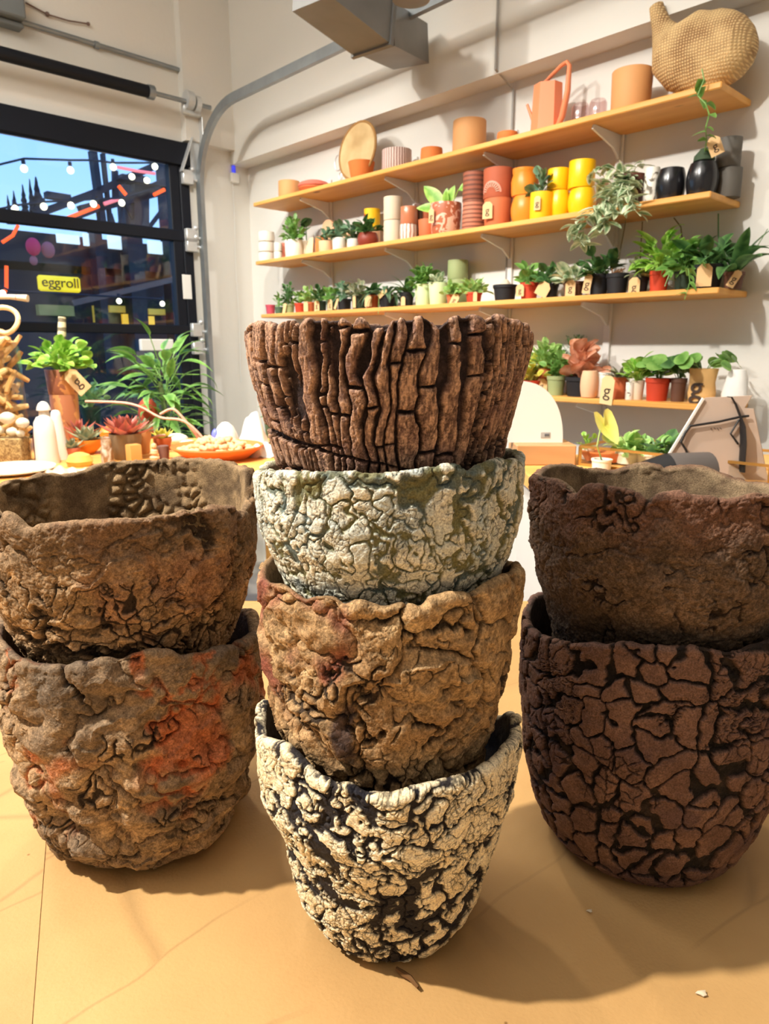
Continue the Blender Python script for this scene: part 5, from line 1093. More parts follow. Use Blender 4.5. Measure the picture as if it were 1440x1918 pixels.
mb = MB(); mb.lathe([(0, h), (0.022, h), (0.030, h+0.004), (0.029, h+0.018), (0.022, h+0.026), (0.012, h+0.038), (0, h+0.040)], 24); mb.build('green_cap', mat('green_moss_cap', s2l(60, 78, 56), 0.8), t_)
rl = lambda px, py, b_=0.25: Matrix.Rotation(RZ-FACE, 3, 'Z') @ Vector((hit_b(px, py, b_)[0]-hit_b(1312, 340, 0.14)[0], -(b_-0.14), hit_b(px, py, b_)[1]-ztop[2]))
spray(t_, [[rl(1316, 290, .15), rl(1320, 262, .2), rl(1318, 240), rl(1325, 215), rl(1318, 195)], [rl(1318, 195), rl(1303, 180), rl(1315, 150), rl(1311, 130)]], 0.034, 0.028, leafmats['mid'], 8, 0.017, 'heart', 'vine', 0.0018)
for i in range(2): sp_pot('grey_cylinder', 2, 1362, 48, 0, 0.08, 'straight', 'grey', 'dark grey cylinder pot %s at the end of the second shelf' % ['at the bottom', 'on top'][i], lift=i*0.083, h=0.081, group='grey cylinders stacked at the shelf end')

# --- third shelf: nursery pots
T3 = [ # px, w, pytop, b, kind, colour, foliage, tag, label
 (507, 18, 571, .15, 'nursery', 'pink', None, None, 'empty pink nursery pot at the corner end of the third shelf'),
 (523, 16, 575, .15, 'nursery', 'green', dict(style='bush', leaf='mid', R=.02, H=.07, n=14, ll=.02, lw=.01), None, 'thin plant in a green pot next to the pink pot, third shelf'),
 (541, 22, 570, .16, 'nursery', 'sage', dict(style='bush', leaf='dark', R=.03, H=.09, n=34, ll=.022, lw=.012), dict(w=.018, h=.05, tilt=.25, t=''), 'wispy tall plant in a sage pot near the corner, third shelf'),
 (562, 20, 568, .15, 'nursery', 'red', dict(style='bush', leaf='mid', R=.03, H=.05, n=24, ll=.024, lw=.014), None, 'bushy plant in an orange-red pot near the corner, third shelf'),
 (580, 20, 566, .16, 'nursery', 'terra', dict(style='bush', leaf='light', R=.03, H=.06, n=26, ll=.026, lw=.014), dict(w=.026, h=.045, t=''), 'light green plant with a tan tag left of two dark pots, third shelf'),
 (601, 22, 564, .16, 'nursery', 'darkgreen', dict(style='bush', leaf='dark', R=.035, H=.06, n=24, ll=.03, lw=.014), dict(w=.028, h=.048), 'dark plant with tag in a dark green pot under the gap of brackets, third shelf'),
 (622, 22, 562, .16, 'nursery', 'green', dict(style='bush', leaf='mid', R=.035, H=.05, n=24, ll=.028, lw=.014), dict(w=.026, h=.048, x=.01), 'green pot with tag just left of the slanted grey tag, third shelf'),
 (645, 26, 560, .15, 'nursery', 'black', dict(style='bush', leaf='blue', R=.04, H=.07, n=24, ll=.032, lw=.016, droop=1.1), dict(w=.012, h=.05, tilt=.4, t='', x=-.02), 'blue-green plant in a black pot with a slanted tag, third shelf'),
 (672, 28, 555, .15, 'nursery', 'darkgreen', dict(style='bush', leaf='grey', R=.04, H=.06, n=24, ll=.034, lw=.014, droop=1.2), dict(w=.016, h=.05, t=''), 'striped drooping plant in a dark green pot, third shelf'),
 (698, 28, 553, .15, 'nursery', 'terra', dict(style='long', leaf='dark', R=.04, H=.07, n=10, ll=.075, lw=.02, droop=1.5), dict(w=.036, h=.048, t=''), 'upright dark leaves over a blank tan tag, third shelf'),
 (725, 30, 552, .14, 'nursery', 'black', dict(style='long', leaf='blue', R=.05, H=.07, n=16, ll=.11, lw=.016, droop=1.9), dict(w=.020, h=.05, tilt=.9, t='', z=.03), 'arching strap-leaved plant in a black pot, third shelf'),
 (762, 26, 548, .15, 'nursery', 'black', dict(style='long', leaf='dark', R=.05, H=.05, n=10, ll=.08, lw=.016, droop=1.4), dict(w=.020, h=.036, t='', z=-.01), 'black pot with a small blush tag left of the pale green pots'),
 (793, 34, 533, .14, 'straight', 'palegreen', dict(style='bush', leaf='mid', R=.05, H=.07, n=60, ll=.030, lw=.017, droop=1.0), None, 'left pale green pot with a full leafy plant, third shelf'),
 (820, 36, 530, .15, 'straight', 'palegreen', dict(style='bush', leaf='silver', R=.04, H=.03, n=18, ll=.024, lw=.014), None, 'right pale green pot with small whitish leaves, third shelf'),
 (848, 24, 552, .17, 'nursery', 'terra', dict(style='bush', leaf='light', R=.035, H=.04, n=40, ll=.020, lw=.016), dict(w=.03, h=.045, tilt=.45, t='g', x=.02, z=-.006), 'curly light green plant in a terracotta pot with a slanted tag, third shelf'),
 (887, 30, 548, .15, 'nursery', 'red', dict(style='bush', leaf='light', R=.045, H=.04, n=34, ll=.026, lw=.014), dict(w=.016, h=.035, x=.02, t=''), 'pale leaved plant in a red pot left of the black pot with the white cone'),
 (945, 44, 534, .14, 'nursery', 'black', None, None, 'black nursery pot with a cream cone standing in it, third shelf'),
 (990, 34, 530, .13, 'nursery', 'red', dict(style='bush', leaf='mid', R=.05, H=.055, n=22, ll=.034, lw=.02), dict(x=-.022, w=.030, h=.042), 'green plant in a red pot just right of the cream cone'),
 (1028, 34, 532, .13, 'nursery', 'black', dict(style='bush', leaf='dark', R=.05, H=.05, n=18, ll=.036, lw=.02), dict(w=.046, h=.050, tilt=.5, z=.004, t='', x=-.012), 'dark plant in a black pot behind a tilted square tag, third shelf'),
 (1073, 40, 528, .15, 'nursery', 'brown', dict(style='bush', leaf='silver', R=.045, H=.035, n=18, ll=.040, lw=.022), dict(w=.034, h=.052), 'cream edged plant in a maroon pot with a tag, third shelf'),
 (1120, 36, 514, .13, 'nursery', 'black', dict(style='bush', leaf='dark', R=.05, H=.07, n=20, ll=.045, lw=.026), dict(x=-.030, w=.026, h=.062, tilt=.15), 'dark heart-leaved plant in a black pot with a narrow tag, third shelf'),
 (1154, 42, 513, .14, 'nursery', 'black', None, None, 'bare black nursery pot with dry stems, third shelf'),
 (1196, 34, 520, .14, 'nursery', 'black', dict(style='bush', leaf='grey', R=.035, H=.05, n=24, ll=.022, lw=.012), dict(x=-.01, w=.034, h=.058, z=-.008), 'small grey-green plant in a black pot with a cream tag hanging over the edge'),
 (1232, 38, 508, .14, 'nursery', 'red', dict(style='bush', leaf='bright', R=.055, H=.10, n=26, ll=.05, lw=.028, shape='heart', droop=1.1), None, 'tall bright heart-leaved plant in a red pot, third shelf'),
 (1278, 38, 505, .14, 'nursery', 'darkgreen', dict(style='bush', leaf='mid', R=.05, H=.08, n=30, ll=.05, lw=.026, shape='heart', droop=1.3), None, 'climbing green plant with leaves falling over the shelf edge, third shelf'),
 (1322, 60, 497, .13, 'nursery', 'black', dict(style='bush', leaf='dark', R=.06, H=.06, n=20, ll=.060, lw=.026, droop=1.0), dict(x=-.004, w=.042, h=.064, t='', z=.0), 'broad dark leaves in a big black pot behind a blank tan tag, third shelf'),
 (1372, 40, 510, .12, 'nursery', 'brown', dict(style='long', leaf='dark', R=.06, H=.06, n=8, ll=.12, lw=.030, droop=1.3), dict(x=.004, w=.022, h=.05, tilt=.5), 'brown pot with long spreading leaves at the end of the third shelf'),
]
for row in T3:
    (px, w, pyt, b, kd, c, fol, tg, lb) = row
    t_ = sp_plant(3, px, w, pyt, b, kd, c, lb, fol, tg, cat='potted plant' if fol else 'pot', name='nursery_plant' if fol else 'nursery_pot')
    if px == 945:
        h = htop(px, pyt, b, 3); r = spx(3, px, w, b)[1]
        mb = MB(); mb.lathe([(0.001, h*0.8), (0.022, h*0.95), (0.016, h*1.15), (0.010, h*1.3), (0, h*1.36)], 16, wob=0.08); mb.build('cream_cone', pm('cream'), t_)
    if px == 1154:
        h = htop(px, pyt, b, 3); mb = MB(); rnd = random.Random(4)
        for i in range(9): mb.tube([(rnd.uniform(-.015, .015), 0, h*.8), (rnd.uniform(-.02, .02), -.01, h*1.0), (rnd.uniform(-.03, .03), -.015, h*rnd.uniform(1.05, 1.25))], 0.0022, 5)
        mb.build('dry_stems', mat('dry_stem', s2l(140, 96, 60), 0.8), t_)
    if px in (1278, 1372, 725):
        h = htop(px, pyt, b, 3)
        if px == 1278: spray(t_, [[(0, 0, h), (0.02, -.08, h*0.9), (0.03, -.10, h*.3), (0.02, -.10, -.03)], [(0, 0, h), (-.03, -.08, h*0.8), (-.04, -.09, .01)]], .036, .022, leafmats['mid'], 9, .016, 'heart', 'trailing_stem')
        if px == 1372: spray(t_, [[(0, 0, h), (0.05, -.02, h+.06), (0.075, -.03, h+.11)]], .055, .024, leafmats['dark'], 4, .07, 'oval', 'long_stem')
        if px == 725: spray(t_, [[(0, 0, h), (0.01, -.09, h), (0.02, -.115, -.03)]], .05, .014, leafmats['mid'], 4, .05, 'strap', 'hanging_leaf')
o, loc, r, h = sp_pot('sage_pot', 3, 857, 36, 524, 0.06, 'straight', 'sage', 'sage green pot at the bottom of the back pair, third shelf')
sp_pot('sage_pot', 3, 857, 38, 488, 0.06, 'straight', 'sage', 'sage green pot on top of the back pair, third shelf', lift=h)

# --- lowest shelf
T4 = [
 (992, 44, 712, .13, 'nursery', 'red', dict(style='bush', leaf='yellowleaf', R=.06, H=.08, n=34, ll=.034, lw=.020), None, 'yellow-green leaved plant in a red pot beside the bark pot, lowest shelf'),
 (1020, 36, 690, .09, 'nursery', 'terra', dict(style='bush', leaf='light', R=.06, H=.09, n=60, ll=.032, lw=.020), dict(x=0.0, w=.040, h=.05, z=-.02), 'light green bushy plant behind the yellow-green one, lowest shelf'),
 (1040, 34, 704, .15, 'nursery', 'sage', dict(style='bush', leaf='mid', R=.04, H=.08, n=30, ll=.026, lw=.016), None, 'mid green plant in a sage pot by the dark pot, lowest shelf'),
 (1085, 56, 706, .14, 'nursery', 'black', dict(style='bush', leaf='pinkleaf', R=.055, H=.10, n=30, ll=.045, lw=.034, shape='round', droop=.5), None, 'pink leaved plant in a wide black pot, lowest shelf'),
 (1072, 30, 690, .05, 'nursery', 'brown', dict(style='needle', leaf='dark', R=.06, H=.15, n=16, ll=.018, lw=.004), None, 'feathery dark plant behind the pink leaved one, lowest shelf'),
 (1158, 34, 706, .15, 'nursery', 'terra', dict(style='long', leaf='grey', R=.04, H=.05, n=16, ll=.05, lw=.010, droop=1.0), None, 'grey air plant in a terracotta pot right of the leaning tag, lowest shelf'),
 (1192, 26, 712, .15, 'straight', 'cream', dict(style='bush', leaf='bright', R=.045, H=.07, n=26, ll=.032, lw=.020), None, 'bright green small plant in a cream pot, lowest shelf'),
 (1229, 46, 708, .15, 'nursery', 'red', dict(style='petiole', leaf='mid', R=.055, H=.06, n=11, ll=.045, lw=.045, shape='round'), None, 'round-leaved plant in a glossy red pot, lowest shelf'),
 (1268, 30, 708, .14, 'nursery', 'brown', dict(style='petiole', leaf='dark', R=.05, H=.06, n=9, ll=.042, lw=.040, shape='round'), None, 'round-leaved plant in a brown pot beside the kraft bag, lowest shelf'),
]
for (px, w, pyt, b, kd, c, fol, tg, lb) in T4: sp_plant(4, px, w, pyt, b, kd, c, lb, fol, tg, name='leafy_plant')
sp_pot('peach_ball_pot', 4, 1102, 30, 694, 0.185, 'round', 'peach', 'small rounded peach pot in front of the pink leaved plant')
sp_pot('white_ball_pot', 4, 1127, 34, 697, 0.14, 'round', 'white', 'white rounded pot behind the leaning tag, lowest shelf', m=mat('white_glaze', s2l(236, 232, 222), 0.35))
mb = MB(); loc, r, a = spx(4, 1123, 30, 0.14, 0.085); mb.ball((0, 0, 0), 0.014, 14, 10); 
t_ = thing('leaning_tag', spx(4, 1137, 10, 0.223, -0.014)[0], 'large cream tag with a dark curl leaning out over the lowest shelf edge', 'tag', rz=RZ)
put_tag(t_, Vector((0, -0.006, 0.045)), 0.046, 0.095, 0.12, 0, mat('cream_tag', s2l(236, 206, 152), 0.8), 'g', 0.1)
sp_pot('dotted_cup', 4, 1178, 16, 716, 0.17, 'straight', 'white', 'small white cup with black dots right of the air plant', 'cup', m=mat_marble('dotted_white', s2l(232, 228, 216), s2l(20, 20, 22), 60, 0.60, 0.62))
# kraft paper bag with pilea
loc, r, a = spx(4, 1312, 56, 0.14); h = htop(1312, 690, 0.14, 4)
kb = thing('bagged_plant', loc, 'round-leaved plant standing in a crumpled kraft paper bag with a curl mark, lowest shelf', 'potted plant', rz=RZ)
mb = MB(); mb.lathe([(0, 0), (r*0.9, 0), (r*0.98, h*0.3), (r*0.9, h*0.6), (r*1.02, h), (r*0.97, h), (r*0.84, h*0.6), (0, h*0.5)], 22, sy=0.75, wob=0.04, seed=4); mb.build('kraft_bag', mat('kraft_bag_paper', s2l(214, 172, 112), 0.85, 0.12, 20, 0.5, 40), kb)
plant(kb, 'petiole', h*0.8, 0.095, 0.06, leafmats['mid'], 13, 0.046, 0.046, 3, 'round'); 
g = text_mesh('bag_lettering', 'g', h*0.9, ink, kb, (-r*0.1, -r*0.80, h*0.45), (math.pi/2, 0, 0), 0.0003, 0.0008)
# white paper wrap at the shelf end
loc, r, a = spx(4, 1374, 50, 0.14); h = htop(1374, 692, 0.14, 4)
mb = MB(); mb.lathe([(0, 0), (r*1.0, 0), (r*1.02, h*0.3), (r*0.85, h*0.75), (r*0.62, h), (r*0.56, h), (0, h*0.7)], 26, sy=0.7, wob=0.05, seed=9)
tag(mb.build('white_wrap', mat('white_paper', (0.80, 0.79, 0.75), 0.8, 0.03, 10, 0.6, 30), None, True, W(a, 0.14, ztop[4]), RZ), 'crumpled white paper bag at the far right end of the lowest shelf', 'paper bag')
# dry vines hanging on the wall beneath the second shelf
vm = mat('dry_vine', s2l(120, 108, 70), 0.8)
for i, (pts_, lb) in enumerate((([(1172, 412), (1165, 450), (1155, 500)], 'thin brown vine hanging on the wall above the bare black pot'), ([(1203, 415), (1200, 460), (1198, 505)], 'thin brown vine hanging straight above the cream hanging tag'),
                      ([(1262, 408), (1275, 425), (1280, 470)], 'thin curved vine hanging above the tall bright plant'), ([(1345, 400), (1345, 440), (1348, 470)], 'thin vine with one leaf hanging above the blank tan tag'))):
    mb = MB(); q = [W(*[hit_b(x, y, 0.05)[0], 0.05, hit_b(x, y, 0.05)[1]]) for x, y in pts_]; mb.tube(q, 0.0022, 5)
    if i == 3: mb.leaf(q[1], (-0.6, 0.5, -0.4), 0.05, 0.02, 0.6)
    tag(mb.build('hanging_vine', vm if i < 3 else leafmats['dark']), lb, 'vine', 'vines hanging on the wall')

# ------------------------------------------------------------------ front table with kraft paper
tbl = thing('display_table', (0, 0.30, 0), 'wooden table under the kraft paper carrying the three stacks of clay pots', 'table')
mb = MB(); mb.rbox((0, 0, 0.8785), (2.3, 1.56, 0.04), 0.004); mb.build('tabletop', pine, tbl, False)
for sx_ in (-1, 1):
    for sy_ in (-1, 1): mb = MB(); mb.rbox((sx_*1.05, sy_*0.68, 0.43), (0.07, 0.07, 0.86), 0.004); mb.build('leg', pine, tbl, False)
def paper_mat():
    m, t, p = new_mat('kraft_paper'); N = t.nodes.new; L = t.links.new
    tcn = N('ShaderNodeTexCoord')
    n1 = N('ShaderNodeTexNoise'); n1.inputs['Scale'].default_value = 5; n1.inputs['Detail'].default_value = 6; L(tcn.outputs['Object'], n1.inputs[0])
    cr = N('ShaderNodeValToRGB'); cr.color_ramp.elements[0].position = 0.3; cr.color_ramp.elements[0].color = (*s2l(178, 140, 90), 1); cr.color_ramp.elements[1].position = 0.7; cr.color_ramp.elements[1].color = (*s2l(200, 162, 108), 1)
    L(n1.outputs[0], cr.inputs[0])
    mr = N('ShaderNodeMapping'); mr.inputs['Rotation'].default_value = (0, 0, -0.70); L(tcn.outputs['Object'], mr.inputs[0])
    mp = N('ShaderNodeMapping'); mp.inputs['Scale'].default_value = (16, 52, 1); L(mr.outputs[0], mp.inputs[0])
    n2 = N('ShaderNodeTexNoise'); n2.inputs['Scale'].default_value = 2.0; n2.inputs['Detail'].default_value = 5; L(mp.outputs[0], n2.inputs[0])
    n3 = N('ShaderNodeTexNoise'); n3.inputs['Scale'].default_value = 420; n3.inputs['Detail'].default_value = 3; L(tcn.outputs['Object'], n3.inputs[0])
    # scratches / folds in the sheet and tiny specks
    mp3 = N('ShaderNodeMapping'); mp3.inputs['Scale'].default_value = (1.6, 9, 1)
    nw = N('ShaderNodeTexNoise'); nw.inputs['Scale'].default_value = 7; L(tcn.outputs['Object'], nw.inputs[0]); vm = N('ShaderNodeVectorMath'); vm.operation = 'MULTIPLY_ADD'; vm.inputs[1].default_value = (0.05, 0.05, 0.05); L(nw.outputs['Color'], vm.inputs[0]); L(mr.outputs[0], vm.inputs[2]); L(vm.outputs[0], mp3.inputs[0])
    v1 = N('ShaderNodeTexVoronoi'); v1.feature = 'DISTANCE_TO_EDGE'; v1.inputs['Scale'].default_value = 1.0; L(mp3.outputs[0], v1.inputs[0])
    c1 = N('ShaderNodeValToRGB'); c1.color_ramp.elements[0].position = 0.0; c1.color_ramp.elements[0].color = (0, 0, 0, 1); c1.color_ramp.elements[1].position = 0.013; c1.color_ramp.elements[1].color = (1, 1, 1, 1); L(v1.outputs[0], c1.inputs[0])
    v2 = N('ShaderNodeTexVoronoi'); v2.inputs['Scale'].default_value = 26; L(tcn.outputs['Object'], v2.inputs[0])
    c2 = N('ShaderNodeValToRGB'); c2.color_ramp.elements[0].position = 0.028; c2.color_ramp.elements[0].color = (0.3, 0.2, 0.1, 1); c2.color_ramp.elements[1].position = 0.05; c2.color_ramp.elements[1].color = (1, 1, 1, 1); L(v2.outputs[0], c2.inputs[0])
    m1 = N('ShaderNodeMix'); m1.data_type = 'RGBA'; m1.blend_type = 'MULTIPLY'; m1.inputs['Factor'].default_value = 1; L(cr.outputs[0], m1.inputs['A']); L(c2.outputs[0], m1.inputs['B'])
    m2 = N('ShaderNodeMix'); m2.data_type = 'RGBA'; m2.blend_type = 'MULTIPLY'; m2.inputs['Factor'].default_value = 0.22; L(m1.outputs['Result'], m2.inputs['A']); n5 = N('ShaderNodeTexNoise'); n5.inputs['Scale'].default_value = 4.5; L(tcn.outputs['Object'], n5.inputs[0]); c5 = N('ShaderNodeValToRGB'); c5.color_ramp.elements[0].position = 0.44; c5.color_ramp.elements[0].color = (1, 1, 1, 1); c5.color_ramp.elements[1].position = 0.56; c5.color_ramp.elements[1].color = (0, 0, 0, 1); L(n5.outputs[0], c5.inputs[0]); mm = N('ShaderNodeMath'); mm.operation = 'MAXIMUM'; L(c1.outputs[0], mm.inputs[0]); L(c5.outputs[0], mm.inputs[1]); L(mm.outputs[0], m2.inputs['B'])
    L(m2.outputs['Result'], p.inputs['Base Color']); p.inputs['Roughness'].default_value = 0.55; p.inputs['Specular IOR Level'].default_value = 0.35
    ad = N('ShaderNodeMath'); ad.operation = 'MULTIPLY_ADD'; ad.inputs[1].default_value = 0.35; L(n3.outputs[0], ad.inputs[0]); L(n2.outputs[0], ad.inputs[2])
    a2 = N('ShaderNodeMath'); a2.operation = 'MULTIPLY_ADD'; a2.inputs[1].default_value = 0.25; L(mm.outputs[0], a2.inputs[0]); L(ad.outputs[0], a2.inputs[2])
    b = N('ShaderNodeBump'); b.inputs['Strength'].default_value = 0.55; b.inputs['Distance'].default_value = 0.0014; L(a2.outputs[0], b.inputs['Height']); L(b.outputs[0], p.inputs['Normal'])
    return m
kp = paper_mat()
mb = MB(); mb.rbox((0, 0, 0), (2.28, 1.54, 0.0012), 0.0003); o = mb.build('kraft_paper', kp, None, False, (0, 0.30, 0.8992)); tag(o, 'tan kraft paper spread over the whole front table', 'paper')
q0 = hit_z(92, 1500, 0.9); q1 = hit_z(60, 1917, 0.9); dx = (q1[0]-q0[0])/(q1[1]-q0[1])
xa = lambda y: q0[0] + dx*(y-q0[1])
mb = MB(); ys = (-0.45, 0.62); vs = []
for z in (0.0002, 0.0010): vs += [(-1.12, ys[0], z), (xa(ys[0]), ys[0], z), (xa(ys[1]), ys[1], z), (-1.12, ys[1], z)]
mb.add(vs, [(3, 2, 1, 0), (4, 5, 6, 7), (0, 1, 5, 4), (1, 2, 6, 5), (2, 3, 7, 6), (3, 0, 4, 7)]); o = mb.build('kraft_paper', kp, None, False, (0, 0, 0.8996)); tag(o, 'second kraft sheet overlapping at the left edge of the front table', 'paper')
# a fold: long low ridge
def ridge(p, q, w, h, lb):
    a0 = Vector((*hit_z(*p, 0.9), 0)); a1 = Vector((*hit_z(*q, 0.9), 0)); d = (a1-a0).normalized(); s_ = Vector((-d.y, d.x, 0)); mb = MB(); vs = []
    for k in range(9):
        c = a0.lerp(a1, k/8); hh = h*math.sin(math.pi*k/8)
        vs += [c - s_*w, c + Vector((0, 0, hh)), c + s_*w]
    mb.add(vs, [(3*k+j, 3*k+j+1, 3*k+j+4, 3*k+j+3) for k in range(8) for j in (0, 1)]); return mb
# twig and flake
tw = [Vector((*hit_z(x, y, 0.9), 0.9035)) for x, y in ((742, 1822), (755, 1832), (768, 1840), (783, 1858))]
mb = MB(); mb.tube(tw, 0.0016, 7, radii=[0.0012, 0.002, 0.0018, 0.001]); tag(mb.build('twig', mat('brown_twig', s2l(104, 72, 38), 0.8)), 'short brown twig lying on the paper just before the middle stack', 'twig')
c_ = hit_z(1314, 1863, 0.9); mb = MB(); mb.ball((0, 0, 0.0012), 0.0022, 8, 5, sx=1.6, sz=.5, wob=.2); tag(mb.build('clay_flake', pm('cream'), None, True, (*c_, 0.9)), 'tiny pale flake on the paper at lower right', 'flake')
c_ = hit_z(1104, 1708, 0.9); mb = MB(); mb.ball((0, 0, 0.001), 0.0014, 8, 5, sx=1.6, sz=.5, wob=.2); tag(mb.build('clay_flake', pm('cream'), None, True, (*c_, 0.9)), 'tiny pale flake on the paper between middle and right stacks', 'flake')

# ------------------------------------------------------------------ rear table at left
RT = 0.92
rtm = mat_wood('honey_table', s2l(214, 150, 70), s2l(236, 182, 104), 1.2, False)
rt = thing('rear_table', (-1.05, 2.45, 0), 'honey coloured wooden table at the rear left full of small plants and ceramics', 'table')
mb = MB(); mb.rbox((0, 0, RT-0.02), (1.62, 1.15, 0.04), 0.004); mb.build('tabletop', rtm, rt, False)
for sx_ in (-1, 1):
    for sy_ in (-1, 1): mb = MB(); mb.rbox((sx_*0.74, sy_*0.50, (RT-.04)/2), (0.06, 0.06, RT-0.04), 0.004); mb.build('leg', rtm, rt, False)
def T(px, py): x, y = hit_z(px, py, RT); return Vector((x, y, RT))
def TS(px, py): P = T(px, py); return depth(P.x, P.y, P.z)/F/math.sqrt(1+((px-720)/F)**2)     # metres per picture pixel there
def TH_(px, base, top): P = T(px, base); return hit_y(px, top, P.y).z - RT
# jar full of wood sticks
P = T(4, 846); s_ = TS(4, 846); r = 56*s_; h = TH_(4, 846, 640)
js = thing('glass_jar', P, 'tall clear glass jar full of pale wood sticks at the far left', 'jar')
mb = MB(); mb.lathe([(0, 0), (r, 0), (r*1.02, h*0.04), (r*1.02, h*0.9), (r*0.92, h), (r*0.88, h), (r*0.97, h*0.88), (r*0.97, h*0.03), (0, 0.012)], 40); mb.build('glass', mat_glass('jar_glass', (0.96, 0.97, 0.93), 0.2), js)
stk = [mat('pale_stick_%d' % i, c, 0.75, 0.15, 30, 0.3, 120) for i, c in enumerate((s2l(226, 184, 126), s2l(204, 154, 96), s2l(240, 208, 156)))]
rnd = random.Random(12); protos = []
for v_ in range(3):
    L_ = (0.13, 0.10, 0.075)[v_]; rr = (0.0085, 0.010, 0.011)[v_]; mb = MB(); mb.tube([(0, 0, -L_/2), (0.004, 0.002, -L_/6), (-0.003, 0.001, L_/5), (0, 0, L_/2)], rr, 8, radii=[rr*.8, rr, rr*1.05, rr*.85]); protos.append((mb, L_))
first = {}
for i in range(140):
    v_ = i % 3; zz = P.z + 0.02 + (h*0.98)*(i/140.0); a_ = rnd.random()*6.283; q = rnd.uniform(0.2, 0.80)*r
    if v_ not in first: o = protos[v_][0].build('wood_stick', stk[v_]); first[v_] = o
    else: o = first[v_].copy(); col.objects.link(o)
    o.location = (P.x + q*math.cos(a_), P.y + q*math.sin(a_), zz); o.rotation_euler = (rnd.uniform(0.5, 1.5), rnd.uniform(-.5, .5), rnd.random()*6.28)
    tag(o, 'pale wood stick jumbled in the tall glass jar', 'stick', 'wood sticks in the jar')
mb = MB(); c0 = hit_y(8, 600, P.y); mb.tube([c0 + Vector((0.05*math.cos(t), 0.01*math.sin(2*t), 0.045*math.sin(t))) for t in [2*math.pi*i/24 for i in range(25)]], 0.009, 8, False); tag(mb.build('wood_loop', stk[2]), 'bent loop of pale wood on top of the jar of sticks', 'wood loop')
mb = MB(); mb.tube([hit_y(-15, 556, P.y), hit_y(20, 556, P.y), hit_y(52, 559, P.y)], 0.010, 10, radii=[.009, .009, .013]); o = mb.build('white_stick', pm('cream')); tag(o, 'cream rolled stick with a red band lying across the jar top', 'stick')
mb = MB(); mb.tube([hit_y(31, 557, P.y), hit_y(34, 557.3, P.y)], 0.0105, 10); mb.v = [tuple(Vector(v)) for v in mb.v]; mb.build('red_band', pm('red'), o)
# low glass box with shells
P2 = T(24, 868); s_ = TS(24, 868); hb = TH_(24, 868, 812)
gx = thing('glass_box', P2, 'low glass box of beige gravel with white shells on top, far left', 'glass box')
mb = MB(); mb.rbox((-0.02, 0.04, hb/2), (66*s_, 0.08, hb), 0.004); mb.build('glass', mat_glass('jar_glass', (0.96, 0.97, 0.93), 0.2), gx, False)
mb = MB(); mb.rbox((-0.02, 0.04, hb*0.42), (62*s_, 0.072, hb*0.8), 0.004); o = mb.build('gravel', mat_marble('beige_gravel', s2l(150, 116, 76), s2l(214, 184, 134), 90, 0.4, 0.6, 0.9), gx, False); o['kind'] = 'stuff'
shell = mat('white_shell', s2l(240, 228, 208), 0.5, 0.08, 60, 0.4, 60)
for i, (x, y, rr) in enumerate(((13, 783, 15), (42, 792, 13), (-4, 806, 12), (22, 808, 11), (38, 812, 9))):
    c0 = hit_y(x, y, P2.y+0.03); mb = MB(); mb.ball((0, 0, 0), rr*s_, 18, 12, sz=0.85, wob=0.06, seed=i); o = mb.build('sea_shell', shell, None, True, c0, 0)
    tag(o, ['large round white shell with ridges above the glass box', 'round white shell nearest the mushroom figure', 'white shell cut by the left picture edge', 'small white shell under the two round ones', 'smallest white shell at the right end of the glass box'][i], 'shell')
# white mushroom + figurines
wg = mat('white_bisque', (0.82, 0.81, 0.77), 0.6, 0.03)
def prof_obj(name, px, base, prof_px, m, lb, cat, dy=0.0, seg=28, sx=1, sy=1):
    P = T(px, base); P.y += dy; s_ = TS(px, base); mb = MB(); mb.lathe([(r_*s_, z_*s_) for r_, z_ in prof_px], seg, sx=sx, sy=sy); return tag(mb.build(name, m, None, True, P), lb, cat)
prof_obj('mushroom_figure', 76, 852, [(0, 0), (13, 0), (12, 40), (11, 70), (10, 88), (14, 90), (13, 96), (9, 104), (3, 108), (0, 108)], wg, 'white mushroom figurine beside the jar of sticks', 'figurine', 0.06)
prof_obj('ghost_figure', 90, 868, [(0, 0), (23, 0), (22, 20), (21, 60), (19, 85), (13, 96), (0, 100)], wg, 'broad white rounded figurine in front of the mushroom one', 'figurine')
prof_obj('ghost_figure', 113, 860, [(0, 0), (18, 0), (16, 30), (12, 70), (10, 88), (9, 96), (6, 100), (0, 101)], wg, 'slim white figurine with a narrow head right of the broad one', 'figurine')
prof_obj('dark_bottle', 60, 866, [(0, 0), (8, 0), (8, 50), (5, 62), (4, 70), (0, 70)], mat('dark_red_glass', s2l(90, 26, 24), 0.2, 0.1), 'dark red bottle between the glass box and white figures', 'bottle', 0.05)
# patterned pots
pt = mat_stripe('arched_line_glaze', s2l(150, 92, 66), s2l(204, 140, 84), 3, 'A', 0.5, 0.62, 7.0); pt2 = mat_stripe('panel_line_glaze', s2l(176, 112, 76), s2l(206, 146, 90), 4, 'A', 0.5, 0.75, 4.0)
P = T(118, 828); P.y += 0.05; s_ = depth(P.x, P.y, P.z)/F*0.91; h1 = hit_y(118, 738, P.y).z-RT; h2 = hit_y(118, 692, P.y).z-RT-h1
lo = thing('patterned_pot', P, 'brown patterned pot under the tagged one, rear left table', 'pot'); put_pot('pot', lo, 'straight', 25*s_, 27*s_, h1, pt2)
up = thing('patterned_planter', P + Vector((0, 0, h1)), 'brown arch-patterned pot on top with leafy plant, twisted stick and big tag', 'potted plant'); put_pot('pot', up, 'straight', 27*s_, 31*s_, h2, pt, soil=True)
t_ = put_tag(up, Vector((43*s_, -0.065, h2-22*s_)), 30*s_, 52*s_, -0.72, 0, kraft, 'g'); 
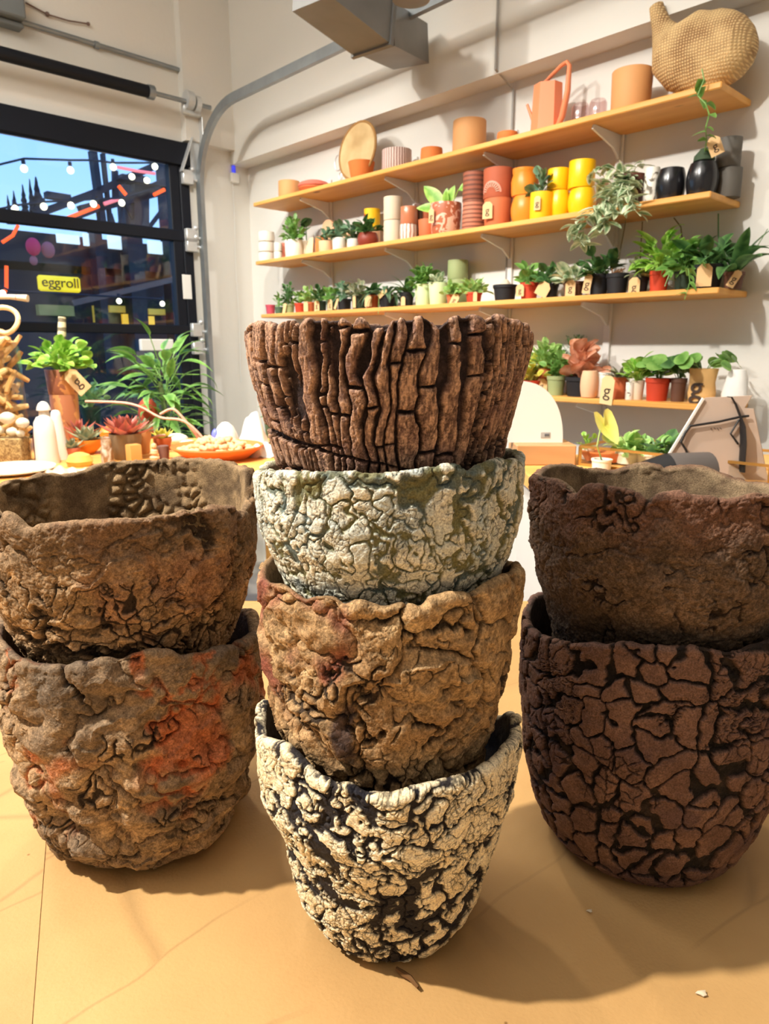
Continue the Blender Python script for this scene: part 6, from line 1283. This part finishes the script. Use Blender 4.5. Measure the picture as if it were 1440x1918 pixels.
mb = MB(); mb.tube([(8*s_, -0.02, h2), (28*s_, -0.055, h2+2*s_), (40*s_, -0.065, h2-8*s_)], 0.0012, 5); mb.build('tag_string', kraft, up)
mb = MB(); mb.tube([(-2*s_, 0, h2*.8), (2*s_, 0, h2+20*s_), (9*s_, 0, h2+70*s_), (13*s_, 0, h2+102*s_)], 0.01, 10, radii=[4*s_, 5*s_, 8*s_, 7*s_]); mb.build('twisted_stick', mat_stripe('twisted_bark', s2l(226, 214, 180), s2l(120, 110, 88), 170, 'Z', 0.8, 0.62, 3.0), up)
plant(up, 'bush', h2*.9, 0.14, 0.13, leafmats['bright'], 90, 0.055, 0.042, 7, 'oval', 0.8, 1.0)
# green plant behind it
P = T(150, 800); P.y += 0.15; g2 = thing('leafy_plant', P, 'soft green leafy plant in a dark pot behind the patterned pots', 'potted plant'); put_pot('pot', g2, 'nursery', .04, .05, .09, pm('darkgreen'), soil=True); plant(g2, 'bush', .08, .13, .15, leafmats['light'], 50, .055, .034, 3)
# succulents and little vessels
def succ(px, base, w, h_px, leaf, lb, n=22, pot_c='terra', pk='bowl', ll=26, lw=12, st='rosette', H=20, dy=0.0, m=None):
    P = T(px, base); P.y += dy; s_ = TS(px, base); t_ = thing('potted_succulent', P, lb, 'succulent', rz=0); put_pot('pot', t_, pk, w/2*s_*.8, w/2*s_, h_px*s_, m or pm(pot_c), soil=True)
    plant(t_, st, h_px*s_*.85, ll*s_, H*s_, leafmats[leaf], n, ll*s_, lw*s_, int(px), 'lance', 0.4); return t_
succ(165, 850, 60, 30, 'grey', 'spiky grey-green succulent in an orange bowl with yellow rim', 22, 'orange', 'bowl', 46, 17, H=26)
succ(143, 835, 40, 24, 'redleaf', 'reddish narrow-leaved succulent between the patterned pot and orange bowl', 16, 'terra', 'bowl', 48, 12, H=30, dy=.03)
succ(232, 862, 62, 52, 'redleaf', 'big pink-red rosette succulent in a grey-brown pot', 30, 'grey', 'stout', 62, 26, H=42, dy=.03, m=mat('taupe_ceramic', s2l(140, 118, 90), 0.7))
succ(262, 850, 44, 46, 'grey', 'pale rosette succulent in a tan pot right of the pink-red one', 22, 'tan', 'stout', 44, 18, H=26, dy=.01)
succ(290, 850, 36, 26, 'yellowleaf', 'yellow-green succulent in a small terracotta pot left of the smooth stones', 18, 'terra', 'stout', 32, 15, H=22, dy=.10)
succ(136, 858, 34, 22, 'grey', 'low grey-green succulent at the foot of the patterned pots', 16, 'dustypink', 'bowl', 34, 13, H=16, dy=.0)
prof_obj('mushroom_ornament', 205, 838, [(0, 0), (6, 0), (5, 22), (16, 24), (17, 32), (11, 40), (0, 43)], mat('orange_glaze', TC['orange'], 0.35, 0.08), 'small orange mushroom ornament under the pink-red succulent', 'ornament', 0.0)
prof_obj('leaf_ornament', 272, 815, [(0, 0), (16, 0), (15, 20), (20, 40), (17, 60), (8, 70), (0, 72)], mat('brick_red_ceramic', s2l(176, 76, 52), 0.5, 0.15), 'rounded brick red ceramic ornament at the right of the succulents', 'ornament', 0.06, sy=0.6)
prof_obj('salt_jar', 202, 866, [(0, 0), (12, 0), (12, 26), (9, 34), (10, 38), (9, 50), (0, 52)], mat_marble('layered_jar', s2l(150, 112, 74), s2l(206, 200, 190), 30, 0.4, 0.6, 0.3), 'small corked jar with pale lid in front of the succulents', 'jar')
prof_obj('yellow_stone', 150, 872, [(0, 0), (22, 0), (26, 10), (20, 22), (8, 27), (0, 27)], mat('yellow_stone_glaze', s2l(238, 190, 96), 0.5, 0.12), 'glowing yellow rounded stone before the orange bowl', 'stone')
prof_obj('brown_box', 252, 866, [(0, 0), (16, 0), (16, 34), (14, 36), (0, 36)], mat('honey_box', s2l(206, 152, 84), 0.6), 'small honey brown wooden block below the pink stems', 'block', 0.0, 4)
prof_obj('stacked_stones', 290, 862, [(0, 0), (9, 0), (10, 6), (5, 10), (8, 14), (7, 20), (3, 23), (6, 27), (5, 32), (0, 34)], pm('peach'), 'tiny stacked peach stones left of the saucer of nuts', 'ornament')
prof_obj('brown_cup', 303, 862, [(0, 0), (9, 0), (10, 14), (10, 26), (8, 27), (0, 27)], mat('mauve_brown', s2l(116, 84, 76), 0.6), 'small mauve brown cup left of the saucer of nuts', 'cup', 0.03)
for i, (x, y, rr, lb) in enumerate(((330, 826, 19, 'white smooth stone behind the left end of the nut saucer'), (352, 832, 14, 'cream smooth stone right of the white one behind the nuts'), (300, 836, 9, 'small cream stone left of the white one'))):
    P = T(x, y+8); s_ = TS(x, y+8); mb = MB(); mb.ball((0, 0, rr*s_*0.62), rr*s_, 16, 10, sx=1.3, sz=0.62, wob=0.05, seed=i); tag(mb.build('smooth_stone', shell, None, True, P), lb, 'stone')
# arching pink stems
st_m = mat('pink_stem', s2l(226, 168, 146), 0.5, 0.1)
for i, (pts_, lb) in enumerate((([(160, 752), (225, 754), (262, 762), (300, 782), (335, 786), (358, 798), (385, 826)], 'long pink stem arching from the succulents to the saucer, front one'), ([(300, 776), (322, 766), (340, 780), (362, 808), (375, 826)], 'short pink stem arching behind the long one'), ([(215, 862), (250, 830), (290, 818), (310, 815)], 'pink stem curving up from the salt jar'))):
    yb = T(300, 850).y + 0.02*i; mb = MB(); q = [hit_y(x, y, yb) for x, y in pts_]; qq = []
    for k in range(len(q)-1):
        for j in range(4):
            t = j/4; p0 = q[max(k-1, 0)]; p1 = q[k]; p2 = q[k+1]; p3 = q[min(k+2, len(q)-1)]
            qq.append(0.5*((2*p1) + (p2-p0)*t + (2*p0-5*p1+4*p2-p3)*t*t + (-p0+3*p1-3*p2+p3)*t**3))
    qq.append(q[-1]); mb.tube(qq, 0.0048, 7); tag(mb.build('arching_tendril', st_m), lb, 'tendril')
# saucer of nuts
P = T(396, 866); s_ = TS(396, 866); P.y += 0.10; s_ = depth(P.x, P.y, P.z)/F*0.97; r = 88*s_
mb = MB(); mb.lathe([(0, 0), (r*0.66, 0), (r*0.68, 0.004), (r, 0.042), (r*0.985, 0.047), (r*0.94, 0.043), (r*0.64, 0.012), (0, 0.010)], 48); tag(mb.build('terracotta_saucer', mat('bright_terracotta', s2l(226, 122, 62), 0.6, 0.06), None, True, P), 'wide terracotta saucer heaped with peanut-shaped nuts, rear left table', 'saucer')
mb = MB(); L_ = 0.042
mb.lathe([(0, -L_/2), (0.006, -L_/2*.93), (0.0105, -L_*.30), (0.0098, -L_*.12), (0.0080, 0.0), (0.0098, L_*.12), (0.0108, L_*.30), (0.006, L_/2*.93), (0, L_/2)], 12)
nut = None; rnd = random.Random(21); nm = mat('peanut_shell', s2l(232, 190, 140), 0.75, 0.18, 60, 0.5, 160)
for i in range(90):
    if nut is None: nut = o = mb.build('peanut', nm)
    else: o = nut.copy(); col.objects.link(o)
    lay = i // 34; q = math.sqrt(rnd.random())*r*(0.78 - 0.20*lay); a_ = rnd.random()*6.283
    o.location = (P.x + q*math.cos(a_), P.y + q*math.sin(a_), P.z + 0.030 + 0.014*lay + rnd.uniform(0, .005)); o.rotation_euler = (math.pi/2 + rnd.uniform(-.3, .3), 0, rnd.random()*6.28)
    tag(o, 'tan peanut-shaped nut heaped on the terracotta saucer', 'nut', 'nuts on the saucer')
# humidifier with blue light, white cloth, small tree
P = T(424, 838); s_ = TS(424, 838); hm = thing('diffuser', P, 'white cone-shaped diffuser with a glowing blue light behind the nuts', 'diffuser')
mb = MB(); mb.lathe([(0, 0), (26*s_, 0), (27*s_, 4*s_), (22*s_, 24*s_), (15*s_, 40*s_), (6*s_, 48*s_), (0, 49*s_)], 28); mb.build('body', white_p, hm)
mb = MB(); mb.ball((-17*s_, -0.022, 26*s_), 7*s_, 14, 10, sz=1.5); mb.build('blue_light', mat('blue_glow', (0.12, 0.14, 1.0), 0.4, 0.02, emit=1.5), hm)
def cloth(px, base, w, hp, lb, seed, m, dy=0):
    P = T(px, base); P.y += dy; s_ = TS(px, base); mb = MB(); n = 26; vs = []; rnd = random.Random(seed); A = [rnd.random()*6 for _ in range(6)]
    for j in range(n+1):
        for i in range(n+1):
            u = i/n*2-1; v = j/n*2-1; R_ = min(1, math.hypot(u, v)); hgt = (1-R_**2)*hp*s_*(0.75+0.25*math.sin(3*u+A[0])*math.cos(4*v+A[1])) + 0.006*math.sin(9*u+5*v+A[2])
            vs.append((u*w/2*s_, v*w/2*s_*0.8, max(0.001, hgt)))
    fs = [(j*(n+1)+i, j*(n+1)+i+1, (j+1)*(n+1)+i+1, (j+1)*(n+1)+i) for j in range(n) for i in range(n)]
    mb.add(vs, fs); o = mb.build('white_cloth', m, None, True, P); tag(o, lb, 'cloth'); return o
clm = mat('white_linen', (0.80, 0.80, 0.77), 0.85, 0.03, 8, 0.3, 40)
cloth(484, 862, 70, 34, 'crumpled white cloth right of the saucer of nuts', 2, clm, 0.1)
cloth(468, 836, 60, 74, 'tall heap of white cloth behind the saucer by the green pot', 5, clm, 0.08)
P = T(505, 826); P.y += 0.12; sm = thing('small_tree_pot', P, 'small dark green pot with a thin-leaved plant, half hidden by the bark pot', 'potted plant'); put_pot('pot', sm, 'straight', .034, .04, .075, pm('olive'), soil=True)
plant(sm, 'bush', .07, .06, .13, leafmats['dark'], 22, .045, .02, 6)
mb = MB(); mb.lathe([(0, 0), (0.10, 0), (0.13, 0.012), (0.128, 0.016), (0.09, 0.005), (0, 0.004)], 40)
tag(mb.build('dotted_plate', mat_marble('dotted_plate_glaze', s2l(236, 226, 204), s2l(60, 56, 52), 70, 0.66, 0.68), None, True, T(22, 884)), 'pale round dotted plate at the near left corner of the rear table', 'plate')
cloth(110, 884, 90, 10, 'folded pale pink napkin in front of the white figures', 8, mat('pale_pink_linen', s2l(240, 206, 176), 0.85, 0.03), 0)
# big leafy plant behind the table, near the door jamb
P = Vector((-1.02, 3.28, 0.0)); big = thing('floor_plant', P, 'large green leafy plant standing by the garage door jamb', 'potted plant')
put_pot('pot', big, 'stout', .13, .16, .66, mat('charcoal_planter', s2l(60, 60, 58), 0.7), soil=True)
mb = MB(); mb.tube([(0, 0, .55), (0.02, 0, .85), (-.02, 0, 1.15)], .014, 8); mb.build('stem', mat('green_stem', s2l(86, 104, 60), 0.7), big)
mb = MB(); rnd = random.Random(5)
for i in range(120):
    a_ = rnd.random()*6.283; z = rnd.uniform(.78, 1.22); el = rnd.uniform(-.3, .9) + (z-.95)
    d = Vector((math.cos(a_)*math.cos(el), math.sin(a_)*math.cos(el), math.sin(el))); b_ = d*0.05*rnd.random() + Vector((0, 0, z)); e_ = b_ + d*rnd.uniform(.03, .16)
    mb.tube([b_, e_], .0025, 4); mb.leaf(e_, d + Vector((0, 0, .1)), rnd.uniform(.11, .19), rnd.uniform(.032, .048), rnd.uniform(.7, 1.5), .25, 'lance', 7, rnd.uniform(-.6, .6))
mb.build('foliage', leafmats['mid'], big)
P = Vector((-1.75, 3.02, 0.0)); dk_ = thing('floor_plant', P, 'darker shrubby plant on the floor before the lower door panes', 'potted plant'); put_pot('pot', dk_, 'stout', .13, .16, .5, mat('charcoal_planter', s2l(60, 60, 58), 0.7), soil=True)
plant(dk_, 'bush', .5, .30, .42, leafmats['dark'], 110, .12, .045, 9, 'oval', .8)

# ------------------------------------------------------------------ counter on the right
CZ = 1.06
ct = thing('side_counter', (0.83, 1.35, 0), 'pale wooden counter behind the right stack carrying the brass terrarium', 'counter')
mb = MB(); mb.rbox((0, 0, CZ-0.015), (1.10, 0.52, 0.03), 0.003); mb.build('worktop', rtm, ct, False)
mb = MB(); mb.rbox((0, 0, (CZ-0.03)/2), (1.04, 0.46, CZ-0.03), 0.003); mb.build('body', mat('white_counter_body', (0.72, 0.70, 0.66), 0.6, 0.03), ct, False)
YB = 1.45
p0 = hit_y(968, 840, YB); p1 = hit_y(1080, 834, YB)
mb = MB(); mb.rbox((0, 0.05, (p1.z-CZ)/2), (p1.x-p0.x, 0.10, p1.z-CZ), 0.002); o = mb.build('wood_box', mat_wood('brown_box_wood', s2l(176, 128, 84), s2l(206, 160, 112), 2, False), None, False, ((p0.x+p1.x)/2, YB, CZ)); tag(o, 'low brown wooden box holding the white rounded board', 'box')
bx0 = hit_y(942, 834, YB+0.04); bx1 = hit_y(1054, 834, YB+0.04); tpz = hit_y(975, 714, YB+0.04).z; cxp = hit_y(966, 834, YB+0.04).x
ol = []; rX = bx1.x - cxp; hB = tpz - p1.z
for j in range(25): t = math.pi/2*j/24; ol.append((rX*math.cos(t)**0.85, hB*math.sin(t)**0.9 if t > 0 else 0))
ol += [(bx0.x-cxp, hB*0.96), (bx0.x-cxp, 0)]
n_ = len(ol); mb = MB(); mb.add([(x, y, z) for y in (-0.006, 0.006) for x, z in ol], [tuple(range(n_))[::-1], tuple(range(n_, 2*n_))] + [(j, (j+1) % n_, (j+1) % n_+n_, j+n_) for j in range(n_)])
wb = mb.build('rounded_board', mat('white_board', (0.80, 0.79, 0.76), 0.5, 0.02), None, False, (cxp, YB+0.05, p1.z)); tag(wb, 'plain white board with a rounded top standing right of the bark pot', 'board')
c_ = hit_y(1022, 815, YB+0.04); mb = MB(); mb.rbox((c_.x-cxp, -0.0068, c_.z-p1.z), (0.020, 0.001, 0.012), 0.0003); mb.build('sticker', mat('grey_sticker', s2l(172, 172, 170), 0.6), wb, False)
mb = MB(); mb.rbox((c_.x-cxp+.003, -0.0078, c_.z-p1.z), (0.010, 0.001, 0.005), 0.0003); mb.build('sticker_print', mat('dark_grey_print', s2l(96, 98, 104), 0.6), wb, False)
# brass terrarium
brass = mat('brass', s2l(196, 152, 84), 0.35, 0.1, 20, metal=0.8)
TZt = 1.10; A_ = Vector((*hit_z(1087, 836, TZt), TZt)); B_ = Vector((*hit_z(1445, 873, TZt), TZt)); dd = (B_-A_).normalized(); bk = Vector((-dd.y, dd.x, 0))*0.20
if bk.y < 0: bk = -bk
te = thing('terrarium', (A_.x, A_.y, CZ), 'low brass framed glass terrarium on the side counter', 'terrarium')
O_ = Vector((A_.x, A_.y, CZ)); c4 = [A_-O_, B_-O_, B_+bk-O_, A_+bk-O_]; c4b = [Vector((v.x, v.y, 0.003)) for v in c4]
for i in range(4):
    for s4 in (c4, c4b): mb = MB(); mb.bar(s4[i], s4[(i+1) % 4], 0.005, 0.005); mb.build('brass_rail', brass, te, False)
    mb = MB(); mb.bar(c4b[i], c4[i], 0.006, 0.006, (1, 0, 0)); mb.build('brass_post', brass, te, False)
    mb = MB(); a0, a1 = c4b[i], c4[(i+1) % 4]; n2_ = (c4[(i+1) % 4]-c4[i]).normalized().cross(Vector((0, 0, 1)))*0.0008
    q = [c4b[i], c4b[(i+1) % 4], c4[(i+1) % 4], c4[i]]; mb.add([v+n2_ for v in q] + [v-n2_ for v in q], [(0, 1, 2, 3), (7, 6, 5, 4), (0, 4, 5, 1), (1, 5, 6, 2), (2, 6, 7, 3), (3, 7, 4, 0)]); mb.build('glass_pane', mat_glass('terrarium_glass', (0.97, 0.98, 0.97), 0.2), te, False)
def CT(px, y): v = hit_y(px, 850, y); return Vector((v.x, y, CZ))
mb = MB(); mb.lathe([(0, 0), (.040, 0), (.052, .020), (.049, .021), (0, .012)], 30); tag(mb.build('orange_dish', mat('bright_terracotta', s2l(226, 122, 62), 0.6, 0.06), None, True, CT(1132, 1.50) + Vector((0, 0, .004))), 'small orange dish inside the brass terrarium', 'dish')
for i, (px, y, w, lf, lb, n, ll) in enumerate(((1175, 1.46, .03, 'light', 'pale green small plant left in the terrarium', 26, .028), (1215, 1.44, .03, 'mid', 'mid green round-leaved plant in the middle of the terrarium', 22, .034), (1250, 1.42, .028, 'dark', 'dark green plant at the right in the terrarium', 18, .034), (1098, 1.52, .02, 'bright', 'tiny bright green sprout by the left terrarium post', 10, .018))):
    t_ = thing('terrarium_plant', CT(px, y) + Vector((0, 0, .004)), lb, 'potted plant'); put_pot('pot', t_, 'nursery', w*.7, w*.8, .024, pm('white'), soil=True); plant(t_, 'bush', .02, .045, .036, leafmats[lf], n, ll, ll*.65, i+3, 'round' if i == 1 else 'oval')
P = CT(1128, 1.40) ; cal = thing('arrowhead_plant', P, 'lime yellow arrowhead leaf on a thin stalk in front of the lowest shelf', 'plant'); put_pot('pot', cal, 'nursery', .018, .02, .022, pm('white'), soil=True)
def cr(px, py, y=1.38): return hit_y(px, py, y) - P
mb = MB(); mb.tube([(0, 0, .018), cr(1118, 835), cr(1124, 805)], .0016, 6); mb.build('stalk', leafmats['light'], cal)
def blade(mb, pts_, cpt):
    v = [cr(*p) for p in pts_]; c0 = cr(*cpt) + Vector((0, .012, 0)); n = len(v); mb.add(v + [c0], [(i, (i+1) % n, n) for i in range(n)], [(0.0, i/n) for i in range(n)] + [(0.5, .5)])
mb = MB(); blade(mb, [(1112, 772), (1118, 771), (1126, 778), (1132, 786), (1130, 775), (1133, 767), (1138, 765), (1145, 770), (1152, 785), (1157, 800), (1159, 815), (1157, 833), (1145, 826), (1132, 816), (1122, 806), (1115, 790)], (1135, 800))
mb.build('leaf_blade', leafmats['lime'], cal)
# taupe panel with straps
YP = 1.25
def pp(px, py, dy=0.0): return hit_y(px, py, YP+dy)
base = Vector((pp(1340, 870).x, YP, CZ)); pn = thing('taupe_panel', base, 'taupe card panel leaning behind the right stack with black strap and rod', 'panel')
tp_ = mat('taupe_card', s2l(196, 178, 166), 0.75, 0.05)
qs = [pp(1320, 745), pp(1408, 741), pp(1394, 764), pp(1411, 766), pp(1438, 900), pp(1228, 892)]
mb = MB(); n_ = len(qs); vs = [v - base + Vector((0, 0, 0)) for v in qs] + [v - base + Vector((0.004, 0.006, 0)) for v in qs]
mb.add(vs, [tuple(range(n_)), tuple(range(n_, 2*n_))[::-1]] + [(j, j+n_, (j+1) % n_+n_, (j+1) % n_) for j in range(n_)]); mb.v = [(x, y, max(z, 0.0)) for x, y, z in mb.v]; mb.build('card', tp_, pn, False)
mb = MB(); mb.bar(pp(1317, 746, -.002)-base, pp(1246, 862, -.002)-base, 0.004, 0.004, (0, 1, 0)); mb.build('white_edge', white_p, pn, False)
bs = mat('black_strap', (0.012, 0.012, 0.014), 0.5)
mb = MB(); mb.tube([pp(x, y, -.008)-base for x, y in ((1362, 743), (1370, 744), (1378, 758), (1387, 782), (1391, 800), (1392, 830), (1390, 860), (1390, 884))], .006, 8, radii=[.002, .003, .004, .004, .009, .010, .010, .009], sq=0.4); mb.build('strap', bs, pn)
mb = MB(); mb.tube([pp(x, y, -.006)-base for x, y in ((1290, 858), (1284, 842), (1275, 828), (1283, 810), (1292, 798), (1306, 796), (1345, 790), (1385, 781), (1402, 779))], .0022, 7); mb.tube([pp(x, y, -.006)-base for x, y in ((1384, 786), (1368, 812), (1382, 832))], .0018, 7); mb.build('bent_rod', bs, pn)
mb = MB()
for i, x in enumerate((1331, 1337, 1343, 1348)): mb.bar(pp(x, 802-(i % 2), -.0015)-base, pp(x+3, 806-(i % 2)*2, -.0015)-base, .0012, .0012, (0, 1, 0))
mb.build('faint_writing', mat('grey_ink', s2l(110, 96, 88), 0.8), pn, False)
# dark roll
p0 = hit_y(1205, 876, 1.16); p1 = hit_y(1340, 868, 1.16); rr = .024
mb = MB(); rr = .034; q0 = Vector((p0.x, 1.16, CZ+rr*1.0)); q1 = Vector((p1.x, 1.18, CZ+rr)); 
mb.tube([q0, q0.lerp(q1, .3), q0.lerp(q1, .4), q0.lerp(q1, .97), q1], rr, 20, radii=[rr*.55, rr*.8, rr, rr, rr*.8]); o = mb.build('dark_roll', mat('charcoal_roll', s2l(86, 80, 78), 0.45, 0.2, 8)); tag(o, 'charcoal grey rolled sleeve lying behind the right stack rim', 'roll')
mb = MB(); q2 = q0.lerp(q1, .34); mb.tube([q0 + Vector((0, 0, 0)), q2], rr, 20, radii=[rr*.62, rr*.98]); mb.build('black_end', bs, o)
# ------------------------------------------------------------------ pieces of white stand seen at far right
